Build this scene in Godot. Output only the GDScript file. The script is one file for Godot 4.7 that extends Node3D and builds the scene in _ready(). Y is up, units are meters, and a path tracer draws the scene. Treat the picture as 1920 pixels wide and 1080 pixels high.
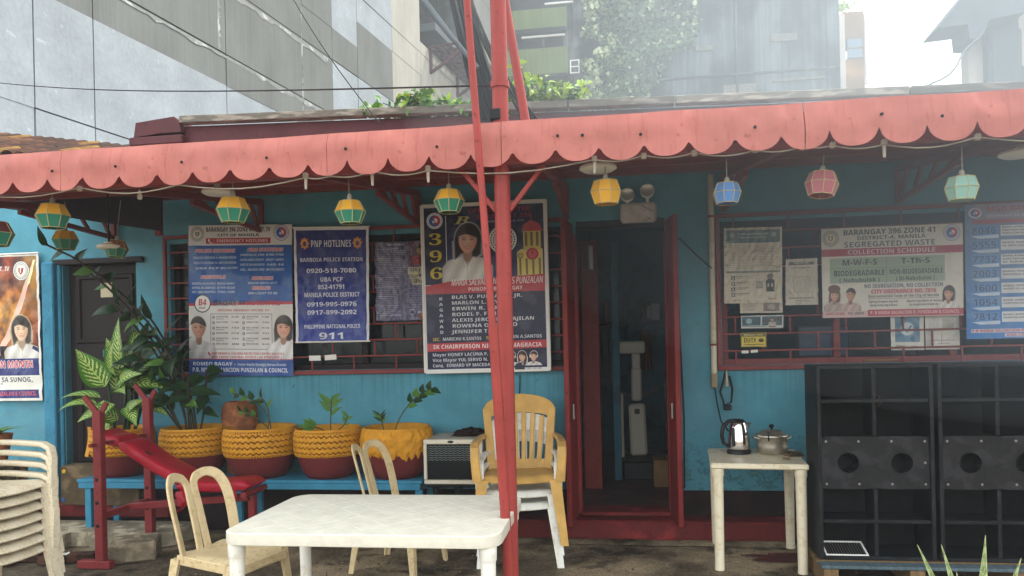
extends Node3D

# ---------------------------------------------------------------- shapes
class Shape:
	var v := PackedVector3Array()
	var n := PackedVector3Array()
	var uv := PackedVector2Array()
	var c := PackedColorArray()
	var col := Color(1, 1, 1)
	var tinted := false
	var xf := Transform3D.IDENTITY
	func t3(a: Vector3, b: Vector3, d: Vector3, na: Vector3, nb: Vector3, nd: Vector3, ua := Vector2.ZERO, ub := Vector2.ZERO, ud := Vector2.ZERO) -> void:
		var f := (b - a).cross(d - a)
		if f.length_squared() < 1e-18:
			return
		if f.dot(na + nb + nd) > 0.0:
			var q := b; b = d; d = q
			q = nb; nb = nd; nd = q
			var w := ub; ub = ud; ud = w
		v.append(xf * a); v.append(xf * b); v.append(xf * d)
		n.append((xf.basis * na).normalized()); n.append((xf.basis * nb).normalized()); n.append((xf.basis * nd).normalized())
		uv.append(ua); uv.append(ub); uv.append(ud)
		c.append(col); c.append(col); c.append(col)
	func quad(a: Vector3, b: Vector3, d: Vector3, e: Vector3, nn := Vector3.ZERO) -> void:
		if nn == Vector3.ZERO:
			nn = (b - a).cross(d - a).normalized()
		t3(a, b, d, nn, nn, nn, Vector2(0, 1), Vector2(1, 1), Vector2(1, 0))
		t3(a, d, e, nn, nn, nn, Vector2(0, 1), Vector2(1, 0), Vector2(0, 0))
	func box(ct: Vector3, s: Vector3, bev := 0.0, bs := Basis.IDENTITY) -> void:
		var h := s * 0.5
		bev = minf(bev, minf(h.x, minf(h.y, h.z)) * 0.95)
		for i in 3:
			var j := (i + 1) % 3
			var k := (i + 2) % 3
			for si in [-1.0, 1.0]:
				var nn := Vector3.ZERO
				nn[i] = si
				var p := []
				for q in [[-1, -1], [1, -1], [1, 1], [-1, 1]]:
					var w := Vector3.ZERO
					w[i] = si * h[i]; w[j] = q[0] * (h[j] - bev); w[k] = q[1] * (h[k] - bev)
					p.append(ct + bs * w)
				quad(p[0], p[1], p[2], p[3], bs * nn)
				if bev > 0.0:
					for sj in [-1.0, 1.0]:
						var e := []
						for q in [[0, -1], [0, 1], [1, 1], [1, -1]]:
							var w := Vector3.ZERO
							w[i] = si * (h[i] - bev * q[0]); w[j] = sj * (h[j] - bev * (1 - q[0])); w[k] = q[1] * (h[k] - bev)
							e.append(ct + bs * w)
						var m := Vector3.ZERO
						m[i] = si; m[j] = sj
						quad(e[0], e[1], e[2], e[3], bs * m.normalized())
		if bev > 0.0:
			for sx in [-1.0, 1.0]:
				for sy in [-1.0, 1.0]:
					for sz in [-1.0, 1.0]:
						var sg := Vector3(sx, sy, sz)
						var p := []
						for i in 3:
							var w := Vector3(sx * (h.x - bev), sy * (h.y - bev), sz * (h.z - bev))
							w[i] = sg[i] * h[i]
							p.append(ct + bs * w)
						var m := bs * sg.normalized()
						t3(p[0], p[1], p[2], m, m, m)
	func beam(a: Vector3, b: Vector3, w: float, h: float, bev := 0.0, upv := Vector3.UP) -> void:
		var z := (b - a).normalized()
		var x := upv.cross(z)
		if x.length() < 0.01:
			x = Vector3.RIGHT.cross(z)
		x = x.normalized()
		box((a + b) * 0.5, Vector3(w, h, a.distance_to(b)), bev, Basis(x, z.cross(x), z))
	func loft(rings: Array, flat := false, caps := true, closed := true) -> void:
		var m: int = rings[0].size()
		var nn := []
		for i in rings.size():
			var r: PackedVector3Array = rings[i]
			var ce := Vector3.ZERO
			for p in r: ce += p
			ce /= m
			var ra: PackedVector3Array = rings[maxi(i - 1, 0)]
			var rb: PackedVector3Array = rings[mini(i + 1, rings.size() - 1)]
			var ns := PackedVector3Array()
			for j in m:
				var al := rb[j] - ra[j]
				var ac := r[(j + 1) % m] - r[(j - 1 + m) % m]
				var q := al.cross(ac)
				if q.length() < 1e-12: q = r[j] - ce
				q = q.normalized()
				if q.dot(r[j] - ce) < 0: q = -q
				ns.append(q)
			nn.append(ns)
		for i in rings.size() - 1:
			var r: PackedVector3Array = rings[i]
			var s: PackedVector3Array = rings[i + 1]
			for j in (m if closed else m - 1):
				var k := (j + 1) % m
				var u0 := float(j) / m
				var u1 := float(j + 1) / m
				var v0 := float(i) / (rings.size() - 1)
				var v1 := float(i + 1) / (rings.size() - 1)
				if flat:
					var f := (r[k] - r[j]).cross(s[j] - r[j])
					if f.length() < 1e-12: f = (s[k] - s[j]).cross(s[j] - r[j])
					f = f.normalized()
					if f.dot(nn[i][j] + nn[i][k] + nn[i + 1][j]) < 0: f = -f
					t3(r[j], r[k], s[k], f, f, f, Vector2(u0, v0), Vector2(u1, v0), Vector2(u1, v1))
					t3(r[j], s[k], s[j], f, f, f, Vector2(u0, v0), Vector2(u1, v1), Vector2(u0, v1))
				else:
					t3(r[j], r[k], s[k], nn[i][j], nn[i][k], nn[i + 1][k], Vector2(u0, v0), Vector2(u1, v0), Vector2(u1, v1))
					t3(r[j], s[k], s[j], nn[i][j], nn[i + 1][k], nn[i + 1][j], Vector2(u0, v0), Vector2(u1, v1), Vector2(u0, v1))
		if caps:
			for e in [0, rings.size() - 1]:
				var r: PackedVector3Array = rings[e]
				var ce := Vector3.ZERO
				for p in r: ce += p
				ce /= m
				var o: PackedVector3Array = rings[1 if e == 0 else e - 1]
				var oc := Vector3.ZERO
				for p in o: oc += p
				var f := (ce - oc / m).normalized()
				for j in m:
					t3(ce, r[j], r[(j + 1) % m], f, f, f)
	func frames(pts: Array) -> Array:
		var out := []
		var x := Vector3.ZERO
		for i in pts.size():
			var t: Vector3 = (pts[mini(i + 1, pts.size() - 1)] - pts[maxi(i - 1, 0)]).normalized()
			if i == 0:
				x = (Vector3.UP if absf(t.y) < 0.9 else Vector3.RIGHT).cross(t).normalized()
			else:
				x = (x - t * x.dot(t)).normalized()
			out.append(Basis(x, t.cross(x), t))
		return out
	func tube(pts: Array, r, sides := 8, caps := true, flat := false) -> void:
		var fr := frames(pts)
		var rings := []
		for i in pts.size():
			var rad: float = r[i] if r is Array else r
			var ring := PackedVector3Array()
			for j in sides:
				var a := TAU * j / sides
				ring.append(pts[i] + fr[i] * Vector3(cos(a) * rad, sin(a) * rad, 0))
			rings.append(ring)
		loft(rings, flat, caps)
	# flat strip along pts: face normals nr, width w (number or array), thickness th
	func ribbon(pts: Array, nr: Array, w, th: float, ch := 0.3) -> void:
		var rings := []
		for i in pts.size():
			var t: Vector3 = (pts[mini(i + 1, pts.size() - 1)] - pts[maxi(i - 1, 0)]).normalized()
			var nn: Vector3 = nr[i]
			nn = (nn - t * nn.dot(t)).normalized()
			var sd := t.cross(nn)
			var hw: float = (w[i] if w is Array else w) * 0.5
			var ht := th * 0.5
			var k := ht * ch * 2.0
			var ring := PackedVector3Array()
			for q in [[hw - k, ht], [-hw + k, ht], [-hw, ht - k], [-hw, -ht + k], [-hw + k, -ht], [hw - k, -ht], [hw, -ht + k], [hw, ht - k]]:
				ring.append(pts[i] + sd * q[0] + nn * q[1])
			rings.append(ring)
		loft(rings, true, true)
	func lathe(prof: Array, segs := 24, o := Vector3.ZERO, bs := Basis.IDENTITY, smooth := true) -> void:
		for i in prof.size() - 1:
			var p: Vector2 = prof[i]
			var q: Vector2 = prof[i + 1]
			var t0 := q - p
			var tp: Vector2 = t0
			var tq: Vector2 = t0
			if smooth:
				if i > 0:
					var pr: Vector2 = p - prof[i - 1]
					if pr.normalized().dot(t0.normalized()) > 0.5: tp = pr.normalized() + t0.normalized()
				if i < prof.size() - 2:
					var nx: Vector2 = prof[i + 2] - q
					if nx.normalized().dot(t0.normalized()) > 0.5: tq = nx.normalized() + t0.normalized()
			for j in segs:
				var a := TAU * j / segs
				var b := TAU * (j + 1) / segs
				var ca := Vector3(cos(a), 0, sin(a))
				var cb := Vector3(cos(b), 0, sin(b))
				var pa := o + bs * (ca * p.x + Vector3.UP * p.y)
				var pb := o + bs * (cb * p.x + Vector3.UP * p.y)
				var qa := o + bs * (ca * q.x + Vector3.UP * q.y)
				var qb := o + bs * (cb * q.x + Vector3.UP * q.y)
				var npa := bs * (ca * tp.y - Vector3.UP * tp.x).normalized()
				var npb := bs * (cb * tp.y - Vector3.UP * tp.x).normalized()
				var nqa := bs * (ca * tq.y - Vector3.UP * tq.x).normalized()
				var nqb := bs * (cb * tq.y - Vector3.UP * tq.x).normalized()
				t3(pa, pb, qb, npa, npb, nqb)
				t3(pa, qb, qa, npa, nqb, nqa)
	# a grid surface f(u, v); th > 0 gives it a back and edges
	func sheet(nu: int, nv: int, f: Callable, th := 0.0) -> void:
		var P := []
		var N := []
		for i in nu + 1:
			var row := PackedVector3Array()
			for j in nv + 1:
				row.append(f.call(float(i) / nu, float(j) / nv))
			P.append(row)
		for i in nu + 1:
			var row := PackedVector3Array()
			for j in nv + 1:
				var du: Vector3 = P[mini(i + 1, nu)][j] - P[maxi(i - 1, 0)][j]
				var dv: Vector3 = P[i][mini(j + 1, nv)] - P[i][maxi(j - 1, 0)]
				var q := du.cross(dv)
				if q.length() < 1e-12: q = Vector3.UP
				row.append(q.normalized())
			N.append(row)
		for i in nu:
			for j in nv:
				var a := Vector2(float(i) / nu, 1.0 - float(j) / nv)
				var b := Vector2(float(i + 1) / nu, 1.0 - float(j) / nv)
				var d := Vector2(float(i + 1) / nu, 1.0 - float(j + 1) / nv)
				var e := Vector2(float(i) / nu, 1.0 - float(j + 1) / nv)
				t3(P[i][j], P[i + 1][j], P[i + 1][j + 1], N[i][j], N[i + 1][j], N[i + 1][j + 1], a, b, d)
				t3(P[i][j], P[i + 1][j + 1], P[i][j + 1], N[i][j], N[i + 1][j + 1], N[i][j + 1], a, d, e)
				if th > 0.0:
					var q := [P[i][j] - N[i][j] * th, P[i + 1][j] - N[i + 1][j] * th, P[i + 1][j + 1] - N[i + 1][j + 1] * th, P[i][j + 1] - N[i][j + 1] * th]
					t3(q[0], q[1], q[2], -N[i][j], -N[i + 1][j], -N[i + 1][j + 1], a, b, d)
					t3(q[0], q[2], q[3], -N[i][j], -N[i + 1][j + 1], -N[i][j + 1], a, d, e)
		if th > 0.0:
			for i in nu:
				for j in [0, nv]:
					var a: Vector3 = P[i][j]
					var b: Vector3 = P[i + 1][j]
					var inn: Vector3 = P[i][1 if j == 0 else nv - 1]
					var out := (a - inn).normalized()
					quad(a, b, b - N[i + 1][j] * th, a - N[i][j] * th, out)
			for j in nv:
				for i in [0, nu]:
					var a: Vector3 = P[i][j]
					var b: Vector3 = P[i][j + 1]
					var inn: Vector3 = P[1 if i == 0 else nu - 1][j]
					var out := (a - inn).normalized()
					quad(a, b, b - N[i][j + 1] * th, a - N[i][j] * th, out)
	# polygon (x, y) pushed out along z from z0 to z1, in basis bs at o
	func prism(poly: PackedVector2Array, z0: float, z1: float, o := Vector3.ZERO, bs := Basis.IDENTITY) -> void:
		var ix := Geometry2D.triangulate_polygon(poly)
		for zz in [z0, z1]:
			var nn := bs * Vector3(0, 0, 1.0 if zz == maxf(z0, z1) else -1.0)
			for i in range(0, ix.size(), 3):
				var p := []
				for k in 3:
					p.append(o + bs * Vector3(poly[ix[i + k]].x, poly[ix[i + k]].y, zz))
				t3(p[0], p[1], p[2], nn, nn, nn)
		var cw := Geometry2D.is_polygon_clockwise(poly)
		for i in poly.size():
			var a := poly[i]
			var b := poly[(i + 1) % poly.size()]
			var d := b - a
			var nn := bs * (Vector3(-d.y, d.x, 0) if cw else Vector3(d.y, -d.x, 0)).normalized()
			quad(o + bs * Vector3(a.x, a.y, z0), o + bs * Vector3(b.x, b.y, z0), o + bs * Vector3(b.x, b.y, z1), o + bs * Vector3(a.x, a.y, z1), nn)
	# rectangle with a round hole, in the xy plane, thickness th towards -z
	func holed(ct: Vector3, w: float, h: float, r: float, th: float, segs := 32) -> void:
		for j in segs:
			var p := []
			for q in 2:
				var a := TAU * (j + q) / segs
				var d := Vector2(cos(a), sin(a))
				var k := minf(w * 0.5 / maxf(absf(d.x), 1e-6), h * 0.5 / maxf(absf(d.y), 1e-6))
				p.append([d * r, d * k])
			var A := ct + Vector3(p[0][0].x, p[0][0].y, 0)
			var B := ct + Vector3(p[1][0].x, p[1][0].y, 0)
			var C := ct + Vector3(p[1][1].x, p[1][1].y, 0)
			var D := ct + Vector3(p[0][1].x, p[0][1].y, 0)
			var bk := Vector3(0, 0, -th)
			quad(A, B, C, D, Vector3.BACK)
			quad(A + bk, B + bk, C + bk, D + bk, Vector3.FORWARD)
			quad(A, B, B + bk, A + bk, (ct - A).normalized())
	func mesh() -> ArrayMesh:
		var a := []
		a.resize(Mesh.ARRAY_MAX)
		a[Mesh.ARRAY_VERTEX] = v
		a[Mesh.ARRAY_NORMAL] = n
		a[Mesh.ARRAY_TEX_UV] = uv
		if tinted: a[Mesh.ARRAY_COLOR] = c
		var m := ArrayMesh.new()
		m.add_surface_from_arrays(Mesh.PRIMITIVE_TRIANGLES, a)
		return m

# ---------------------------------------------------------------- scene tree helpers
var used := {}
var rng := RandomNumberGenerator.new()

func numbered(s: String) -> String:
	if not used.has(s):
		used[s] = 0
		return s
	used[s] += 1
	return "%s_%03d" % [s, used[s]]

func tag(o: Node, label: String, category: String, group := "", kind := "") -> Node:
	if label: o.set_meta("label", label)
	if category: o.set_meta("category", category)
	if group: o.set_meta("group", group)
	if kind: o.set_meta("kind", kind)
	return o

func thing(called: String, label: String, category: String, at := Vector3.ZERO, turn := 0.0, group := "") -> Node3D:
	var o := Node3D.new()
	o.name = numbered(called)
	add_child(o)
	o.position = at
	o.rotation.y = turn
	tag(o, label, category, group)
	return o

func obj(called: String, s: Shape, m: Material, parent: Node = null) -> MeshInstance3D:
	var o := MeshInstance3D.new()
	o.mesh = s.mesh()
	o.mesh.surface_set_material(0, m)
	if parent == null:
		o.name = numbered(called)
		add_child(o)
	else:
		o.name = called
		parent.add_child(o, true)
	return o

func inst(called: String, me: Mesh, parent: Node, xf := Transform3D.IDENTITY) -> MeshInstance3D:
	var o := MeshInstance3D.new()
	o.mesh = me
	o.name = called
	parent.add_child(o, true)
	o.transform = xf
	return o

func dup(root: Node3D, at: Vector3, turn: float, label: String) -> Node3D:
	var r: Node3D = root.duplicate()
	r.name = numbered(String(root.name).rstrip("0123456789").rstrip("_"))
	add_child(r)
	r.position = at
	r.rotation = Vector3(0, turn, 0)
	r.scale = root.scale
	r.set_meta("label", label)
	return r

func struct(o: Node) -> Node:
	o.set_meta("kind", "structure")
	return o

# ---------------------------------------------------------------- materials and textures
var T := {}

func noise_bytes(size: int, freq: float, octaves: int, sd: int) -> PackedByteArray:
	var f := FastNoiseLite.new()
	f.noise_type = FastNoiseLite.TYPE_SIMPLEX_SMOOTH
	f.seed = sd
	f.frequency = freq
	f.fractal_octaves = octaves
	var im := f.get_seamless_image(size, size)
	im.convert(Image.FORMAT_L8)
	return im.get_data()

func grey_tex(size: int, fn: Callable) -> ImageTexture:
	var b := PackedByteArray()
	b.resize(size * size)
	for y in size:
		for x in size:
			b[y * size + x] = int(clampf(fn.call(x, y), 0.0, 1.0) * 255.0)
	return ImageTexture.create_from_image(Image.create_from_data(size, size, false, Image.FORMAT_L8, b))

func rgb_tex(size: int, fn: Callable) -> ImageTexture:
	var b := PackedByteArray()
	b.resize(size * size * 3)
	for y in size:
		for x in size:
			var q: Color = fn.call(x, y)
			var i := (y * size + x) * 3
			b[i] = int(clampf(q.r, 0, 1) * 255.0); b[i + 1] = int(clampf(q.g, 0, 1) * 255.0); b[i + 2] = int(clampf(q.b, 0, 1) * 255.0)
	return ImageTexture.create_from_image(Image.create_from_data(size, size, false, Image.FORMAT_RGB8, b))

func make_textures() -> void:
	var A := noise_bytes(512, 0.008, 5, 11)
	var B := noise_bytes(512, 0.03, 4, 12)
	var C := noise_bytes(512, 0.12, 3, 13)
	var D := noise_bytes(512, 0.3, 2, 14)
	var S := 512
	# soft variation of a painted surface
	T.mottle = grey_tex(S, func(x, y): return 0.80 + 0.18 * (A[y * S + x] / 255.0) + 0.07 * (C[y * S + x] / 255.0 - 0.5))
	# blotchy dirt on plastic
	T.dirt = rgb_tex(S, func(x, y):
		var i: int = y * S + x
		var d := smoothstep(0.52, 0.80, A[i] / 510.0 + B[i] / 510.0 + (C[i] / 255.0 - 0.5) * 0.25)
		return Color(1, 1, 1).lerp(Color(0.80, 0.72, 0.60), d * 0.45) * (0.95 + 0.05 * D[i] / 255.0))
	# peeling, stained wall paint
	T.wall = rgb_tex(S, func(x, y):
		var i: int = y * S + x
		var st: float = B[((y / 7) % S) * S + x] / 255.0
		var k := 0.86 + 0.12 * (A[i] / 255.0) + 0.05 * (st - 0.5)
		var rub := smoothstep(0.56, 0.72, A[((y + 211) % S) * S + (x + 90) % S] / 255.0 * 0.5 + B[((y + 31) % S) * S + (x + 300) % S] / 255.0 * 0.5)
		k -= 0.16 * rub
		var drip := smoothstep(0.66, 0.8, C[((y / 60) % S) * S + x] / 255.0) * smoothstep(0.5, 0.62, B[((y / 3) % S) * S + x] / 255.0)
		k -= 0.12 * drip
		var speck := smoothstep(0.78, 0.86, C[i] / 255.0) * smoothstep(0.5, 0.7, A[((y + 97) % S) * S + x] / 255.0)
		return (Color(1, 1, 1) * k).lerp(Color(0.55, 0.52, 0.48), speck * 0.6))
	# even trowelled plaster, faint clouds and hairline scratches
	T.plaster = grey_tex(S, func(x, y):
		var i: int = y * S + x
		var sc := smoothstep(0.80, 0.88, C[i] / 255.0) * smoothstep(0.5, 0.62, B[((y + 60) % S) * S + x] / 255.0)
		return 0.89 + 0.07 * (A[i] / 255.0) + 0.05 * (B[i] / 255.0 - 0.5) + 0.03 * (C[i] / 255.0 - 0.5) + 0.10 * sc)
	T.grime = rgb_tex(S, func(x, y):
		var i: int = y * S + x
		var d := smoothstep(0.46, 0.78, A[i] / 255.0 * 0.45 + B[i] / 255.0 * 0.35 + C[i] / 255.0 * 0.2)
		var s2 := smoothstep(0.74, 0.82, C[((y + 91) % S) * S + x] / 255.0)
		return Color(1, 1, 1).lerp(Color(0.74, 0.66, 0.53), d * 0.5).lerp(Color(0.5, 0.42, 0.33), s2 * 0.3))
	T.stucco = grey_tex(S, func(x, y):
		var i: int = y * S + x
		var br: float = C[((y + x / 3) / 3 % S) * S + ((x + 7 * (A[i] / 40)) % S)] / 255.0
		var sc := smoothstep(0.82, 0.9, B[((y + 60) % S) * S + x] / 255.0)
		return 0.80 + 0.14 * (A[i] / 255.0) + 0.07 * (br - 0.5) + 0.05 * (C[i] / 255.0 - 0.5) + 0.12 * sc)
	T.stain = grey_tex(S, func(x, y):
		var i: int = y * S + x
		var v: float = C[((y / 40) % S) * S + x] / 255.0
		var w: float = B[((y / 14) % S) * S + x] / 255.0
		var bl := smoothstep(0.35, 0.68, A[i] / 255.0)
		return 0.30 + 0.42 * bl + 0.42 * (v - 0.4) + 0.40 * (w - 0.4) + 0.08 * (D[i] / 255.0 - 0.5) + 0.1 * (B[i] / 255.0 - 0.4))
	# rain streaks on concrete (fast across, slow down)
	T.streak = grey_tex(S, func(x, y):
		var a: float = C[((y / 24) % S) * S + x] / 255.0
		var b: float = B[((y / 9) % S) * S + ((x * 2) % S)] / 255.0
		return 0.78 + 0.07 * a + 0.06 * b + 0.12 * (A[y * S + x] / 255.0 - 0.3) + 0.04 * (D[y * S + x] / 255.0 - 0.5))
	T.concrete = grey_tex(S, func(x, y):
		var i: int = y * S + x
		var bl := smoothstep(0.45, 0.75, A[i] / 255.0)
		return 0.66 + 0.24 * bl + 0.10 * (B[i] / 255.0 - 0.5) + 0.08 * (C[i] / 255.0 - 0.5) + 0.05 * (D[i] / 255.0 - 0.5))
	T.relief = grey_tex(S, func(x, y):
		var i: int = y * S + x
		return 0.5 * A[i] / 255.0 + 0.3 * B[i] / 255.0 + 0.2 * C[i] / 255.0)
	T.fine = grey_tex(S, func(x, y): return 0.5 * C[y * S + x] / 255.0 + 0.5 * D[y * S + x] / 255.0)
	# rusty, chipped steel paint
	T.chip = rgb_tex(S, func(x, y):
		var i: int = y * S + x
		var r := smoothstep(0.70, 0.78, B[i] / 255.0 * 0.6 + C[i] / 255.0 * 0.4)
		return (Color(1, 1, 1) * (0.86 + 0.14 * A[i] / 255.0)).lerp(Color(0.45, 0.33, 0.28), r * 0.7))
	# faded sheet metal: pale wash, small flakes
	T.faded = rgb_tex(S, func(x, y):
		var i: int = y * S + x
		var q := Color(1, 1, 1) * (0.84 + 0.10 * (A[i] / 255.0) + 0.05 * (B[i] / 255.0 - 0.5) + 0.04 * (C[((y / 18) % S) * S + x] / 255.0 - 0.5))
		var fl := smoothstep(0.86, 0.90, C[i] / 255.0) * smoothstep(0.55, 0.7, B[((y + 31) % S) * S + x] / 255.0)
		q = q.lerp(Color(1.0, 0.98, 0.95), fl * 0.5)
		var dk := smoothstep(0.80, 0.9, B[((y + 200) % S) * S + ((x + 77) % S)] / 255.0)
		var rust := smoothstep(0.62, 0.72, C[((y / 10) % S) * S + x] / 255.0 * 0.5 + B[((y / 4 + 90) % S) * S + x] / 255.0 * 0.5)
		return q.lerp(Color(0.55, 0.45, 0.42), dk * 0.35).lerp(Color(0.62, 0.46, 0.40), rust * 0.18))
	# old wood
	T.wood = grey_tex(S, func(x, y):
		var a: float = C[((y / 20) % S) * S + x] / 255.0
		var b: float = D[((y / 12) % S) * S + x] / 255.0
		return 0.6 + 0.25 * a + 0.15 * b)
	# worn ground: cement with exposed grit, damp patches and pale scuffs
	var G := 1024
	var ga := noise_bytes(G, 0.004, 5, 21)
	var gb := noise_bytes(G, 0.02, 4, 22)
	var gc := noise_bytes(G, 0.10, 3, 23)
	var gd := noise_bytes(G, 0.33, 2, 24)
	T.ground = rgb_tex(G, func(x, y):
		var i: int = y * G + x
		var k := 0.42 + 0.30 * smoothstep(0.35, 0.7, ga[i] / 255.0) + 0.20 * (gb[i] / 255.0 - 0.5) + 0.16 * (gc[i] / 255.0 - 0.5)
		var q := Color(k, k * 0.95, k * 0.87)
		var grit := gd[i] / 255.0
		q = q.lerp(Color(0.12, 0.11, 0.10), smoothstep(0.62, 0.75, grit) * 0.5)
		q = q.lerp(Color(0.95, 0.92, 0.86), smoothstep(0.72, 0.80, gd[((y + 300) % G) * G + (x + 411) % G] / 255.0) * 0.45)
		var damp := smoothstep(0.55, 0.72, gb[((y + 500) % G) * G + x] / 255.0 * 0.5 + ga[((y + 100) % G) * G + x] / 255.0 * 0.5)
		return q * (1.0 - 0.45 * damp))
	T.grit = grey_tex(G, func(x, y):
		var i: int = y * G + x
		return 0.35 * gb[i] / 255.0 + 0.35 * gc[i] / 255.0 + 0.3 * gd[i] / 255.0)
	T.fabric = T.fine

# hex is the sRGB colour of the thing itself
func mat(hex: String, rough := 0.6, o := {}) -> StandardMaterial3D:
	var m := StandardMaterial3D.new()
	m.albedo_color = Color(hex)
	m.roughness = rough
	m.metallic = o.get("metal", 0.0)
	m.metallic_specular = o.get("spec", 0.3)
	if o.has("tex"):
		m.albedo_texture = T[o.tex] if o.tex is String else o.tex
	if o.has("scale"):
		m.uv1_triplanar = true
		m.uv1_world_triplanar = o.get("world", false)
		m.uv1_scale = o.scale if o.scale is Vector3 else Vector3.ONE * o.scale
	if o.has("bump"):
		m.heightmap_enabled = true
		m.heightmap_texture = T[o.bump]
		m.heightmap_scale = o.get("depth", 0.3)
	if o.has("coat"):
		m.clearcoat_enabled = true
		m.clearcoat = o.coat
		m.clearcoat_roughness = o.get("coat_rough", 0.1)
	if o.has("back"):
		m.backlight_enabled = true
		m.backlight = Color(o.back)
	if o.get("vcol", false):
		m.vertex_color_use_as_albedo = true
	m.cull_mode = BaseMaterial3D.CULL_DISABLED
	return m

# ---------------------------------------------------------------- prints (flat lettering and pictures)
var glyphs := {}
var fonts := {}

func font_rid(style: String) -> RID:
	if not fonts.has(style):
		var f := SystemFont.new()
		f.font_names = PackedStringArray(["Droid Serif" if style == "serif" else "Droid Sans Mono" if style == "mono" else "Droid Sans"])
		f.font_weight = 400 if style in ["mono", "light"] else 700
		fonts[style] = f
	return fonts[style].get_rids()[0]

func glyph(style: String, ch: int) -> Array:
	var key := style + str(ch)
	if not glyphs.has(key):
		var ts := TextServerManager.get_primary_interface()
		var r := font_rid(style)
		var sz := Vector2i(64, 0)
		var gi := ts.font_get_glyph_index(r, 64, ch, 0)
		ts.font_render_glyph(r, sz, gi)
		var rc := ts.font_get_glyph_uv_rect(r, sz, gi)
		var im: Image = null
		if rc.size.x > 0:
			im = ts.font_get_texture_image(r, sz, ts.font_get_glyph_texture_idx(r, sz, gi)).get_region(Rect2i(rc))
			im.convert(Image.FORMAT_RGBA8)
		glyphs[key] = [ts.font_get_glyph_advance(r, 64, gi).x, ts.font_get_glyph_offset(r, sz, gi), im]
	return glyphs[key]

# h: cap height in pixels; w: fitted width (0 = natural); al: 0 left, 0.5 centre, 1 right; (x, y) top of the capitals
func txt(im: Image, s: String, x: float, y: float, h: float, color: Color, w := 0.0, al := 0.0, style := "bold", slant := 0.0) -> void:
	var adv := 0.0
	for i in s.length():
		adv += glyph(style, s.unicode_at(i))[0]
	var pad := 6
	var line := Image.create(int(adv) + pad * 2 + int(64 * slant) + 2, 84, false, Image.FORMAT_RGBA8)
	line.fill(Color(1, 1, 1, 0))
	var px := float(pad)
	for i in s.length():
		var g := glyph(style, s.unicode_at(i))
		if g[2] != null:
			line.blend_rect(g[2], Rect2i(Vector2i.ZERO, g[2].get_size()), Vector2i(int(px + g[1].x), int(58 + g[1].y)))
		px += g[0]
	if slant > 0.0:
		var sl := Image.create(line.get_width(), line.get_height(), false, Image.FORMAT_RGBA8)
		sl.fill(Color(1, 1, 1, 0))
		for yy in line.get_height():
			sl.blit_rect(line, Rect2i(0, yy, line.get_width(), 1), Vector2i(int((58 - yy) * slant), yy))
		line = sl
	var k := h / 46.0
	var kx := k if w <= 0.0 else w / maxf(adv, 1.0)
	var W := maxi(1, int(line.get_width() * kx))
	var H := maxi(1, int(line.get_height() * k))
	line.resize(W, H, Image.INTERPOLATE_TRILINEAR if k < 0.6 else Image.INTERPOLATE_CUBIC)
	var b := line.get_data()
	var r := int(color.r * 255); var g2 := int(color.g * 255); var bl := int(color.b * 255)
	for i in range(0, b.size(), 4):
		b[i] = r; b[i + 1] = g2; b[i + 2] = bl
	line = Image.create_from_data(W, H, false, Image.FORMAT_RGBA8, b)
	im.blend_rect(line, Rect2i(0, 0, W, H), Vector2i(int(x - al * adv * kx - pad * kx), int(y - 12.0 * k)))

func page(w: int, h: int, color: String) -> Image:
	var im := Image.create(w, h, false, Image.FORMAT_RGBA8)
	im.fill(Color(color))
	return im

func bar(im: Image, x: float, y: float, w: float, h: float, color) -> void:
	im.fill_rect(Rect2i(int(x), int(y), int(w), int(h)), Color(color))

func oval(im: Image, cx: float, cy: float, rx: float, ry: float, color, cut := -2.0, cut2 := 2.0) -> void:
	var q := Color(color)
	for y in range(maxi(0, int(cy - ry - 1)), mini(im.get_height(), int(cy + ry + 2))):
		var dy := (y + 0.5 - cy) / ry
		if dy < cut or dy > cut2 or absf(dy) > 1.0:
			continue
		var hw := rx * sqrt(1.0 - dy * dy)
		var x0 := maxi(0, int(round(cx - hw)))
		var x1 := mini(im.get_width(), int(round(cx + hw)))
		if x1 > x0:
			im.fill_rect(Rect2i(x0, y, x1 - x0, 1), q)

func ring(im: Image, cx: float, cy: float, r0: float, r1: float, a, b) -> void:
	oval(im, cx, cy, r1, r1, a)
	oval(im, cx, cy, r0, r0, b)

func poly(im: Image, pts: Array, color) -> void:
	var q := Color(color)
	var lo := INF
	var hi := -INF
	for p in pts:
		lo = minf(lo, p[1]); hi = maxf(hi, p[1])
	for y in range(maxi(0, int(lo)), mini(im.get_height(), int(hi) + 1)):
		var xs := []
		for i in pts.size():
			var a = pts[i]
			var b = pts[(i + 1) % pts.size()]
			var yy := y + 0.5
			if (a[1] <= yy) != (b[1] <= yy):
				xs.append(a[0] + (b[0] - a[0]) * (yy - a[1]) / (b[1] - a[1]))
		xs.sort()
		for i in range(0, xs.size() - 1, 2):
			var x0 := maxi(0, int(round(xs[i])))
			var x1 := mini(im.get_width(), int(round(xs[i + 1])))
			if x1 > x0:
				im.fill_rect(Rect2i(x0, y, x1 - x0, 1), q)

# a printed head-and-shoulders picture, s = head height
func sm(e: float, d: float) -> float:
	return 1.0 - smoothstep(-e, e, d)

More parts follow.
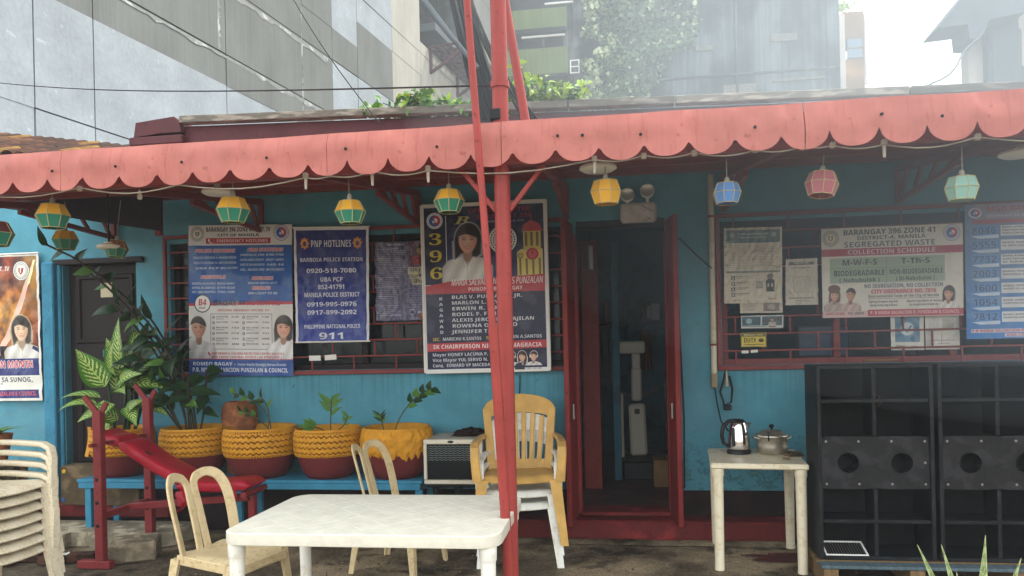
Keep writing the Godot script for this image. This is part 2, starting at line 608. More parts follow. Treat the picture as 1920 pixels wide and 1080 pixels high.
func portrait(im: Image, cx: float, cy: float, s: float, longhair: bool, shirt := "e8e6e0", skin := "d9a88a", hair := "2a2220", halo := "") -> void:
	var SK := Color(skin)
	var HR := Color(hair)
	var SH := Color(shirt)
	var x0 := maxi(0, int(cx - s * 1.05))
	var x1 := mini(im.get_width(), int(cx + s * 1.05))
	var y0 := maxi(0, int(cy - s * 0.75))
	var y1 := mini(im.get_height(), int(cy + s * 1.6))
	var tilt := 0.05 * sin(cx * 0.7 + cy)
	var e := 0.035
	for py in range(y0, y1):
		for px in range(x0, x1):
			var y := (py + 0.5 - cy) / s
			var x := (px + 0.5 - cx) / s - tilt * (0.5 - y)
			var q := im.get_pixel(px, py)
			# shoulders: sloping from the neck, rounded off
			var sw := 0.86 - 0.30 * clampf((0.95 - y) / 0.4, 0.0, 1.0)
			var sh_d := maxf(0.56 + 0.24 * pow(absf(x) / 0.80, 1.6) - y, absf(x) - sw)
			var hd := Vector2(x / 0.46, (y + 0.04) / 0.57).length() - 1.0
			if longhair and y > 0.0:
				hd = maxf(absf(x) - (0.46 - 0.05 * y), y - 0.56 - 0.10 * sin(x * 9.0))
			if not longhair:
				hd = maxf(Vector2(x / 0.40, (y + 0.10) / 0.47).length() - 1.0, y - 0.02)
			if halo:
				var ho := minf(hd * 0.46, sh_d) - 0.05
				q = q.lerp(Color(halo), sm(0.02, ho))
			if longhair:
				q = q.lerp(HR.lerp(HR.lightened(0.22), clampf(0.5 - absf(x + 0.2) * 2.4, 0, 1) * clampf(0.3 - y, 0, 1)), sm(e, hd * 0.46))
			# neck, then shirt with collar and folds
			q = q.lerp(SK.darkened(0.28), sm(e, maxf(absf(x) - 0.155, maxf(0.2 - y, y - 0.78))))
			var fold := 0.07 * sin(x * 11.0 + y * 5.0) + 0.12 * absf(x)
			var S2 := SH.darkened(clampf(0.04 + fold + 0.10 * smoothstep(0.9, 1.6, y), 0, 0.5))
			var v := absf(x) - 0.20 + (y - 0.56) * 0.55
			q = q.lerp(S2, sm(e, maxf(sh_d, -v)))
			q = q.lerp(SH.darkened(0.32), 0.55 * sm(0.02, absf(absf(x) - 0.23 + (y - 0.56) * 0.30) - 0.012) * (1.0 if y > 0.58 and y < 0.98 else 0.0))
			q = q.lerp(SH.darkened(0.35), 0.5 * sm(0.012, maxf(absf(x) - 0.008, 0.85 - y)))
			# face: egg shape, lit from upper left, rounded shading
			var jaw := 0.36 - 0.10 * clampf(y / 0.45, 0, 1)
			var fd := Vector2(x / jaw, (y - 0.03) / 0.45).length() - 1.0
			if fd < 0.25:
				var lit := 0.10 - 0.30 * clampf(x * 1.3 + 0.15, -0.4, 1.0) - 0.16 * pow(clampf(fd + 1.0, 0, 1), 4.0)
				var F := SK.lightened(lit) if lit > 0.0 else SK.darkened(-lit)
				# cheeks, nose, eye sockets, mouth
				F = F.lerp(Color("c8705e"), 0.28 * exp(-pow((absf(x) - 0.19) / 0.08, 2.0) - pow((y - 0.12) / 0.08, 2.0)))
				F = F.lerp(SK.darkened(0.38), 0.55 * exp(-pow((absf(x) - 0.145) / 0.075, 2.0) - pow((y + 0.045) / 0.04, 2.0)))
				F = F.lerp(Color("1c1512"), 0.95 * exp(-pow((absf(x) - 0.145) / 0.045, 2.0) - pow((y + 0.03) / 0.016, 2.0)))
				F = F.lerp(HR, 0.75 * exp(-pow((absf(x) - 0.15) / 0.075, 2.0) - pow((y + 0.115 - 0.1 * (absf(x) - 0.15)) / 0.016, 2.0)))
				F = F.lerp(SK.lightened(0.25), 0.5 * exp(-pow((x + 0.012) / 0.022, 2.0) - pow((y - 0.05) / 0.09, 2.0)))
				F = F.lerp(SK.darkened(0.42), 0.6 * exp(-pow(x / 0.06, 2.0) - pow((y - 0.155) / 0.016, 2.0)))
				var my := y - 0.262 + 1.3 * x * x
				F = F.lerp(Color("9c3c38"), 0.85 * exp(-pow(x / 0.11, 4.0) - pow(my / 0.038, 2.0)))
				F = F.lerp(Color("f0e8e0"), 0.85 * exp(-pow(x / 0.085, 4.0) - pow(my / 0.017, 2.0)))
				F = F.lerp(SK.darkened(0.3), 0.4 * exp(-pow((absf(x) - 0.15) / 0.015, 2.0) - pow((y - 0.2) / 0.05, 2.0)))
				q = q.lerp(F, sm(e, fd * 0.36))
			# hair over the forehead, parted to one side
			var line := -0.22 + 0.55 * pow(absf(x + 0.08), 1.5) - (0.03 if not longhair else 0.0)
			var cap := maxf(hd * 0.46, y - line)
			if longhair:
				cap = maxf(hd * 0.46, minf(y - line, 0.33 - absf(x) - 0.10 * clampf(y, 0, 1)))
				if y > 0.05: cap = maxf(hd * 0.46, 0.335 - 0.07 * y - absf(x))
			q = q.lerp(HR.lightened(0.10 * clampf(1.0 - absf(x + 0.18) * 4.0, 0, 1)), sm(e, cap))
			im.set_pixel(px, py, q)

func seal(im: Image, cx: float, cy: float, r: float, a: String, b: String, d: String) -> void:
	ring(im, cx, cy, r * 0.95, r, "303848", a)
	ring(im, cx, cy, r * 0.62, r * 0.66, "303848", b)
	for i in 28:
		var an := TAU * i / 28.0
		oval(im, cx + cos(an) * r * 0.8, cy + sin(an) * r * 0.8, r * 0.05, r * 0.07, "404858")
	poly(im, [[cx - r * 0.32, cy - r * 0.3], [cx + r * 0.32, cy - r * 0.3], [cx + r * 0.3, cy + r * 0.1], [cx, cy + r * 0.42], [cx - r * 0.3, cy + r * 0.1]], d)
	bar(im, cx - r * 0.07, cy - r * 0.28, r * 0.14, r * 0.5, "f0e8d8")

func swirl_seal(im: Image, cx: float, cy: float, r: float) -> void:
	ring(im, cx, cy, r * 0.94, r, "2b3f86", "e9e9ee")
	for i in 30:
		var an := TAU * i / 30.0
		oval(im, cx + cos(an) * r * 0.81, cy + sin(an) * r * 0.81, r * 0.05, r * 0.06, "5a4a80")
	oval(im, cx, cy, r * 0.67, r * 0.67, "2e57a8")
	oval(im, cx + r * 0.16, cy - r * 0.05, r * 0.45, r * 0.52, "c83a48")
	oval(im, cx + r * 0.1, cy - r * 0.05, r * 0.24, r * 0.26, "e9e9ee")
	oval(im, cx - r * 0.22, cy + r * 0.14, r * 0.30, r * 0.40, "3560b4")
	oval(im, cx - r * 0.14, cy + r * 0.1, r * 0.13, r * 0.16, "e4d8e0")

# sun-fading, dust and a few fold marks of an old print
func weather(im: Image) -> void:
	if not T.has("fade"):
		T.fade = [noise_bytes(512, 0.006, 4, 61), noise_bytes(512, 0.05, 3, 62)]
	var A: PackedByteArray = T.fade[0]
	var B: PackedByteArray = T.fade[1]
	var b := im.get_data()
	var w := im.get_width()
	var h := im.get_height()
	var f1 := int(w * 0.34) + (w % 7) * 3
	var f2 := int(h * 0.52) + (h % 11) * 4
	for y in h:
		for x in w:
			var k := (y & 511) * 512 + (x & 511)
			var fade: float = 0.04 + 0.16 * smoothstep(0.45, 0.75, A[k] / 255.0) + 0.05 * B[k] / 255.0
			var fx := x - f1 + int(B[(y & 511)] / 90.0)
			var fy := y - f2 + int(B[(x & 511)] / 90.0)
			if fx >= 0 and fx < 2 or fy >= 0 and fy < 2: fade += 0.18
			if fx == 2 or fy == 2: fade -= 0.10
			var i := (y * w + x) * 4
			for c in 3:
				b[i + c] = int(clampf(lerpf(b[i + c], 168.0, fade), 0, 255))
	im.set_data(w, h, false, Image.FORMAT_RGBA8, b)

func print_mat(im: Image, rough := 0.4, coat := 0.0) -> StandardMaterial3D:
	weather(im)
	var m := StandardMaterial3D.new()
	m.albedo_texture = ImageTexture.create_from_image(im)
	m.texture_repeat = false
	m.roughness = rough
	m.metallic_specular = 0.2
	if coat > 0.0:
		m.clearcoat_enabled = true
		m.clearcoat = coat
		m.clearcoat_roughness = 0.12
	m.cull_mode = BaseMaterial3D.CULL_DISABLED
	return m

# ---------------------------------------------------------------- the scene
var P := {}

func _ready() -> void:
	rng.seed = 7
	# camera: eye height 1.5 m, level, turned 8.3 degrees to the left, slightly rolled; the photograph is cropped off centre (shifted lens)
	var cam := Camera3D.new()
	cam.name = "camera"
	cam.position = Vector3(0, 1.5, 5.9)
	cam.basis = Basis(Vector3.UP, deg_to_rad(8.3)) * Basis(Vector3.BACK, -0.0225)
	cam.set_frustum(0.05 * 1080.0 / 1400.0, Vector2(0, 0.05 * 105.0 / 1400.0), 0.05, 400.0)
	add_child(cam)
	cam.current = true
	# sky, sun, exposure
	var sky_mat := ProceduralSkyMaterial.new()
	sky_mat.sky_top_color = Color(0.91, 0.93, 0.94)
	sky_mat.sky_horizon_color = Color(1.0, 0.985, 0.95)
	sky_mat.sky_curve = 0.12
	sky_mat.ground_bottom_color = Color(0.34, 0.31, 0.27)
	sky_mat.ground_horizon_color = Color(0.62, 0.62, 0.61)
	sky_mat.sun_angle_max = 30.0
	var sky := Sky.new()
	sky.sky_material = sky_mat
	var env := Environment.new()
	env.background_mode = Environment.BG_SKY
	env.sky = sky
	env.background_energy_multiplier = 1.5
	env.ambient_light_source = Environment.AMBIENT_SOURCE_SKY
	env.tonemap_mode = Environment.TONE_MAPPER_LINEAR
	env.tonemap_exposure = 2.7
	env.sdfgi_enabled = true
	env.ssao_enabled = true
	env.ssil_enabled = true
	env.fog_enabled = true
	env.fog_density = 0.0025
	env.fog_light_color = Color(0.90, 0.92, 0.94)
	var we := WorldEnvironment.new()
	we.name = "world_environment"
	we.environment = env
	add_child(we)
	var sun := DirectionalLight3D.new()
	sun.name = "sun"
	sun.light_color = Color(1.0, 0.95, 0.87)
	sun.light_energy = 0.7
	sun.light_angular_distance = 10.0
	sun.shadow_enabled = true
	add_child(sun)
	sun.look_at_from_position(Vector3(6.0, 10.0, -4.0), Vector3.ZERO)

	build_mist(env)

	make_textures()
	make_materials()
	build_ground()
	build_hall()
	build_tower_block()
	build_far_buildings()
	build_awning()
	build_poles_and_wires()
	build_posters()
	build_left_side()
	build_planters()
	build_middle()
	build_right_side()
	build_lanterns()

func make_materials() -> void:
	P.cyan = mat("4ba0bb", 0.62, {"tex": "wall", "scale": 0.32, "world": true, "bump": "relief", "depth": 0.5})
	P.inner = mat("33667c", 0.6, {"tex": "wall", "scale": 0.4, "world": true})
	P.red = mat("933b37", 0.38, {"tex": "chip", "scale": 0.9, "world": true})
	P.door_red = mat("7c2a2a", 0.42, {"tex": "chip", "scale": 0.8, "world": true})
	P.maroon = mat("84403f", 0.5, {"tex": "chip", "scale": 0.8, "world": true})
	P.bench_red = mat("7a2a2c", 0.42, {"tex": "chip", "scale": 1.3, "world": true})
	P.step_red = mat("8a2a2c", 0.6, {"tex": "concrete", "scale": 0.6, "world": true, "bump": "relief", "depth": 0.8})
	P.pink = mat("b36c63", 0.5, {"tex": "faded", "scale": 0.8, "world": true})
	P.pink_under = mat("b08080", 0.6, {"tex": "chip", "scale": 0.7, "world": true})
	P.pale_wall = mat("959fa8", 0.8, {"tex": "stucco", "scale": 0.16, "world": true, "bump": "relief", "depth": 1.5})
	P.pale_warm = mat("a5a49d", 0.8, {"tex": "streak", "scale": Vector3(0.22, 0.10, 0.22), "world": true, "bump": "relief", "depth": 1.5})
	P.grey_wall = mat("6d7272", 0.8, {"tex": "streak", "scale": Vector3(0.2, 0.10, 0.2), "world": true, "bump": "relief", "depth": 1.2})
	P.white_paste = mat("b4b9bb", 0.9, {"tex": "concrete", "scale": 0.5, "world": true})
	P.gap = mat("3a3e42", 0.9)
	P.dark_wall = mat("6c787d", 0.9, {"tex": "stain", "scale": Vector3(0.09, 0.055, 0.09), "world": true, "bump": "relief", "depth": 4.0})
	P.dark_wall2 = mat("71787a", 0.9, {"tex": "stain", "scale": 0.11, "world": true})
	P.fascia = mat("4c252a", 0.55, {"tex": "chip", "scale": 0.8, "world": true})
	P.soot = mat("34383a", 0.9, {"tex": "concrete", "scale": 0.1, "world": true})
	P.ground = mat("c6b9a4", 0.85, {"tex": "ground", "scale": 0.22, "world": true, "bump": "grit", "depth": 1.6})
	P.cement = mat("b8ad99", 0.85, {"tex": "ground", "scale": 0.4, "world": true, "bump": "grit", "depth": 1.2})
	P.board = mat("8f8b80", 0.8, {"tex": "concrete", "scale": Vector3(0.9, 4.0, 4.0), "world": true})
	P.board_pale = mat("b6b1a4", 0.8, {"tex": "concrete", "scale": Vector3(0.9, 4.0, 4.0), "world": true})
	P.dark_wood = mat("2a2022", 0.55, {"tex": "wood", "scale": Vector3(1.2, 0.5, 1.2), "world": true})
	P.plank = mat("8a6f4c", 0.7, {"tex": "wood", "scale": Vector3(0.6, 3.0, 3.0)})
	P.box_wood = mat("7d6a50", 0.75, {"tex": "concrete", "scale": 1.2})
	P.white_plastic = mat("dcdcd4", 0.38, {"tex": "dirt", "scale": 1.6, "bump": "fine", "depth": 0.02})
	P.table_top = mat("d4d0c1", 0.36, {"tex": "plaster", "scale": 1.7})
	P.beige = mat("cfc5ae", 0.42, {"tex": "grime", "scale": 3.2})
	P.cream = mat("d6cdb4", 0.4, {"tex": "dirt", "scale": 1.4})
	P.chair_cream = mat("bfad88", 0.4, {"tex": "grime", "scale": 3.6})
	P.tan = mat("cda35c", 0.38, {"tex": "mottle", "scale": 1.6})
	P.vinyl = mat("a31c2e", 0.28, {"tex": "mottle", "scale": 2.0, "bump": "fine", "depth": 0.03})
	P.tyre = mat("d29428", 0.55, {"tex": "mottle", "scale": 2.4, "vcol": true, "bump": "fine", "depth": 0.08})
	P.pot_red = mat("6d2b2c", 0.6, {"tex": "chip", "scale": 1.4})
	P.soil = mat("2a221c", 0.95, {"tex": "concrete", "scale": 3.0, "bump": "relief", "depth": 2.0})
	P.clay = mat("b8764e", 0.8, {"tex": "concrete", "scale": 2.0})
	P.blue_bench = mat("3a86a6", 0.45, {"tex": "mottle", "scale": 1.0})
	P.black = mat("1f2227", 0.5, {"tex": "concrete", "scale": 0.9})
	P.black_deep = mat("131519", 0.7, {"tex": "concrete", "scale": 0.9})
	P.black_panel = mat("2a2b2f", 0.46, {"tex": "concrete", "scale": 1.3, "bump": "relief", "depth": 0.3})
	P.cable = mat("1b1c1f", 0.6)
	P.cable_pale = mat("a39d90", 0.6)
	P.bolt = mat("7c7a74", 0.4, {"metal": 0.7})
	P.chrome = mat("e6e4e0", 0.14, {"metal": 1.0})
	P.reflector = mat("e0e0dc", 0.3, {"metal": 0.5})
	P.alu = mat("cbc6b8", 0.38, {"metal": 0.9, "tex": "mottle", "scale": 5.0})
	P.black_plastic = mat("1d1d20", 0.35)
	P.white_paint = mat("d9d9d4", 0.5)
	P.ac = mat("c8c2b2", 0.5, {"tex": "dirt", "scale": 2.0})
	P.ac_grille = mat("788080", 0.5)
	P.rag = mat("4a2a2a", 0.95, {"tex": "fine", "scale": 4.0})
	P.glass_lamp = mat("e6e2d6", 0.3)
	P.y = mat("cf9c34", 0.35, {"back": "806020"})
	P.g = mat("2f7560", 0.35, {"back": "1a4436"})
	P.b = mat("5580b8", 0.32, {"back": "2a4a78"})
	P.r = mat("a0606a", 0.32, {"back": "70303a"})
	P.c = mat("88b0a6", 0.25, {"back": "4a6a60"})
	P.rib = mat("a89c70", 0.5)
	P.cord = mat("8b8a84", 0.6)
	P.pvc = mat("c9c2ac", 0.45, {"tex": "dirt", "scale": 1.5})
	P.tile = mat("6a4436", 0.8, {"tex": "concrete", "scale": 1.5, "world": true})
	P.tan_wall = mat("c49258", 0.85, {"tex": "concrete", "scale": 0.05, "world": true})
	P.green_sheet = mat("6f8044", 0.5, {"tex": "streak", "scale": 0.1, "world": true})
	P.brick = mat("8d7f76", 0.9, {"tex": "concrete", "scale": 0.3, "world": true})
	P.house_wall = mat("cfc6bb", 0.85, {"tex": "streak", "scale": Vector3(0.2, 0.15, 0.2), "world": true})
	P.house_dark = mat("596268", 0.85, {"tex": "streak", "scale": 0.25, "world": true})
	P.eave = mat("626d73", 0.7, {"tex": "streak", "scale": 0.2, "world": true})
	P.leaf_dark = mat("1d361c", 0.42, {"back": "16280c"})
	P.leaf_mid = mat("456a2c", 0.4, {"back": "2a4010"})
	P.leaf_lime = mat("7f9a2e", 0.45, {"back": "5a7012"})
	P.stem = mat("4a4a30", 0.6)
	P.stem_dark = mat("3a3226", 0.7)
	# spotted leaf: pale blotches along the side veins, dark rim, pale rib
	var nz := noise_bytes(256, 0.05, 3, 41)
	P.leaf_spot = mat("ffffff", 0.35, {"back": "3a4a18", "tex": rgb_tex(256, func(x, y):
		var u: float = absf(x / 127.5 - 1.0)
		var v: float = y / 255.0
		var vein := 0.5 + 0.5 * sin((v * 9.0 + u * 2.6) * TAU)
		var k := smoothstep(0.30, 0.75, vein * 0.8 + (nz[y * 256 + x] / 255.0 - 0.5) * 0.9) * (1.0 - smoothstep(0.55, 0.85, u))
		var q := Color("3f6a24").lerp(Color("cfd58a"), k * 0.85)
		return q.lerp(Color("9fb45c"), 1.0 - smoothstep(0.02, 0.07, u)))})
	P.snake = mat("ffffff", 0.4, {"tex": rgb_tex(256, func(x, y):
		var u: float = absf(x / 127.5 - 1.0)
		var v: float = y / 255.0
		var k := smoothstep(0.4, 0.7, 0.5 + 0.5 * sin(v * 60.0 + (nz[y * 256 + x] / 255.0 - 0.5) * 9.0))
		var q := Color("4e6236").lerp(Color("9aa67a"), k)
		return q.lerp(Color("b9b478"), 0.7 * smoothstep(0.80, 0.92, u)))})

func build_mist(env: Environment) -> void:
	# thin smoke drifting in from the right, under the awning and over the roofs
	env.volumetric_fog_enabled = true
	env.volumetric_fog_density = 0.0
	var c := Vector3(2.9, 3.35, 1.4)
	var e := Vector3(7.0, 4.3, 5.4)
	# nested banks, so that the smoke thins out softly towards its edge
	for q in [["smoke", c, e * Vector3(1.22, 1.12, 1.15), 0.030, "outermost thin veil of smoke drifting under the right half of the awning"], ["smoke", c, e, 0.042, "wide bank of smoke hanging round the right end of the awning"], ["smoke", c, e * 0.82, 0.045, "denser bank of smoke in front of the right window"], ["smoke", c, e * 0.6, 0.045, "innermost smoke at the far right under the awning"], ["haze_bank", Vector3(4.0, 12.0, -17.0), Vector3(44.0, 30.0, 16.0), 0.003, "pale bank of haze in front of the dark rear wall"]]:
		var f := FogVolume.new()
		f.name = numbered(q[0])
		f.shape = RenderingServer.FOG_VOLUME_SHAPE_ELLIPSOID
		f.size = q[2]
		f.position = q[1]
		var m := FogMaterial.new()
		m.density = q[3]
		m.albedo = Color(0.88, 0.93, 0.97)
		f.material = m
		add_child(f)
		tag(f, q[4], "smoke" if q[0] == "smoke" else "haze", "smoke under the awning" if q[0] == "smoke" else "", "stuff")

func build_ground() -> void:
	var s := Shape.new()
	var nz := FastNoiseLite.new()
	nz.seed = 5
	nz.frequency = 0.9
	# near the building the ground is a fine, uneven sheet; beyond it a flat one to the horizon
	s.sheet(60, 60, func(u, v):
		var x: float = lerpf(-7.0, 5.0, u)
		var z: float = lerpf(9.0, 0.205, v)
		var edge := minf(minf(u, 1.0 - u), minf(v * 8.0, 1.0)) * 8.0
		return Vector3(x, nz.get_noise_2d(x, z) * 0.012 * clampf(edge, 0, 1) - 0.004, z))
	var g := struct(obj("ground", s, P.ground))
	var f := Shape.new()
	f.quad(Vector3(-70, -0.02, 70), Vector3(70, -0.02, 70), Vector3(70, -0.02, -70), Vector3(-70, -0.02, -70), Vector3.UP)
	obj("outer_ground", f, P.ground, g)
	var st := Shape.new()
	st.box(Vector3(1.25, 0.07, 0.07), Vector3(4.2, 0.15, 0.26), 0.012)
	struct(obj("kerb", st, P.step_red))
	var lip := Shape.new()
	lip.sheet(80, 4, func(u, v):
		var x: float = lerpf(-3.6, 3.3, u)
		return Vector3(x, 0.004 + 0.024 * sin(v * PI) * (0.7 + 0.5 * nz.get_noise_2d(x * 2.0, 3.0)), lerpf(0.36 + 0.03 * nz.get_noise_2d(x * 1.5, 9.0), 0.195, v)))
	struct(obj("pavement_edge", lip, P.cement))
	# spilled yellow and red paint on the ground (thin dried films)
	for q in [[-1.55, 1.9, 0.42, "9a7a34", 3], [1.15, 0.62, 0.3, "6a3430", 4], [0.75, 1.15, 0.22, "5a302c", 5]]:
		var p := Shape.new()
		var poly_pts := PackedVector2Array()
		for i in 26:
			var a := TAU * i / 26.0
			var r: float = q[2] * (0.7 + 0.5 * nz.get_noise_2d(cos(a) * 2.0 + q[4] * 10.0, sin(a) * 2.0))
			poly_pts.append(Vector2(cos(a) * r * 1.4, sin(a) * r * 0.6))
		p.prism(poly_pts, 0.0, 0.003, Vector3(q[0], 0.007, q[1]), Basis(Vector3.RIGHT, -PI / 2))
		struct(obj("ground_stain", p, mat(q[3], 0.8, {"tex": "concrete", "scale": 1.5, "world": true})))
	# a few bits of gravel and paper
	var gm := MultiMesh.new()
	gm.transform_format = MultiMesh.TRANSFORM_3D
	var peb := Shape.new()
	peb.lathe([Vector2(0, -0.5), Vector2(0.5, -0.2), Vector2(0.45, 0.3), Vector2(0, 0.5)], 6)
	gm.mesh = peb.mesh()
	gm.mesh.surface_set_material(0, P.cement)
	gm.instance_count = 500
	for i in 500:
		var sc := rng.randf_range(0.006, 0.02)
		gm.set_instance_transform(i, Transform3D(Basis(Vector3.UP, rng.randf() * TAU).scaled(Vector3(sc, sc * 0.6, sc * 1.2)), Vector3(rng.randf_range(-4.6, 2.2), sc * 0.2 + 0.002, rng.randf_range(0.4, 2.2))))
	var mi := MultiMeshInstance3D.new()
	mi.multimesh = gm
	mi.name = "gravel"
	add_child(mi)
	tag(mi, "loose pebbles and grit scattered on the worn cement ground", "gravel", "", "stuff")

func hall_wall_paint() -> StandardMaterial3D:
	# one large paint texture for the whole front: drips under the sills, scuffs and splashed dirt low down, chips, patches, hairline cracks
	var W := 2048
	var H := 608
	var A := noise_bytes(512, 0.006, 5, 71)
	var B := noise_bytes(512, 0.03, 4, 72)
	var C := noise_bytes(512, 0.13, 3, 73)
	var b := PackedByteArray()
	b.resize(W * H * 3)
	for y in H:
		var h := (1.0 - float(y) / H) * 3.2
		var low := smoothstep(1.0, 0.34, h)
		for x in W:
			var wx := float(x) / W * 10.8 - 7.2
			var i := (y & 511) * 512 + (x & 511)
			var a := A[i] / 255.0
			var n := B[i] / 255.0
			var c := C[i] / 255.0
			var col := B[((y >> 6) & 511) * 512 + ((x * 3) & 511)] / 255.0
			var k := 0.88 + 0.12 * a + 0.05 * (n - 0.5)
			var q := Color(k, k, k)
			# repainted patches, slightly different tone
			if A[((y + 200) & 511) * 512 + ((x >> 1) & 511)] > 150: q = q * Color(1.05, 0.97, 0.96)
			# drips below the windows
			var under := (smoothstep(0.9, 1.28, h) if h < 1.29 else 0.0) * (1.0 if (wx > -3.8 and wx < -0.43) or (wx > 0.77 and wx < 3.3) else 0.15)
			q = q.lerp(Color(0.42, 0.37, 0.33), 0.13 * under * smoothstep(0.48, 0.68, col))
			# splashes and rubbing near the ground
			q = q.lerp(Color(0.40, 0.36, 0.32), low * clampf(0.10 + 0.75 * smoothstep(0.45, 0.70, n * 0.6 + c * 0.4), 0, 1) * 0.55)
			# grime under the roof
			q = q.lerp(Color(0.5, 0.47, 0.44), 0.30 * smoothstep(2.5, 2.85, h) * smoothstep(0.4, 0.65, a))
			# chips down to pale plaster
			var chip := smoothstep(0.68, 0.70, c * 0.5 + n * 0.5) * (0.35 + 0.65 * low)
			q = q.lerp(Color(1.35, 1.02, 0.86), 0.55 * chip)
			# cracks
			var cr := absf(a - 0.5 + 0.08 * (n - 0.5))
			if cr < 0.0025 and B[((y + 77) & 511) * 512 + ((x + 301) & 511)] > 160: q = q * 0.8
			var o := (y * W + x) * 3
			b[o] = int(clampf(q.r * 0.92, 0, 1) * 255.0); b[o + 1] = int(clampf(q.g * 0.92, 0, 1) * 255.0); b[o + 2] = int(clampf(q.b * 0.92, 0, 1) * 255.0)
	var m := mat("5ca4ba", 0.6, {"tex": ImageTexture.create_from_image(Image.create_from_data(W, H, false, Image.FORMAT_RGB8, b)), "scale": Vector3(1.0 / 10.8, 1.0 / 3.2, 1.0 / 10.8), "world": true})
	m.uv1_offset = Vector3(7.2 / 10.8, 0, 0)
	return m

func wall_boxes(s: Shape, x0: float, x1: float, y0: float, y1: float, z0: float, z1: float, holes: Array) -> void:
	# vertical strips between the hole edges
	var xs := [x0, x1]
	for h in holes: xs.append(h[0]); xs.append(h[1])
	xs.sort()
	for i in xs.size() - 1:
		var a: float = xs[i]
		var b: float = xs[i + 1]
		if b - a < 0.001: continue
		var cuts := [y0]
		for h in holes:
			if h[0] < (a + b) * 0.5 and h[1] > (a + b) * 0.5:
				cuts.append(h[2]); cuts.append(h[3])
		cuts.append(y1)
		for k in range(0, cuts.size(), 2):
			if cuts[k + 1] - cuts[k] > 0.002:
				s.box(Vector3((a + b) * 0.5, (cuts[k] + cuts[k + 1]) * 0.5, (z0 + z1) * 0.5), Vector3(b - a, cuts[k + 1] - cuts[k], z1 - z0))

func grille(parent: Node3D, x0: float, x1: float, y0: float, y1: float, row: float, gap: float, off: float) -> void:
	# a welded window grille: flat frame, level bars and short uprights set like brickwork, on the wall's face
	var m: Material = P.maroon
	for q in [[y0, 0.035], [y1, 0.03]]:
		var s := Shape.new()
		s.box(Vector3((x0 + x1) * 0.5, q[0], 0.028), Vector3(x1 - x0 + 0.03, q[1], 0.03), 0.004)
		obj("grille_frame", s, m, parent)
	for x in [x0, x1]:
		var s := Shape.new()
		s.box(Vector3(x, (y0 + y1) * 0.5, 0.0272), Vector3(0.03, y1 - y0 - 0.036, 0.026), 0.004)
		obj("grille_frame", s, m, parent)
	var n := int(round((y1 - y0) / row))
	var bar_mesh := Shape.new()
	bar_mesh.box(Vector3.ZERO, Vector3(x1 - x0 - 0.03, 0.014, 0.014), 0.002)
	var bm := bar_mesh.mesh()
	bm.surface_set_material(0, m)
	var up := Shape.new()
	up.box(Vector3.ZERO, Vector3(0.013, (y1 - y0) / n - 0.016, 0.012), 0.002)
	var um := up.mesh()
	um.surface_set_material(0, m)
	for i in n:
		var y := y0 + (y1 - y0) * i / n
		if i > 0: inst("bar", bm, parent, Transform3D(Basis.IDENTITY, Vector3((x0 + x1) * 0.5, y, 0.025)))
		var x := x0 + off + (gap * 0.5 if i % 2 else 0.0)
		while x < x1 - 0.04:
			inst("upright", um, parent, Transform3D(Basis.IDENTITY, Vector3(x, y + (y1 - y0) / n * 0.5, 0.0245)))
			x += gap

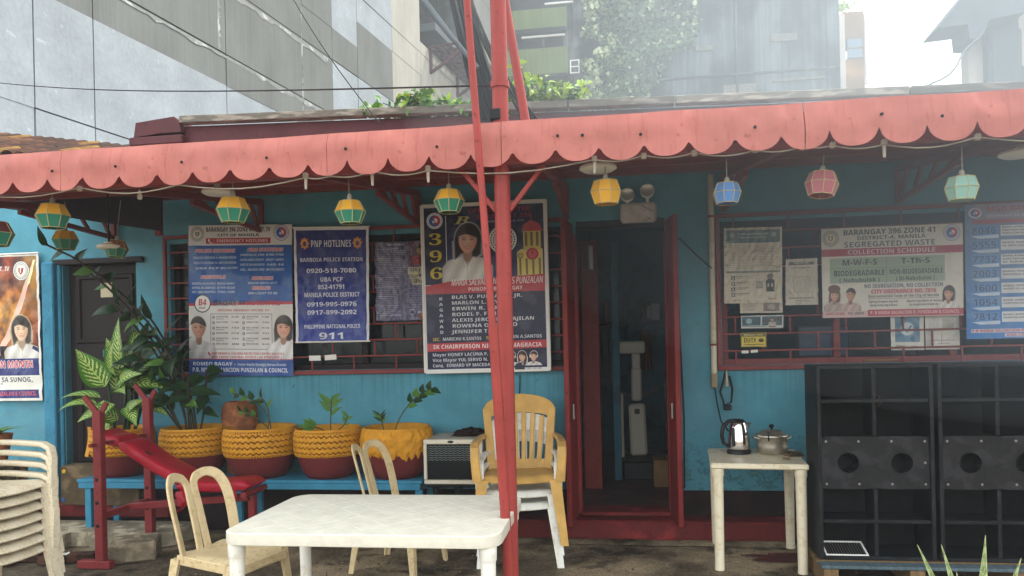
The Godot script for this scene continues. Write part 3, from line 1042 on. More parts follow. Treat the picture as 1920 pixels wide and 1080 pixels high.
func build_hall() -> void:
	var b := thing("hall_building", "low sky blue community hall with red door and barred windows", "building")
	var holes := [[-3.80, -0.43, 1.32, 2.42], [-0.34, 0.36, 0.16, 2.41], [0.77, 3.30, 1.30, 2.40], [-4.82, -4.12, 0.16, 2.28]]
	var s := Shape.new()
	wall_boxes(s, -7.2, 3.6, 0.34, 3.02, -0.16, 0.0, holes.map(func(h): return [h[0], h[1], maxf(h[2], 0.34), h[3]]))
	obj("front_wall", s, hall_wall_paint(), b)
	s = Shape.new()
	wall_boxes(s, -7.2, 3.6, -0.05, 0.34, -0.16, -0.004, [[-0.34, 0.36, 0.16, 0.34], [-4.82, -4.12, 0.16, 0.34]])
	obj("wall_base", s, mat("2e191a", 0.7, {"tex": "concrete", "scale": 0.7, "world": true}), b)
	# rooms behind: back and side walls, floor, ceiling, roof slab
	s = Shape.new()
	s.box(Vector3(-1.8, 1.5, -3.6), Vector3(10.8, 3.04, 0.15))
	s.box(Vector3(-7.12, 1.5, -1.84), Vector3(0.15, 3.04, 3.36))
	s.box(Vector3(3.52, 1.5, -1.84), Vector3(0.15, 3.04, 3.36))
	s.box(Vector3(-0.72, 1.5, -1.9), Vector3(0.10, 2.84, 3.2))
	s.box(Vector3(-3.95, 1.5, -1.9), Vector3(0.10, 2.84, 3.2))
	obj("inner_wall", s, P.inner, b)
	s = Shape.new()
	s.box(Vector3(-1.8, 0.075, -1.86), Vector3(10.5, 0.2, 3.38))
	obj("floor_slab", s, mat("5a3a38", 0.4, {"tex": "concrete", "scale": 0.5, "world": true}), b)
	s = Shape.new()
	s.box(Vector3(-1.8, 2.98, -1.86), Vector3(10.5, 0.08, 3.38))
	obj("ceiling_board", s, mat("7f8a90", 0.8), b)
	# roof edge: maroon fascia and a weathered grey gutter lip above it; it drops a little to the right
	var tilt := Basis(Vector3.BACK, -0.0285)
	s = Shape.new()
	s.box(Vector3(-0.15, 3.11, -1.6), Vector3(7.3, 0.16, 3.8), 0.01, tilt)
	obj("roof_slab", s, P.soot, b)
	s = Shape.new()
	s.box(Vector3(-0.15, 3.10, 0.33), Vector3(7.4, 0.22, 0.05), 0.008, tilt)
	obj("roof_fascia", s, P.fascia, b)
	var lens := [[-3.42, -1.9], [-1.89, -0.35], [-0.34, 0.42], [0.43, 2.0], [2.01, 3.4]]
	for k in lens.size():
		s = Shape.new()
		var cx: float = (lens[k][0] + lens[k][1]) * 0.5
		s.box(Vector3(cx, 3.245 - (cx + 0.15) * 0.0285, 0.385), Vector3(lens[k][1] - lens[k][0], 0.055, 0.09), 0.004, tilt)
		obj("gutter_board", s, P.board_pale if k == 3 else P.board, b)
	s = Shape.new()
	s.box(Vector3(-3.63, 3.185, 0.37), Vector3(0.46, 0.07, 0.12), 0.01)
	obj("roof_bracket", s, P.fascia, b)
	var prof := PackedVector2Array([Vector2(-0.22, 3.22), Vector2(0.0, 3.24), Vector2(0.19, 3.24), Vector2(0.17, 3.33), Vector2(0.13, 3.365), Vector2(-0.20, 3.335)])
	s = Shape.new()
	s.prism(prof, 0.1, 0.42, Vector3(-3.6, 0, 0))
	obj("ridge_cap", s, P.fascia, b)
	# left window
	var w := Node3D.new()
	w.name = "window"
	b.add_child(w, true)
	grille(w, -3.83, -0.42, 1.30, 2.47, 0.13, 0.36, 0.22)
	s = Shape.new()
	for q in [[-3.77, -0.46, 1.34, 0.05], [-3.77, -0.46, 2.40, 0.05]]:
		s.box(Vector3((q[0] + q[1]) * 0.5, q[2], -0.08), Vector3(q[1] - q[0], q[3], 0.06), 0.004)
	for x in [-3.775, -2.95, -2.1, -1.27, -0.455]:
		s.box(Vector3(x, 1.87, -0.081), Vector3(0.05, 1.01, 0.056), 0.004)
	obj("window_frame", s, P.dark_wood, w)
	for k in 4:
		s = Shape.new()
		s.box(Vector3(-3.36 + k * 0.83, 1.87, -0.095), Vector3(0.78, 1.0, 0.005))
		var gm := mat("48565c", 0.1, {"spec": 0.2})
		gm.albedo_color.a = 0.06
		gm.transparency = BaseMaterial3D.TRANSPARENCY_ALPHA
		obj("pane", s, gm, w)
	# right window
	w = Node3D.new()
	w.name = "window"
	b.add_child(w, true)
	grille(w, 0.745, 3.32, 1.28, 2.44, 0.13, 0.40, 0.12)
	s = Shape.new()
	for q in [1.32, 2.38]:
		s.box(Vector3(2.03, q, -0.08), Vector3(2.5, 0.05, 0.06), 0.004)
	for x in [0.795, 1.62, 2.44, 3.27]:
		s.box(Vector3(x, 1.85, -0.081), Vector3(0.05, 1.01, 0.056), 0.004)
	obj("window_frame", s, P.maroon, w)
	s = Shape.new()
	s.box(Vector3(2.03, 2.36, -0.03), Vector3(2.5, 0.10, 0.03), 0.004)
	obj("blind_box", s, P.dark_wood, w)
	s = Shape.new()
	s.box(Vector3(1.45, 2.06, -0.13), Vector3(0.4, 0.012, 0.012))
	s.box(Vector3(1.42, 1.95, -0.13), Vector3(0.012, 0.22, 0.012))
	obj("curtain_rod", s, P.white_paint, w)
	# main doorway: frame, two red leaves folded out
	var d := b
	s = Shape.new()
	s.box(Vector3(-0.352, 1.25, -0.06), Vector3(0.05, 2.20, 0.13), 0.005)
	s.box(Vector3(0.372, 1.25, -0.06), Vector3(0.05, 2.20, 0.13), 0.005)
	obj("door_frame", s, P.door_red, d)
	s = Shape.new()
	s.box(Vector3(0.01, 2.425, -0.06), Vector3(0.69, 0.06, 0.125), 0.005)
	obj("door_head", s, P.dark_wood, d)
	for sd in [-1.0, 1.0]:
		s = Shape.new()
		var lean := Basis(Vector3.UP, sd * 0.13)
		s.box(Vector3(0.392 if sd > 0 else -0.392, 1.275, 0.155), Vector3(0.04, 2.31, 0.29), 0.006, lean)
		var lf := obj("door", s, P.door_red, d)
		s = Shape.new()
		s.box(Vector3(sd * 0.392 - sd * 0.028, 0.98, 0.26), Vector3(0.016, 0.12, 0.02), 0.005)
		obj("handle", s, P.bolt, lf)
		s = Shape.new()
		for y in [0.45, 1.3, 2.15]:
			s.box(Vector3(sd * 0.392 - sd * 0.022, y, 0.02), Vector3(0.012, 0.1, 0.05), 0.003)
		obj("hinge", s, P.black_plastic, lf)
	s = Shape.new()
	s.box(Vector3(0.01, 0.17, -0.04), Vector3(0.68, 0.03, 0.26), 0.006)
	obj("door_sill", s, P.step_red, d)
	# things built into the room seen through the door
	s = Shape.new()
	s.box(Vector3(-0.27, 1.3, -0.9), Vector3(0.16, 2.25, 0.06), 0.006)
	obj("inner_door", s, P.door_red, d)
	s = Shape.new()
	s.box(Vector3(-0.05, 1.3, -1.35), Vector3(0.07, 2.3, 0.07), 0.004)
	obj("inner_post", s, P.inner, d)
	# left wooden door with its frame and peeling blue post
	s = Shape.new()
	s.box(Vector3(-4.47, 1.22, -0.09), Vector3(0.69, 2.10, 0.035), 0.004)
	var lf2 := obj("door", s, P.dark_wood, d)
	for q in [[1.89, 0.56], [1.02, 0.86]]:
		for st in [[-0.255, 0.05, q[1] + 0.0], [0.255, 0.05, q[1]]]:
			s = Shape.new()
			s.box(Vector3(-4.47 + st[0], q[0] - (0.02 if q[1] > 0.8 else 0.0), -0.066), Vector3(0.05, st[2], 0.02), 0.008)
			obj("panel_moulding", s, P.dark_wood, lf2)
		for e in [-1, 1]:
			s = Shape.new()
			s.box(Vector3(-4.47, q[0] - (0.02 if q[1] > 0.8 else 0.0) + e * q[1] * 0.5, -0.0655), Vector3(0.562, 0.045, 0.021), 0.009)
			obj("panel_moulding", s, P.dark_wood, lf2)
	s = Shape.new()
	s.box(Vector3(-4.47, 2.30, -0.03), Vector3(0.86, 0.05, 0.12), 0.006)
	s.box(Vector3(-4.10, 1.22, -0.06), Vector3(0.05, 2.1, 0.09), 0.006)
	obj("door_frame", s, P.dark_wood, d)
	s = Shape.new()
	s.box(Vector3(-4.92, 1.24, 0.03), Vector3(0.115, 2.12, 0.075), 0.01)
	s.box(Vector3(-4.845, 1.24, 0.0), Vector3(0.035, 2.12, 0.05), 0.008)
	obj("door_post", s, mat("3f86a4", 0.7, {"tex": "chip", "scale": 1.6, "world": true, "bump": "relief", "depth": 0.8}), d)
	s = Shape.new()
	s.box(Vector3(-4.35, 0.17, 0.05), Vector3(1.2, 0.11, 0.24), 0.012)
	obj("door_sill", s, P.step_red, d)
	# things on the hall's own front: a note on the side door, the emergency lamp, conduit and socket
	var note := Shape.new()
	note.sheet(6, 6, func(u, v): return Vector3(-4.51 + u * 0.115, 1.99 + v * 0.125, -0.0685 + 0.006 * sin(u * 3.0) * v), 0.001)
	tag(obj("paper_note", note, mat("bdb49c", 0.8)), "small yellowed paper note stuck on the dark side door", "note")
	var stk := Shape.new()
	stk.box(Vector3(-4.44, 1.50, -0.0705), Vector3(0.12, 0.065, 0.004), 0.0, Basis(Vector3.BACK, 0.04))
	tag(obj("door_sticker", stk, mat("2f7a78", 0.5)), "small teal sticker on the side door behind the spotted leaves", "sticker")
	stk = Shape.new()
	stk.box(Vector3(-4.40, 1.42, -0.0705), Vector3(0.09, 0.06, 0.004), 0.0, Basis(Vector3.BACK, -0.05))
	tag(obj("door_sticker", stk, mat("4a7a9a", 0.5)), "small pale blue sticker just below the teal one on the side door", "sticker")
	var em := thing("emergency_light", "grey twin-head emergency light box above the doorway", "emergency lamp", Vector3(0.155, 2.49, 0.0))
	s = Shape.new()
	s.box(Vector3(0, 0.0, 0.05), Vector3(0.275, 0.15, 0.09), 0.02)
	obj("housing", s, mat("dcd8d6", 0.45, {"tex": "mottle", "scale": 3.0}), em)
	s = Shape.new()
	s.beam(Vector3(0.02, 0.05, 0.097), Vector3(0.11, 0.0, 0.097), 0.012, 0.003)
	s.box(Vector3(0.08, -0.052, 0.096), Vector3(0.03, 0.006, 0.003))
	obj("sticker", s, P.cable, em)
	for sd in [-1.0, 1.0]:
		var hb := Basis(Vector3.RIGHT, 1.25) 
		s = Shape.new()
		var o := Vector3(0.076 * sd - 0.005, 0.145 + 0.012 * sd, 0.07)
		s.lathe([Vector2(0, -0.05), Vector2(0.03, -0.045), Vector2(0.052, -0.01), Vector2(0.057, 0.02), Vector2(0.054, 0.026)], 20, o, hb)
		var hd := obj("lamp_head", s, P.white_paint, em)
		s = Shape.new()
		s.lathe([Vector2(0.0, -0.006), Vector2(0.03, 0.0), Vector2(0.052, 0.022)], 20, o, hb)
		obj("reflector", s, P.reflector, hd)
		s = Shape.new()
		s.tube([o + Vector3(0, -0.045, -0.01), Vector3(o.x, 0.07, 0.05)], 0.012, 8)
		obj("bracket", s, P.white_paint, hd)
	var cd := thing("conduit_pipe", "pale plastic conduit pipe running down beside the right window", "pipe", Vector3(0.70, 1.24, 0.03))
	s = Shape.new()
	s.tube([Vector3(0.004, 1.52, 0), Vector3(0.002, 0.8, 0), Vector3(0, 0, 0)], 0.022, 10)
	obj("pipe", s, P.pvc, cd)
	for y in [0.22, 1.2]:
		s = Shape.new()
		s.lathe([Vector2(0.025, -0.008), Vector2(0.026, 0.008)], 10, Vector3(0, y, 0))
		obj("clip", s, P.door_red, cd)
	s = Shape.new()
	s.box(Vector3(0, -0.05, 0.0), Vector3(0.045, 0.12, 0.04), 0.006)
	obj("socket_box", s, mat("8a7d66", 0.6), cd)
	s = Shape.new()
	s.tube([Vector3(0.0, -0.10, 0.012), Vector3(0.012, -0.22, 0.03), Vector3(0.035, -0.36, 0.06), Vector3(0.09, -0.44, 0.1)], 0.006, 6)
	obj("flex", s, P.cable, cd)
	var cb := thing("looped_plug_cable", "black plug cord looped on a hook under the right window", "cord", Vector3(0.79, 1.26, 0.02))
	s = Shape.new()
	s.tube([Vector3(0, 0.02, 0.01), Vector3(-0.02, -0.06, 0.02), Vector3(-0.05, -0.16, 0.02), Vector3(-0.02, -0.26, 0.02), Vector3(0.03, -0.24, 0.02), Vector3(0.04, -0.14, 0.02), Vector3(0.02, -0.04, 0.02)], 0.008, 6)
	obj("cord_loop", s, P.cable, cb)
	s = Shape.new()
	s.box(Vector3(0.0, -0.28, 0.02), Vector3(0.06, 0.035, 0.03), 0.006)
	obj("plug", s, P.black_plastic, cb)
	s = Shape.new()
	s.tube([Vector3(0.0, 0.0, 0.02), Vector3(0.002, -0.12, 0.022)], [0.006, 0.014], 8)
	obj("white_plug", s, P.cable_pale, cb)
	var wl := thing("wall_cable", "thin dark cable sagging from the doorway to the conduit", "cable")
	s = Shape.new()
	s.tube([Vector3(0.40, 2.30, 0.02), Vector3(0.47, 2.28, 0.02), Vector3(0.58, 2.16, 0.02), Vector3(0.70, 2.04, 0.05)], 0.006, 6)
	s.tube([Vector3(0.44, 2.30, 0.015), Vector3(0.45, 1.6, 0.015), Vector3(0.47, 0.9, 0.015), Vector3(0.46, 0.36, 0.015)], 0.006, 6)
	obj("cable_run", s, P.cable, wl)
	s = Shape.new()
	s.tube([Vector3(-0.80, 1.25, 0.012), Vector3(-0.81, 1.05, 0.012), Vector3(-0.84, 0.85, 0.012)], 0.004, 5)
	tag(obj("thin_wire", s, P.cable), "thin black wire hanging down below the navy officials board", "wire")
	# room contents seen through the doorway
	var ex := thing("exercise_machine", "pale grey upright exercise machine with handlebars inside the doorway", "exercise machine", Vector3(0.16, 0.2, -1.5))
	s = Shape.new()
	s.box(Vector3(-0.015, 0.44, 0), Vector3(0.16, 0.50, 0.14), 0.02, Basis(Vector3.BACK, 0.03))
	obj("lower_cover", s, mat("a8a698", 0.5), ex)
	s = Shape.new()
	s.box(Vector3(-0.02, 0.88, 0), Vector3(0.10, 0.32, 0.10), 0.015)
	obj("column", s, mat("9a9890", 0.5), ex)
	s = Shape.new()
	s.box(Vector3(-0.08, 1.24, 0), Vector3(0.30, 0.12, 0.12), 0.015)
	obj("console", s, mat("a5a394", 0.5), ex)
	s = Shape.new()
	s.box(Vector3(-0.02, 1.1, 0.0), Vector3(0.08, 0.16, 0.06), 0.01)
	obj("neck", s, mat("9a9890", 0.5), ex)
	for sd in [-1.0, 1.0]:
		s = Shape.new()
		s.tube([Vector3(-0.02 + sd * 0.05, 0.76, 0), Vector3(-0.02 + sd * 0.14, 0.80, 0.06), Vector3(-0.02 + sd * 0.22, 0.84, 0.1)], 0.012, 8)
		obj("handlebar", s, P.bolt, ex)
	s = Shape.new()
	s.box(Vector3(-0.17, 0.48, 0.02), Vector3(0.04, 0.62, 0.04), 0.006)
	obj("side_rail", s, mat("a8a698", 0.5), ex)
	s = Shape.new()
	s.box(Vector3(-0.02, 0.62, 0.075), Vector3(0.05, 0.05, 0.01), 0.004)
	obj("knob", s, P.black_plastic, ex)
	s = Shape.new()
	s.box(Vector3(0, 0.09, 0.1), Vector3(0.34, 0.18, 0.5), 0.02)
	obj("base", s, P.black, ex)
	var fr := thing("picture_frame", "small dark picture frame on the blue wall inside the hall", "picture", Vector3(0.40, 1.86, -3.5))
	s = Shape.new()
	s.box(Vector3.ZERO, Vector3(0.26, 0.28, 0.03), 0.008)
	obj("frame", s, P.dark_wood, fr)
	s = Shape.new()
	s.box(Vector3(-0.05, 0, 0.017), Vector3(0.05, 0.16, 0.004))
	s.box(Vector3(0.03, 0, 0.0165), Vector3(0.1, 0.2, 0.003))
	obj("print", s, mat("b8bcb8", 0.5), fr)
	var sh := thing("wall_shelf", "dark wall shelf with hanging tools inside the hall", "shelf", Vector3(-0.1, 1.72, -3.4))
	s = Shape.new()
	s.box(Vector3.ZERO, Vector3(0.5, 0.03, 0.2), 0.005)
	obj("board", s, P.dark_wood, sh)
	for k in 4:
		s = Shape.new()
		s.box(Vector3(-0.18 + k * 0.11, -0.3 + 0.35 * (k % 2), 0.05), Vector3(0.03 + 0.02 * (k % 3), 0.5, 0.03), 0.006)
		obj("tool", s, [P.inner, P.maroon, P.bolt, P.black][k], sh)
	var cb2 := thing("white_cupboard", "white cupboard and stacked papers at the right inside the doorway", "cupboard", Vector3(0.62, 0.2, -1.9))
	s = Shape.new()
	s.box(Vector3(0, 0.5, 0), Vector3(0.36, 0.62, 0.4), 0.01)
	obj("carcass", s, mat("9a9a92", 0.5), cb2)
	s = Shape.new()
	for k in 4:
		s.box(Vector3(-0.02 + 0.01 * k, 0.84 + 0.03 * k, 0.02), Vector3(0.34 - 0.02 * k, 0.025, 0.3), 0.003)
	obj("papers", s, mat("b5b2a6", 0.8), cb2)
	for q in [[-0.12, 0.95, -2.6, 0.20, 0.9, "5a6a70", "grey cloth hanging on the back wall behind the exercise machine"], [0.30, 1.15, -3.1, 0.16, 0.6, "6a4a3c", "brown jacket hanging beside the picture frame inside the hall"]]:
		var cl := thing("hanging_cloth", q[6], "cloth", Vector3(q[0], q[1], q[2]))
		s = Shape.new()
		s.sheet(14, 12, func(u, v): return Vector3((u - 0.5) * q[3] * (1.0 - 0.25 * v), q[4] * v * 0.8, 0.03 * sin(u * 15.0) * (1.2 - v)), 0.004)
		obj("cloth", s, mat(q[5], 0.9, {"tex": "mottle", "scale": 3.0}), cl)
		s = Shape.new()
		s.tube([Vector3(0, q[4] * 0.8, 0), Vector3(0, q[4] * 0.8 + 0.05, -0.02)], 0.006, 6)
		obj("hook", s, P.bolt, cl)
	var bx := thing("carton_box", "brown carton box on the floor inside the doorway", "box", Vector3(0.42, 0.18, -1.1))
	s = Shape.new()
	s.box(Vector3(0, 0.12, 0), Vector3(0.3, 0.24, 0.3), 0.004)
	obj("carton", s, mat("8a6a48", 0.85, {"tex": "mottle", "scale": 2.0}), bx)
	s = Shape.new()
	s.box(Vector3(0, 0.2415, 0), Vector3(0.05, 0.003, 0.3))
	obj("packing_tape", s, mat("b09a70", 0.3), bx)
	var sw := thing("hanging_lamp_tube", "pale tube hanging near the top left inside the doorway", "tube", Vector3(-0.24, 2.12, -0.5))
	s = Shape.new()
	s.tube([Vector3(0, 0, 0), Vector3(0, 0.20, 0)], 0.022, 10)
	obj("tube", s, mat("a8b0b0", 0.4), sw)
	s = Shape.new()
	s.tube([Vector3(0, 0.20, 0), Vector3(0.0, 0.82, 0)], 0.004, 5)
	obj("cord", s, P.cable, sw)
	var desk := thing("counter_desk", "dark counter seen through the right window grille", "desk", Vector3(2.0, 0.2, -0.8))
	s = Shape.new()
	s.box(Vector3(0, 0.98, 0), Vector3(2.2, 0.05, 0.5), 0.006)
	obj("top", s, P.plank, desk)
	s = Shape.new()
	s.box(Vector3(0, 0.48, -0.1), Vector3(2.1, 0.95, 0.04), 0.006)
	obj("front_panel", s, P.dark_wood, desk)
	var scr := thing("monitor", "dark flat monitor on the counter behind the right window", "monitor", Vector3(1.72, 1.205, -0.85))
	s = Shape.new()
	s.box(Vector3(0, 0.26, 0), Vector3(0.44, 0.28, 0.03), 0.008)
	s.box(Vector3(0, 0.06, -0.03), Vector3(0.05, 0.14, 0.03), 0.004)
	s.box(Vector3(0, 0.006, 0), Vector3(0.2, 0.012, 0.14), 0.003)
	obj("case", s, P.black_plastic, scr)
	s = Shape.new()
	s.box(Vector3(0, 0.26, 0.0165), Vector3(0.40, 0.24, 0.003))
	obj("panel", s, mat("3a5a78", 0.15), scr)

func build_tower_block() -> void:
	# long concrete wall receding beside the hall; s runs along it, h is height
	var b := thing("concrete_building", "tall pale grey concrete building with patched panels receding on the left", "building")
	var dir := Vector3(0.14153, 0, -0.98993)
	var nrm := Vector3(0.98993, 0, 0.14153)
	# local x along the wall, y up, z out of the wall
	b.transform = Transform3D(Basis(dir, Vector3.UP, dir.cross(Vector3.UP)), Vector3(-9.0366, 0, -4.0))
	var sgn := 1.0 if dir.cross(Vector3.UP).dot(nrm) > 0 else -1.0
	var S := [-4.0, 0.55, 1.7, 5.21, 8.23, 9.75, 11.2, 13.58, 15.9, 19.2, 22.0, 24.6, 27.6, 31.9]
	var SJ := [0, 1, 1, 1, 1, 0, 1, 0, 1, 0, 1, 1, 1, 1]
	var Hh := [0.0, 5.34, 7.20, 7.88, 9.40, 10.27, 11.05, 11.85, 12.25, 14.3, 16.8, 19.3, 24.0]
	var HJ := [0, 1, 0, 1, 1, 0, 0, 1, 0, 1, 1, 1, 0]
	var s := Shape.new()
	s.box(Vector3(5.95, 12.0, sgn * -0.19), Vector3(19.9, 24.2, 0.30))
	s.box(Vector3(18.95, 6.1, sgn * -0.19), Vector3(6.1, 12.3, 0.30))
	s.box(Vector3(18.95, 20.3, sgn * -0.19), Vector3(6.1, 7.8, 0.30))
	s.box(Vector3(26.95, 12.0, sgn * -0.19), Vector3(9.9, 24.2, 0.30))
	obj("core_wall", s, P.gap, b)
	s = Shape.new()
	s.box(Vector3(31.75, 12.0, sgn * -2.4), Vector3(0.3, 24.2, 4.0))
	obj("end_wall", s, P.grey_wall, b)
	for i in S.size() - 1:
		for k in Hh.size() - 1:
			var a: float = S[i]
			var c: float = S[i + 1]
			var lo: float = Hh[k]
			var hi: float = Hh[k + 1]
			var ms := (a + c) * 0.5
			var mh := (lo + hi) * 0.5
			if ms > 15.9 and ms < 22.0 and mh > 12.25 and mh < 16.8:
				continue
			if (k == 1 or k == 0) and ms < 0.5 : pass
			var grey := ms > 0.9 and ms < 9.75 and mh > 7.2
			if ms < 1.7 and ms > 0.9: grey = mh > 7.2
			if ms > 9.75 and ms < 11.2: grey = mh > 9.4 and mh < 10.27
			if ms > 11.2 and ms < 13.58: grey = mh > 9.4 and mh < 11.05
			var m: Material = P.grey_wall if grey else (P.pale_wall if ms < 13.6 else P.pale_warm)
			var g := 0.014
			var x0: float = a + (g if SJ[i] else 0.0)
			var x1: float = c - (g if SJ[i + 1] else 0.0)
			var y0: float = lo + (g if HJ[k] and not (k == 1 and a < 0.5) else 0.0)
			var y1: float = hi - (g if HJ[k + 1] and not (k == 0 and a < 0.5) else 0.0)
			s = Shape.new()
			s.box(Vector3((x0 + x1) * 0.5, (y0 + y1) * 0.5, sgn * (-0.02 + 0.003 * ((i * 7 + k * 3) % 4))), Vector3(x1 - x0, y1 - y0, 0.06))
			obj("panel", s, m, b)
	# rough pale pointing along some joints
	var nz := FastNoiseLite.new()
	nz.seed = 9
	nz.frequency = 1.1
	for q in [[1.8, 9.6, 7.84, 0.10, false], [2.0, 9.5, 9.34, 0.13, false], [9.4, 11.8, 5.25, 0.14, true], [7.3, 11.8, 8.19, 0.05, true], [7.9, 9.4, 4.95, 0.10, true], [0.1, 4.0, 9.75, 0.1, true]]:
		s = Shape.new()
		var n := 40
		for j in n:
			var t0 := float(j) / n
			var t1 := float(j + 1) / n
			var w0: float = q[3] * (0.35 + 0.9 * absf(nz.get_noise_2d(t0 * 9.0, q[2])) * 2.0)
			var w1: float = q[3] * (0.35 + 0.9 * absf(nz.get_noise_2d(t1 * 9.0, q[2])) * 2.0)
			var u0: float = lerpf(q[0], q[1], t0)
			var u1: float = lerpf(q[0], q[1], t1)
			var zz := sgn * 0.024
			if q[4]:
				s.quad(Vector3(q[2], u0, zz), Vector3(q[2] + w0, u0, zz), Vector3(q[2] + w1, u1, zz), Vector3(q[2], u1, zz), Vector3(0, 0, sgn))
			else:
				s.quad(Vector3(u0, q[2], zz), Vector3(u1, q[2], zz), Vector3(u1, q[2] - w1, zz), Vector3(u0, q[2] - w0, zz), Vector3(0, 0, sgn))
		obj("pointing", s, P.white_paste, b)
	# deep opening with a dark slab, and the steel ledge below it
	s = Shape.new()
	s.box(Vector3(18.95, 12.17, sgn * -1.6), Vector3(6.1, 0.16, 3.1))
	s.box(Vector3(18.95, 16.88, sgn * -1.6), Vector3(6.1, 0.16, 3.1))
	s.box(Vector3(18.95, 14.5, sgn * -3.1), Vector3(6.1, 4.6, 0.1))
	s.box(Vector3(15.85, 14.5, sgn * -1.7), Vector3(0.1, 4.5, 2.7))
	s.box(Vector3(22.05, 14.5, sgn * -1.7), Vector3(0.1, 4.5, 2.7))
	obj("recess", s, P.dark_wall2, b)
	s = Shape.new()
	s.box(Vector3(19.6, 13.35, sgn * -0.6), Vector3(4.6, 0.3, 1.3), 0.02)
	obj("balcony_slab", s, P.house_dark, b)
	var lg := thing("steel_ledge", "rusty perforated steel ledge on triangle brackets on the concrete building", "ledge")
	lg.transform = b.transform
	for j in 7:
		s = Shape.new()
		s.beam(Vector3(16.6, 12.34, sgn * (0.08 + j * 0.24)), Vector3(23.2, 12.34, sgn * (0.08 + j * 0.24)), 0.09, 0.05)
		obj("rail", s, P.fascia, lg)
	for k in 15:
		s = Shape.new()
		s.beam(Vector3(16.6 + k * 0.47, 12.30, sgn * 0.03), Vector3(16.6 + k * 0.47, 12.30, sgn * 1.55), 0.12, 0.04)
		obj("cross_bar", s, P.fascia, lg)
	for x in [16.75, 19.5, 22.4]:
		s = Shape.new()
		s.beam(Vector3(x, 12.3, sgn * 0.06), Vector3(x, 11.40, sgn * 0.06), 0.09, 0.09)
		s.beam(Vector3(x, 11.43, sgn * 0.06), Vector3(x, 12.25, sgn * 1.5), 0.09, 0.09)
		obj("bracket", s, P.fascia, lg)

func leaf_shape(ln: float, wd: float, curl: float, fold := 0.25, n := 8, peak := 0.45) -> Shape:
	# grows along +y from the origin, face towards +z, curling back towards -z... +z is up when laid flat
	var s := Shape.new()
	var pts := []
	var p := Vector3.ZERO
	for j in n + 1:
		pts.append(p)
		var a := curl * float(j) / n
		p += Vector3(0, cos(a), -sin(a)) * ln / n
	s.sheet(4, n, func(u, v):
		var j := mini(int(v * n), n - 1)
		var q: Vector3 = (pts[j] as Vector3).lerp(pts[j + 1], v * n - j)
		var k: float = pow(v, peak / (1.0 - peak + 0.2)) if v > 0.0 else 0.0
		var w: float = wd * 0.5 * sin(PI * clampf(k, 0.02, 0.995)) + 0.001
		var e: float = u * 2.0 - 1.0
		return q + Vector3(e * w, 0, absf(e) * w * fold))
	return s

func leaf_cloud(called: String, mm_mesh: Mesh, places: Array, parent: Node) -> MultiMeshInstance3D:
	var mm := MultiMesh.new()
	mm.transform_format = MultiMesh.TRANSFORM_3D
	mm.mesh = mm_mesh
	mm.instance_count = places.size()
	for i in places.size():
		mm.set_instance_transform(i, places[i])
	var mi := MultiMeshInstance3D.new()
	mi.multimesh = mm
	mi.name = called
	parent.add_child(mi, true)
	return mi

func rand_basis(face: Vector3, spread: float) -> Basis:
	var z := (face + Vector3(rng.randfn(), rng.randfn(), rng.randfn()) * spread).normalized()
	var x := Vector3(rng.randfn(), rng.randfn(), rng.randfn()).cross(z).normalized()
	return Basis(x, z.cross(x), z)

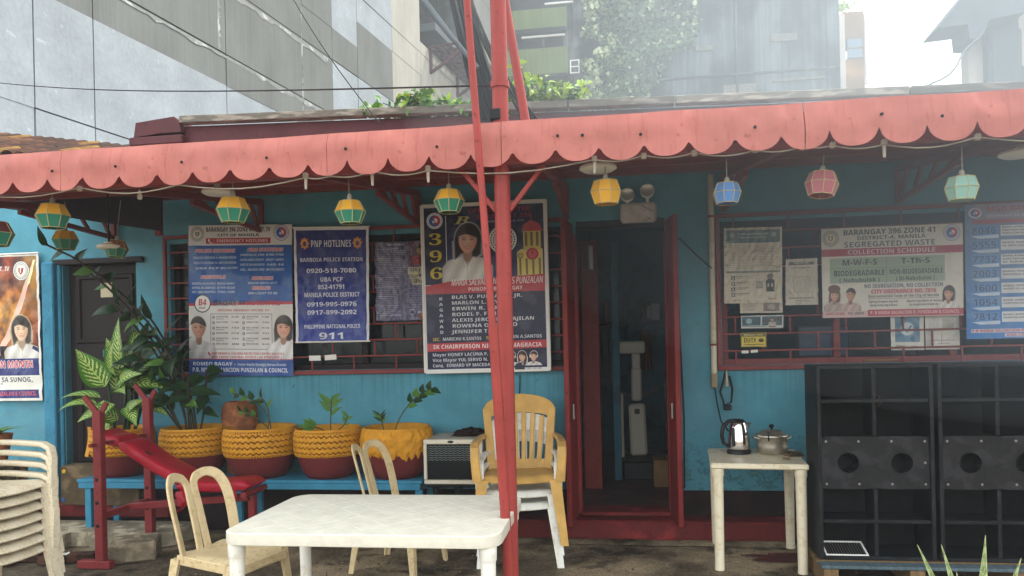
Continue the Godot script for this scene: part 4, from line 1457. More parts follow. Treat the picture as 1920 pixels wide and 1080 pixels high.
func build_far_buildings() -> void:
	# dark stained wall behind, with ivy
	var b := thing("rear_building", "tall dark stained concrete wall behind the hall", "building")
	var s := Shape.new()
	s.box(Vector3(4.5, 12.0, -31.0), Vector3(10.25, 24.0, 6.0), 0.05)
	obj("main_wall", s, P.dark_wall, b)
	for q in [[3.9, 14.35, 0.75, 0.22], [7.3, 14.55, 1.1, 0.32], [7.9, 12.7, 2.2, 0.12], [5.4, 12.4, 1.4, 0.5]]:
		s = Shape.new()
		s.box(Vector3(q[0], q[1], -27.97), Vector3(q[2], q[3], 0.09), 0.02)
		obj("repair_patch", s, P.board, b)
	for x in [5.3, 9.1]:
		s = Shape.new()
		s.box(Vector3(x, 12, -27.94), Vector3(0.12, 24, 0.10), 0.02)
		obj("rib", s, P.dark_wall, b)
	for y in [13.1, 17.6]:
		s = Shape.new()
		s.box(Vector3(4.5, y, -27.96), Vector3(10.2, 0.10, 0.12), 0.02)
		obj("ledge", s, P.dark_wall2, b)
	# narrow block with green sheet balconies left of it
	var gb := thing("balcony_building", "dark building with green corrugated balconies between the two concrete walls", "building")
	s = Shape.new()
	s.box(Vector3(-3.6, 12, -31.6), Vector3(5.6, 24, 6.0))
	obj("wall", s, P.soot, gb)
	s = Shape.new()
	s.box(Vector3(-1.45, 12, -28.8), Vector3(1.7, 24, 1.2))
	obj("side_pier", s, P.dark_wall2, gb)
	for q in [[14.35, 1.25], [16.3, 0.95]]:
		s = Shape.new()
		var w := 0.13
		for k in 22:
			s.box(Vector3(-4.9 + k * w, q[0], -28.1 + (0.03 if k % 2 else 0.0)), Vector3(w * 0.98, q[1], 0.05))
		obj("corrugated_front", s, P.green_sheet, gb)
		s = Shape.new()
		s.box(Vector3(-3.6, q[0] - q[1] * 0.5 - 0.1, -28.2), Vector3(2.9, 0.18, 0.7), 0.02)
		obj("balcony_floor", s, P.soot, gb)
	for q in [[-2.45, 16.95, 1.3], [-3.2, 15.5, 2.0]]:
		s = Shape.new()
		s.box(Vector3(q[0], q[1], -28.05), Vector3(q[2], 0.10, 0.1), 0.02)
		obj("rail", s, P.white_paint, gb)
	s = Shape.new()
	s.box(Vector3(-3.4, 17.6, -28.0), Vector3(1.0, 0.28, 0.3), 0.02)
	obj("awning_sheet", s, P.green_sheet, gb)
	s = Shape.new()
	s.beam(Vector3(-2.9, 17.75, -28.0), Vector3(-1.75, 17.95, -28.0), 0.12, 0.12)
	s.beam(Vector3(-1.75, 17.95, -28.0), Vector3(-1.75, 17.6, -28.0), 0.1, 0.1)
	obj("gutter_pipe", s, mat("b58a86", 0.6), gb)
	s = Shape.new()
	for q in [[-1.98, 14.0, 0.06, 0.62], [-1.6, 14.0, 0.06, 0.62]]:
		s.box(Vector3(q[0], q[1], -28.02), Vector3(q[2], q[3], 0.06))
	for y in [13.72, 14.0, 14.28]:
		s.box(Vector3(-1.79, y, -28.02), Vector3(0.32, 0.05, 0.06))
	obj("window_frame", s, P.white_paint, gb)
	for x in [-3.2, -2.0]:
		s = Shape.new()
		s.box(Vector3(x, 14.9, -28.15), Vector3(0.08, 3.6, 0.08))
		obj("post", s, P.dark_wall2, gb)
	# brick lower wall, each brick its own piece
	var bm := Shape.new()
	bm.box(Vector3.ZERO, Vector3(0.40, 0.17, 0.12), 0.015)
	var bms := []
	for h in ["85776d", "95867a", "776a63"]:
		var me := bm.mesh()
		me.surface_set_material(0, mat(h, 0.9, {"tex": "concrete", "scale": 0.6, "world": true}))
		bms.append(me)
	for r in 9:
		for k in 6:
			inst("brick", bms[rng.randi() % 3], gb, Transform3D(Basis.IDENTITY, Vector3(-3.95 + k * 0.43 + (0.21 if r % 2 else 0.0), 12.0 + r * 0.195, -28.45 + rng.randf() * 0.03)))
	# ivy on the dark wall: clumps of small leaves standing off the wall
	var iv := Node3D.new()
	iv.name = "ivy"
	add_child(iv)
	tag(iv, "grey green ivy sprawling over the dark rear wall", "ivy", "", "stuff")
	var leaf := leaf_shape(0.26, 0.20, 0.5, 0.2, 3)
	var lms := []
	for q in [["3a4f33", 0.4], ["587050", 0.32], ["aab691", 0.25]]:
		var me := leaf.mesh()
		me.surface_set_material(0, mat(q[0], q[1], {"back": "2a3a20"}))
		lms.append(me)
	var pl := [[], [], []]
	var nz := FastNoiseLite.new()
	nz.seed = 15
	nz.frequency = 0.35
	for i in 48000:
		var x := rng.randf_range(-1.5, 4.2)
		var y := rng.randf_range(11.6, 19.5)
		# the mass leans to the right as it rises; thin towards its right edge
		var left := -1.25 + 0.5 * nz.get_noise_1d(y * 3.0) + (0.75 if y < 15.2 and y > 14.0 else 0.0)
		var right := lerpf(1.4, 3.6, smoothstep(12.6, 15.5, y)) + 0.7 * nz.get_noise_1d(y * 2.0 + 50.0)
		if x < left or x > right: continue
		var dens := clampf(0.68 + 0.9 * nz.get_noise_2d(x * 2.2, y * 2.2), 0.0, 1.0) * (1.0 - 0.55 * smoothstep(0.4, 1.0, (x - left) / (right - left)))
		if x < left + 0.55: dens = maxf(dens, 0.65)
		if rng.randf() > dens: continue
		var th := 0.15 + 0.75 * clampf(0.5 + nz.get_noise_2d(x * 1.5 + 30.0, y * 1.5), 0, 1)
		var k := 2 if x < left + 0.6 and rng.randf() < 0.6 else (rng.randi() % 2 if rng.randf() < 0.92 else 2)
		var sc := rng.randf_range(0.6, 1.15)
		pl[k].append(Transform3D(rand_basis(Vector3(-0.2, 0.3, 1.0), 0.55).scaled(Vector3.ONE * sc), Vector3(x, y, -28.0 + rng.randf() * th)))
	for k in 3: leaf_cloud("leaves", lms[k], pl[k], iv)
	# distant tan block with a window
	var tb := thing("tan_building", "narrow tan building with a grey window far behind the dark wall", "building")
	s = Shape.new()
	s.box(Vector3(15.25, 11.1, -47.0), Vector3(1.36, 22.7, 4.0), 0.03)
	obj("wall", s, P.tan_wall, tb)
	s = Shape.new()
	s.box(Vector3(14.5, 11.0, -46.6), Vector3(0.30, 22.4, 4.0), 0.03)
	obj("side_wall", s, P.house_wall, tb)
	s = Shape.new()
	s.box(Vector3(15.3, 20.05, -44.97), Vector3(1.0, 1.28, 0.06))
	var wn := obj("window", s, P.soot, tb)
	for q in [[20.38, 0.55], [19.72, 0.58]]:
		s = Shape.new()
		s.box(Vector3(15.32, q[0], -44.93), Vector3(0.92, q[1], 0.05), 0.01)
		obj("pane", s, mat("6f8496", 0.2), wn)
	s = Shape.new()
	s.box(Vector3(15.3, 20.06, -44.9), Vector3(1.02, 0.06, 0.08))
	obj("sill", s, P.tan_wall, wn)
	s = Shape.new()
	s.box(Vector3(14.72, 19.55, -44.85), Vector3(0.16, 0.55, 0.25), 0.02)
	obj("air_conditioner", s, P.white_paint, tb)
	s = Shape.new()
	s.box(Vector3(15.98, 17.9, -44.8), Vector3(0.16, 0.5, 0.25), 0.02)
	obj("meter_box", s, P.white_paint, tb)
	s = Shape.new()
	s.tube([Vector3(15.95, 22.2, -44.95), Vector3(15.95, 18.2, -44.95)], 0.04, 6)
	obj("down_pipe", s, P.cord, tb)
	var rp := thing("rooftop_shrub", "small yellow green shrub on top of the tan building", "plant", Vector3(14.9, 22.45, -46.0))
	s = Shape.new()
	s.tube([Vector3.ZERO, Vector3(0.05, 0.5, 0), Vector3(0, 0.9, 0.05)], 0.04, 5)
	obj("stem", s, P.stem, rp)
	var pp := []
	for i in 150:
		pp.append(Transform3D(rand_basis(Vector3(0, 0.6, 0.6), 0.7).scaled(Vector3.ONE * rng.randf_range(0.6, 1.1)), Vector3(rng.randfn() * 0.35, 0.45 + rng.randf() * 0.6, rng.randfn() * 0.3)))
	var lm := leaf.mesh()
	lm.surface_set_material(0, P.leaf_lime)
	tag(leaf_cloud("foliage", lm, pp, rp), "", "", "", "stuff")
	# house at the right with a deep eave and a dark bundled pier
	var h := thing("right_house", "pale house with a deep grey eave above the hall roof at right", "building")
	s = Shape.new()
	s.box(Vector3(6.37, 3.6, -6.12), Vector3(2.4, 7.0, 0.24))
	obj("wall", s, P.house_wall, h)
	s = Shape.new()
	s.box(Vector3(5.60, 4.45, -5.93), Vector3(0.47, 2.9, 0.16), 0.02)
	s.box(Vector3(5.60, 5.5, -5.90), Vector3(0.38, 1.2, 0.14), 0.02)
	s.box(Vector3(5.84, 4.9, -5.91), Vector3(0.06, 0.9, 0.16), 0.02)
	obj("dark_pier", s, P.house_dark, h)
	s = Shape.new()
	# gable eave seen from below: a thick sloped slab with its low corner to the left
	s.prism(PackedVector2Array([Vector2(4.57, 5.838), Vector2(4.937, 5.861), Vector2(4.954, 5.655), Vector2(5.10, 5.642), Vector2(5.203, 5.898), Vector2(5.688, 5.969), Vector2(5.90, 6.20), Vector2(5.73, 6.80), Vector2(5.20, 6.58)]), -5.99, -5.45)
	s.prism(PackedVector2Array([Vector2(4.54, 5.845), Vector2(5.19, 6.62), Vector2(5.20, 6.57), Vector2(4.58, 5.84)]), -6.0, -5.42)
	obj("eave", s, P.eave, h)
	s = Shape.new()
	s.beam(Vector3(5.95, 6.25, -5.7), Vector3(6.5, 5.8, -5.6), 0.06, 0.08)
	obj("brace", s, P.house_dark, h)
	for y in [4.72, 4.56, 4.36]:
		s = Shape.new()
		s.tube([Vector3(5.34, y, -5.95), Vector3(5.30, y - 0.03, -5.8), Vector3(5.50, y + 0.08, -5.78)], 0.018, 6)
		obj("insulator_pin", s, P.white_paint if y != 4.56 else P.house_dark, h)
	s = Shape.new()
	s.tube([Vector3(5.30, 4.53, -5.8), Vector3(5.22, 4.50, -5.75)], [0.05, 0.03], 8)
	obj("insulator", s, P.dark_wall2, h)
	# parapet of a low wall right of the roof line
	var pw := thing("low_parapet", "low pale weathered parapet beyond the roof edge at right", "wall")
	s = Shape.new()
	s.box(Vector3(3.4, 3.35, -3.4), Vector3(3.4, 1.0, 0.2), 0.01)
	obj("wall", s, P.board_pale, pw)
	# tiled roof corner at the far left
	var tr := thing("tiled_roof", "weathered brown clay tiled roof corner at the far left", "roof")
	s = Shape.new()
	for r in 4:
		var up := r * 0.10 - 0.055
		s.prism(PackedVector2Array([Vector2(-7.28, 2.85), Vector2(-5.03, 2.85), Vector2(-5.03, 3.305 + up), Vector2(-7.28, 3.642 + up)]), -0.74 - r * 0.30, -0.443 - r * 0.30)
	obj("roof_base", s, P.soot, tr)
	var tms := []
	for hx in ["5c3c30", "6e4c38", "4a332c", "94703c"]:
		var ts := Shape.new()
		var rings := []
		for q in [[0.0, 0.075], [0.34, 0.065]]:
			var rg := PackedVector3Array()
			for j in 9:
				var a := PI * j / 8.0
				rg.append(Vector3(cos(a) * q[1], sin(a) * q[1] * 0.8, -q[0]))
			for j in 9:
				var a := PI * (8 - j) / 8.0
				rg.append(Vector3(cos(a) * (q[1] - 0.014), sin(a) * (q[1] - 0.014) * 0.8, -q[0]))
			rings.append(rg)
		ts.loft(rings, true, true)
		var me := ts.mesh()
		me.surface_set_material(0, mat(hx, 0.85, {"tex": "concrete", "scale": 2.0}))
		tms.append(me)
	for r in 4:
		for k in 15:
			var x := -7.2 + k * 0.135
			inst("tile", tms[rng.randi() % 3 if rng.randf() < 0.88 else 3], tr, Transform3D(Basis(Vector3.RIGHT, 0.35) * Basis(Vector3.UP, rng.randfn() * 0.03), Vector3(x, 3.36 - (x + 5.4) * 0.30 * 0.5 + r * 0.10 - 0.02, -0.42 - r * 0.30)))

func build_awning() -> void:
	var a := thing("awning", "faded pink sheet metal awning with a scalloped front edge", "awning")
	var pitch := 0.1935
	var nz := FastNoiseLite.new()
	nz.seed = 3
	nz.frequency = 0.8
	# front valance in sections of sheet, each with its scallops
	var sections := [[-22, -13], [-12, -4], [-4, 3], [3, 11], [11, 18]]
	sections = [[-20.6, -11.62], [-11.6, -4.52], [-4.5, -0.27], [-0.25, 6.48], [6.5, 17.0]]
	for sc in sections:
		var i0: float = sc[0]
		var i1: float = sc[1]
		var s := Shape.new()
		var per := 12
		var n := int((i1 - i0) * per * 1.5)
		s.sheet(n, 6, func(u, v):
			var t: float = i0 + u * (i1 - i0)
			var x: float = -0.462 + t * pitch
			var f: float = t - floorf(t)
			var e: float = absf(f * 2.0 - 1.0)
			var bot: float = 2.374 - 0.072 * pow(1.0 - pow(e, 2.4), 0.62) + 0.006 * nz.get_noise_2d(floorf(t) * 7.0, 4.0)
			var top: float = 2.505 + 0.006 * nz.get_noise_1d(x * 0.7)
			var y: float = lerpf(bot, top, v)
			var dent: float = 0.010 * nz.get_noise_2d(x * 3.0, y * 7.0) + 0.008 * nz.get_noise_2d(x * 1.1, 8.0)
			var lip: float = 0.014 * (1.0 - v) * sin(t * 1.7 + 1.0) * absf(nz.get_noise_1d(floorf(t) * 5.0)) * 2.0
			var crease: float = -0.02 * smoothstep(0.70, 1.0, v) - (0.014 * smoothstep(0.50, 0.62, v) * smoothstep(0.2, 0.8, x))
			return Vector3(x, y, 2.58 + dent + lip + crease + 0.003 * fposmod(i0 * 1.7, 2.0) - 0.003 * u), 0.0025)
		obj("valance", s, P.pink, a)
	# screws along the valance
	var sm := Shape.new()
	sm.lathe([Vector2(0.0075, 0), Vector2(0.006, 0.005), Vector2(0, 0.006)], 8, Vector3.ZERO, Basis(Vector3.RIGHT, PI / 2))
	var sme := sm.mesh()
	sme.surface_set_material(0, P.soot)
	for x in [-3.3, -2.78, -2.44, -2.06, -1.66, -1.24, -0.83, -0.28, -0.15, 0.10, 0.56, 1.06, 1.33, 2.1]:
		inst("screw", sme, a, Transform3D(Basis.IDENTITY, Vector3(x + rng.randf() * 0.04, 2.40 + rng.randf() * 0.03, 2.592)))
	# roof sheet rising to the wall, corrugated
	for k in 5:
		var s := Shape.new()
		var x0 := -4.6 + k * 1.66
		s.sheet(44, 3, func(u, v):
			var x: float = x0 + u * 1.68
			return Vector3(x, lerpf(2.478, 2.84, v) + 0.008 * sin(x * TAU / 0.075) + 0.003 * k, lerpf(2.50, 0.03, v)), 0.0015)
		obj("roof_sheet", s, P.pink_under, a)
	# front beam, purlins and rafters of painted steel
	var s := Shape.new()
	s.beam(Vector3(-4.6, 2.405, 2.47), Vector3(3.4, 2.405, 2.47), 0.05, 0.16, 0.004)
	obj("front_beam", s, P.maroon, a)
	for z in [1.75, 0.95, 0.3]:
		s = Shape.new()
		var y := lerpf(2.44, 2.80, (2.56 - z) / 2.53)
		s.beam(Vector3(-4.6, y, z), Vector3(3.4, y, z), 0.05, 0.06, 0.004)
		obj("purlin", s, P.maroon, a)
	for x in [-4.3, -2.95, -1.6, -0.40, 0.8, 2.05, 3.2]:
		s = Shape.new()
		s.beam(Vector3(x, 2.385, 2.44), Vector3(x, 2.735, 0.02), 0.045, 0.05, 0.004)
		obj("rafter", s, P.maroon, a)
		# triangular lattice bracket on the wall
		var br := Node3D.new()
		br.name = "bracket"
		a.add_child(br, true)
		s = Shape.new()
		s.beam(Vector3(x, 2.72, 0.03), Vector3(x, 2.47, 0.03), 0.035, 0.04, 0.003)
		obj("post", s, P.maroon, br)
		s = Shape.new()
		s.beam(Vector3(x, 2.49, 0.03), Vector3(x, 2.54, 1.05), 0.035, 0.035, 0.003)
		obj("lower_chord", s, P.maroon, br)
		for q in 4:
			s = Shape.new()
			var z0 := 0.08 + q * 0.26
			s.beam(Vector3(x, 2.505 + z0 * 0.05, z0), Vector3(x, 2.70 - z0 * 0.14, z0 + 0.13), 0.025, 0.025, 0.002)
			obj("strut", s, P.maroon, br)
	# dark board closing the left end, hung below the roof
	s = Shape.new()
	var q := [Vector3(-4.95, 2.79, 0.62), Vector3(-3.48, 2.69, 0.6), Vector3(-3.48, 2.43, 0.6), Vector3(-4.95, 2.69, 0.62)]
	s.sheet(8, 3, func(u, v): return (q[3] as Vector3).lerp(q[2], u).lerp((q[0] as Vector3).lerp(q[1], u), v), 0.018)
	tag(obj("hanging_board", s, mat("352a33", 0.7, {"tex": "wood", "scale": 0.8, "world": true})), "dark board hung under the awning above the side door", "board")
	s = Shape.new()
	for x in [-4.92, -4.12, -4.02]:
		pass
	s.beam(Vector3(-3.52, 2.70, 0.57), Vector3(-3.52, 2.40, 0.57), 0.05, 0.05, 0.004)
	obj("end_post", s, P.maroon, a)

func build_poles_and_wires() -> void:
	var b := thing("awning_post", "thick vertical red steel post holding up the awning front", "post", Vector3(-0.53, 0, 2.47))
	var s := Shape.new()
	s.tube([Vector3(0, 0, 0), Vector3(0, 1.6, 0), Vector3(0, 5.2, 0)], 0.037, 18)
	var pp := obj("pole", s, P.red, b)
	s = Shape.new()
	s.tube([Vector3(0, 2.69, 0), Vector3(0, 2.72, 0)], 0.044, 18)
	obj("collar", s, P.red, pp)
	s = Shape.new()
	s.box(Vector3(0, 0.006, 0), Vector3(0.18, 0.012, 0.18), 0.003)
	obj("base_plate", s, P.maroon, b)
	for sd in [-1.0, 1.0]:
		s = Shape.new()
		s.beam(Vector3(sd * 0.03, 2.12, -0.01), Vector3(sd * 0.20, 2.33, -0.01), 0.022, 0.022, 0.003)
		obj("brace", s, P.red, b)
	s = Shape.new()
	s.box(Vector3(-0.02, 2.56, 0.0), Vector3(0.05, 0.05, 0.09), 0.004)
	obj("clamp", s, P.cable, b)
	var c := thing("leaning_pole", "thin red steel pole leaning in front of the thick awning post", "pole")
	s = Shape.new()
	var p0 := Vector3(-0.498, 0.0, 2.60)
	var p1 := Vector3(-0.556, 1.59, 2.655)
	var p2 := Vector3(-0.748, 5.0, 2.70)
	s.tube([p1 - Vector3(0, 0.05, 0), p1.lerp(p2, 0.5), p2], 0.0165, 12)
	obj("upper_tube", s, P.red, c)
	s = Shape.new()
	s.tube([p0, p0.lerp(p1, 0.5), p1], 0.0225, 14)
	obj("lower_tube", s, P.red, c)
	var d := thing("roof_strut", "red steel strut slanting up from the awning roof behind the post", "pole")
	s = Shape.new()
	s.tube([Vector3(-0.437, 2.55, 2.2), Vector3(-0.54, 3.24, 2.2), Vector3(-0.66, 4.05, 2.2)], 0.0225, 12)
	obj("tube", s, P.red, d)
	# bundle of black service cables
	var cb := thing("cable_bundle", "thick bundle of black service cables coming down behind the red posts", "cable")
	for i in 60:
		var t := fposmod(i * 0.618, 1.0)
		var e := Vector3(lerpf(-0.80, -0.625, t) , 2.83 + rng.randf() * 0.03, 1.5)
		var mid := Vector3(lerpf(-0.885, -0.765, t), 3.22 + rng.randfn() * 0.01, 1.5 + rng.randfn() * 0.02)
		var st := Vector3(lerpf(-0.975, -0.865, t), 3.60, 1.42)
		if i >= 50:
			e = Vector3(-0.46 + 0.012 * (i - 50), 2.66, 1.7)
			mid = Vector3(-0.70 + rng.randfn() * 0.012, 3.08, 1.55)
		var top := Vector3(st.x - 0.30, 4.6, 0.8)
		var pts := []
		for k in 15:
			var u := k / 14.0
			pts.append(e.bezier_interpolate(e.lerp(mid, 0.75) + Vector3(-0.02, 0.03, 0), mid.lerp(st, 0.5), top, u) if i >= 50 else e.bezier_interpolate(mid.lerp(e, 0.35) + Vector3(-0.03, 0, 0), st.lerp(mid, 0.4), top, u))
		s = Shape.new()
		s.tube(pts, rng.randf_range(0.007, 0.013) if i < 50 else 0.005, 6)
		obj("cable", s, P.cable, cb)
	var c2 := thing("cable_band", "broad dark cable band sweeping down from the upper left into the bundle", "cable")
	for i in 12:
		s = Shape.new()
		var o := Vector3(i * 0.013 - 0.07, i * -0.016 + 0.05, rng.randfn() * 0.01)
		var pts := []
		for k in 9:
			var u := k / 8.0
			pts.append(o + Vector3(-0.88, 3.28, 1.5).bezier_interpolate(Vector3(-0.95, 3.36, 1.5), Vector3(-1.06, 3.52, 1.48), Vector3(-1.5, 4.15, 1.4), u) + Vector3(0.0, 0.0, 0.0))
		s.tube(pts, 0.014, 6)
		obj("cable", s, P.house_dark, c2)
	var w := thing("span_wire", "thin wire stretched level across the grey concrete building", "wire")
	s = Shape.new()
	var pw := []
	for k in 13:
		var u := k / 12.0
		pw.append(Vector3(-7.9, 4.96, -2.45).lerp(Vector3(-0.55, 2.705, 2.47), u) + Vector3(0, -0.07 * sin(u * PI), 0))
	s.tube(pw, 0.005, 5)
	obj("strand", s, P.cable, w)
	var w2 := thing("sagging_wire", "fine drooping wire from the sky down to the awning edge", "wire")
	s = Shape.new()
	pw = []
	for k in 11:
		var u := k / 10.0
		pw.append(Vector3(-2.73, 4.75, 0.3).bezier_interpolate(Vector3(-2.50, 4.20, 0.35), Vector3(-2.1, 3.62, 0.5), Vector3(-1.62, 3.05, 0.9), u))
	s.tube(pw, 0.004, 5)
	obj("strand", s, P.cable, w2)
	var w3 := thing("house_wire", "pale wire rising from the roof edge to the right house", "wire")
	s = Shape.new()
	pw = []
	for k in 13:
		var u := k / 12.0
		pw.append(Vector3(3.42, 4.28, -3.4).lerp(Vector3(5.23, 5.93, -5.44), u) + Vector3(0.02 * sin(u * 17.0), -0.16 * sin(u * PI) + 0.03 * sin(u * 12.0), 0))
	s.tube(pw, 0.013, 6)
	obj("strand", s, P.house_dark, w3)
	# string of lamp-holders along the awning beam
	var st := thing("festoon_cable", "white lamp cable with small holders strung under the awning edge", "cable")
	var anchors := [Vector3(-3.3, 2.335, 2.52)]
	var px := [-2.66, -2.13, -1.47, -1.35, -1.14, -0.87, -0.10, 0.12, 0.34, 0.60, 0.80, 0.92, 1.13, 1.50, 2.1]
	for x in px: anchors.append(Vector3(x, 2.315 + rng.randf() * 0.015, 2.515))
	s = Shape.new()
	var pts2 := []
	for i in anchors.size() - 1:
		for k in 6:
			var u := k / 6.0
			pts2.append((anchors[i] as Vector3).lerp(anchors[i + 1], u) + Vector3(0, -0.035 * sin(u * PI) * minf(1.0, anchors[i].distance_to(anchors[i + 1]) * 2.2), 0))
	pts2.append(anchors[-1])
	s.tube(pts2, 0.0035, 5)
	obj("strand", s, P.cable_pale, st)
	for x in px:
		s = Shape.new()
		s.box(Vector3(x, 2.325, 2.515), Vector3(0.024, 0.026, 0.022), 0.004)
		if rng.randf() < 0.25: s.lathe([Vector2(0.006, -0.05), Vector2(0.009, 0.0)], 8, Vector3(x, 2.310, 2.515))
		obj("lamp_holder", s, P.cable_pale, st)
	# plants growing on the roof edge
	var lf := leaf_shape(0.085, 0.045, 0.9, 0.2, 3)
	var mm := []
	for q in [P.leaf_mid, P.leaf_lime]:
		var me := lf.mesh()
		me.surface_set_material(0, q)
		mm.append(me)
	var defs := [["roof_weeds", "low green weeds growing on the roof edge left of the posts", -1.42, 0.36, 0.15, 0], ["roof_vine", "bright lime vine growing on the roof edge right of the posts", -0.56, 0.30, 0.23, 1]]
	for q in defs:
		var pl := thing(q[0], q[1], "plant", Vector3(q[2], 3.27, 0.25))
		var tr := [[], []]
		s = Shape.new()
		for i in 34:
			var bx := rng.randf_range(-q[3], q[3])
			var hh: float = q[4] * (0.35 + 0.75 * (1.0 - absf(bx + 0.08) / q[3])) * rng.randf_range(0.6, 1.15)
			var tip := Vector3(bx + rng.randfn() * 0.10, hh, rng.randf_range(-0.1, 0.25))
			var base := Vector3(bx, 0, rng.randf_range(-0.1, 0.05))
			s.tube([base, base.lerp(tip, 0.6) + Vector3(0, 0.03, 0), tip], 0.004, 4)
			for k in 16:
				var u := rng.randf_range(0.25, 1.05)
				var kind: int = q[5] if rng.randf() < 0.8 else 1 - q[5]
				tr[kind].append(Transform3D(rand_basis(Vector3(0, 0.8, 0.5), 0.6).scaled(Vector3.ONE * rng.randf_range(0.6, 1.2)), base.lerp(tip, u) + Vector3(rng.randfn(), rng.randfn() * 0.5, rng.randfn()) * 0.03))
		obj("stems", s, P.stem, pl)
		for k in 2: tag(leaf_cloud("foliage", mm[k], tr[k], pl), "", "", "", "stuff")

func print_hotlines() -> Image:
	var im := page(640, 860, "d9dade")
	seal(im, 56, 50, 42, "d9d5d0", "e4e0da", "59606e")
	swirl_seal(im, 575, 46, 46)
	txt(im, "BARANGAY 396 ZONE 41 DIST. IV", 310, 14, 25, Color("1c2434"), 400, 0.5)
	txt(im, "CITY OF MANILA", 310, 50, 15, Color("1c2434"), 260, 0.5)
	bar(im, 110, 74, 400, 32, "a93040")
	bar(im, 160, 78, 1.5, 24, "e6c8c8")
	poly(im, [[124, 80], [132, 78], [135, 88], [130, 91], [136, 98], [142, 96], [150, 101], [144, 105], [130, 99], [122, 88]], "f0f0f0")
	txt(im, "EMERGENCY HOTLINES", 335, 82, 17, Color("e9d6d8"), 320, 0.5)
	bar(im, 0, 116, 640, 330, "2455a3")
	for k in 5:
		poly(im, [[40 + k * 130, 446], [90 + k * 130, 116], [150 + k * 130, 116], [90 + k * 130, 446]], "2a5cab")
	var heads := [["POLICE STATIONS", 40, 138, 250], ["FIRE STATIONS", 365, 134, 220], ["HOSPITALS", 75, 288, 155], ["AMBULANCE", 392, 296, 130], ["MERALCO", 395, 352, 110]]
	for q in heads:
		for d in [[-2, -2], [2, -2], [-2, 2], [2, 2]]:
			txt(im, q[0], q[1] + d[0], q[2] + d[1], 18, Color("e6d8dc"), q[3], 0, "bold", 0.2)
		txt(im, q[0], q[1], q[2], 18, Color("c0303c"), q[3], 0, "bold", 0.2)
	var rows := [["POLICE STATION 4", "09498578030", 30, 180], ["POLICE STATION 14", "09173578939", 30, 210], ["UBA PCP", "852-41791", 40, 240], ["HOSPITAL NG MAYNILA", "8524-6061", 20, 328], ["OSPITAL NG SAMPALOC", "8749-0224", 20, 352], ["UST, GAO HOSPITAL", "7742-1240", 20, 376], ["SAMPALOC FIRE", "8708-7703", 322, 166], ["CENTRAL MANILA FIRE DEPT.", "8527-3653", 322, 194], ["CHIEF OF FIRE PREVENTION", "160-16", 322, 222], ["VOL. NOSER FIRE", "09175139272", 322, 250], ["", "09439-8011-017", 330, 326], ["", "899-LIGHT TO 88", 330, 384]]
	for q in rows:
		if q[0]: txt(im, q[0], q[2], q[3], 13, Color("c9d6ea"), 150, 0, "bold", 0.15)
		txt(im, q[1], q[2] + 158 if q[0] else q[2] + 38.0, q[3], 13, Color("c9d6ea"), 110 if q[0] else 180, 0, "bold", 0.15)
	poly(im, [[0, 446], [640, 436], [640, 452], [0, 462]], "b83444")
	bar(im, 0, 462, 640, 320, "d6d6d4")
	ring(im, 85, 448, 46, 52, "2a2a30", "e6e6e6")
	txt(im, "B4", 84, 424, 36, Color("b8303c"), 52, 0.5, "bold", 0.1)
	txt(im, "BARANGAY", 84, 470, 8, Color("303038"), 40, 0.5)
	txt(im, "BAGAY", 155, 432, 30, Color("8e94a2"), 148, 0, "bold", 0.2)
	txt(im, "BAGAY", 152, 430, 30, Color("20242e"), 148, 0, "bold", 0.2)
	txt(im, "SI", 308, 434, 20, Color("20242e"), 40, 0, "bold", 0.2)
	txt(im, "HUWATRO", 356, 430, 30, Color("a02c3c"), 215, 0, "bold", 0.2)
	txt(im, "NATIONAL EMERGENCY HOTLINE  911", 340, 482, 12, Color("a83040"), 320, 0.5, "bold", 0.15)
	bar(im, 135, 506, 380, 204, "4a4e58"); bar(im, 138, 509, 374, 198, "d4d4d2")
	var nm := ["BUREAU OF FIRE", "COAST GUARD", "PNP HOTLINE", "DISASTER", "HEALTH", "RED CROSS"]
	for k in 6:
		for s in 2:
			var x := 146 + s * 186
			oval(im, x + 8, 527 + k * 31, 8, 9, "53585f"); oval(im, x + 8, 527 + k * 31, 4, 5, "c0c0c0")
			txt(im, nm[(k + s * 3) % 6], x + 24, 520 + k * 31, 9, Color("3c4048"), 76, 0)
			if k % 2 == 0: txt(im, "MANILA", x + 24, 533 + k * 31, 7, Color("50545c"), 50, 0)
			txt(im, ["961-3474", "711-1001", "143", "911-140", "741", "8888"][(k + s) % 6], x + 166, 521 + k * 31, 9, Color("34383f"), 46, 1.0)
	portrait(im, 62, 590, 122, false, "cfcfd2", "b98a72", "3a3634")
	portrait(im, 582, 588, 120, true, "e9e9ea", "dba48c", "26201f")
	bar(im, 0, 720, 640, 2, "d6d6d4")
	poly(im, [[118, 726], [126, 724], [129, 734], [136, 742], [130, 746], [118, 736]], "a02838")
	txt(im, "PNP WOMEN & CHILDREN PROTECTION CENTER [ 410-3213 ]", 144, 728, 13, Color("a02c3a"), 440, 0, "bold", 0.2)
	txt(im, "RED CROSS CENTRAL OFFICE ( 02-8790-2300 )", 140, 748, 13, Color("a02c3a"), 430, 0, "bold", 0.2)
	bar(im, 0, 766, 640, 94, "26488f"); bar(im, 0, 764, 640, 5, "8f3046")
	txt(im, "ROMEO BAGAY -", 22, 784, 20, Color("d8dde6"), 270)
	txt(im, "Former Manila Barangay Bureau Director", 300, 788, 15, Color("c9d2e0"), 300)
	txt(im, "P.B. MARIA SALVACION PUNZALAN & COUNCIL", 20, 816, 24, Color("e2e6ee"), 590)
	return im

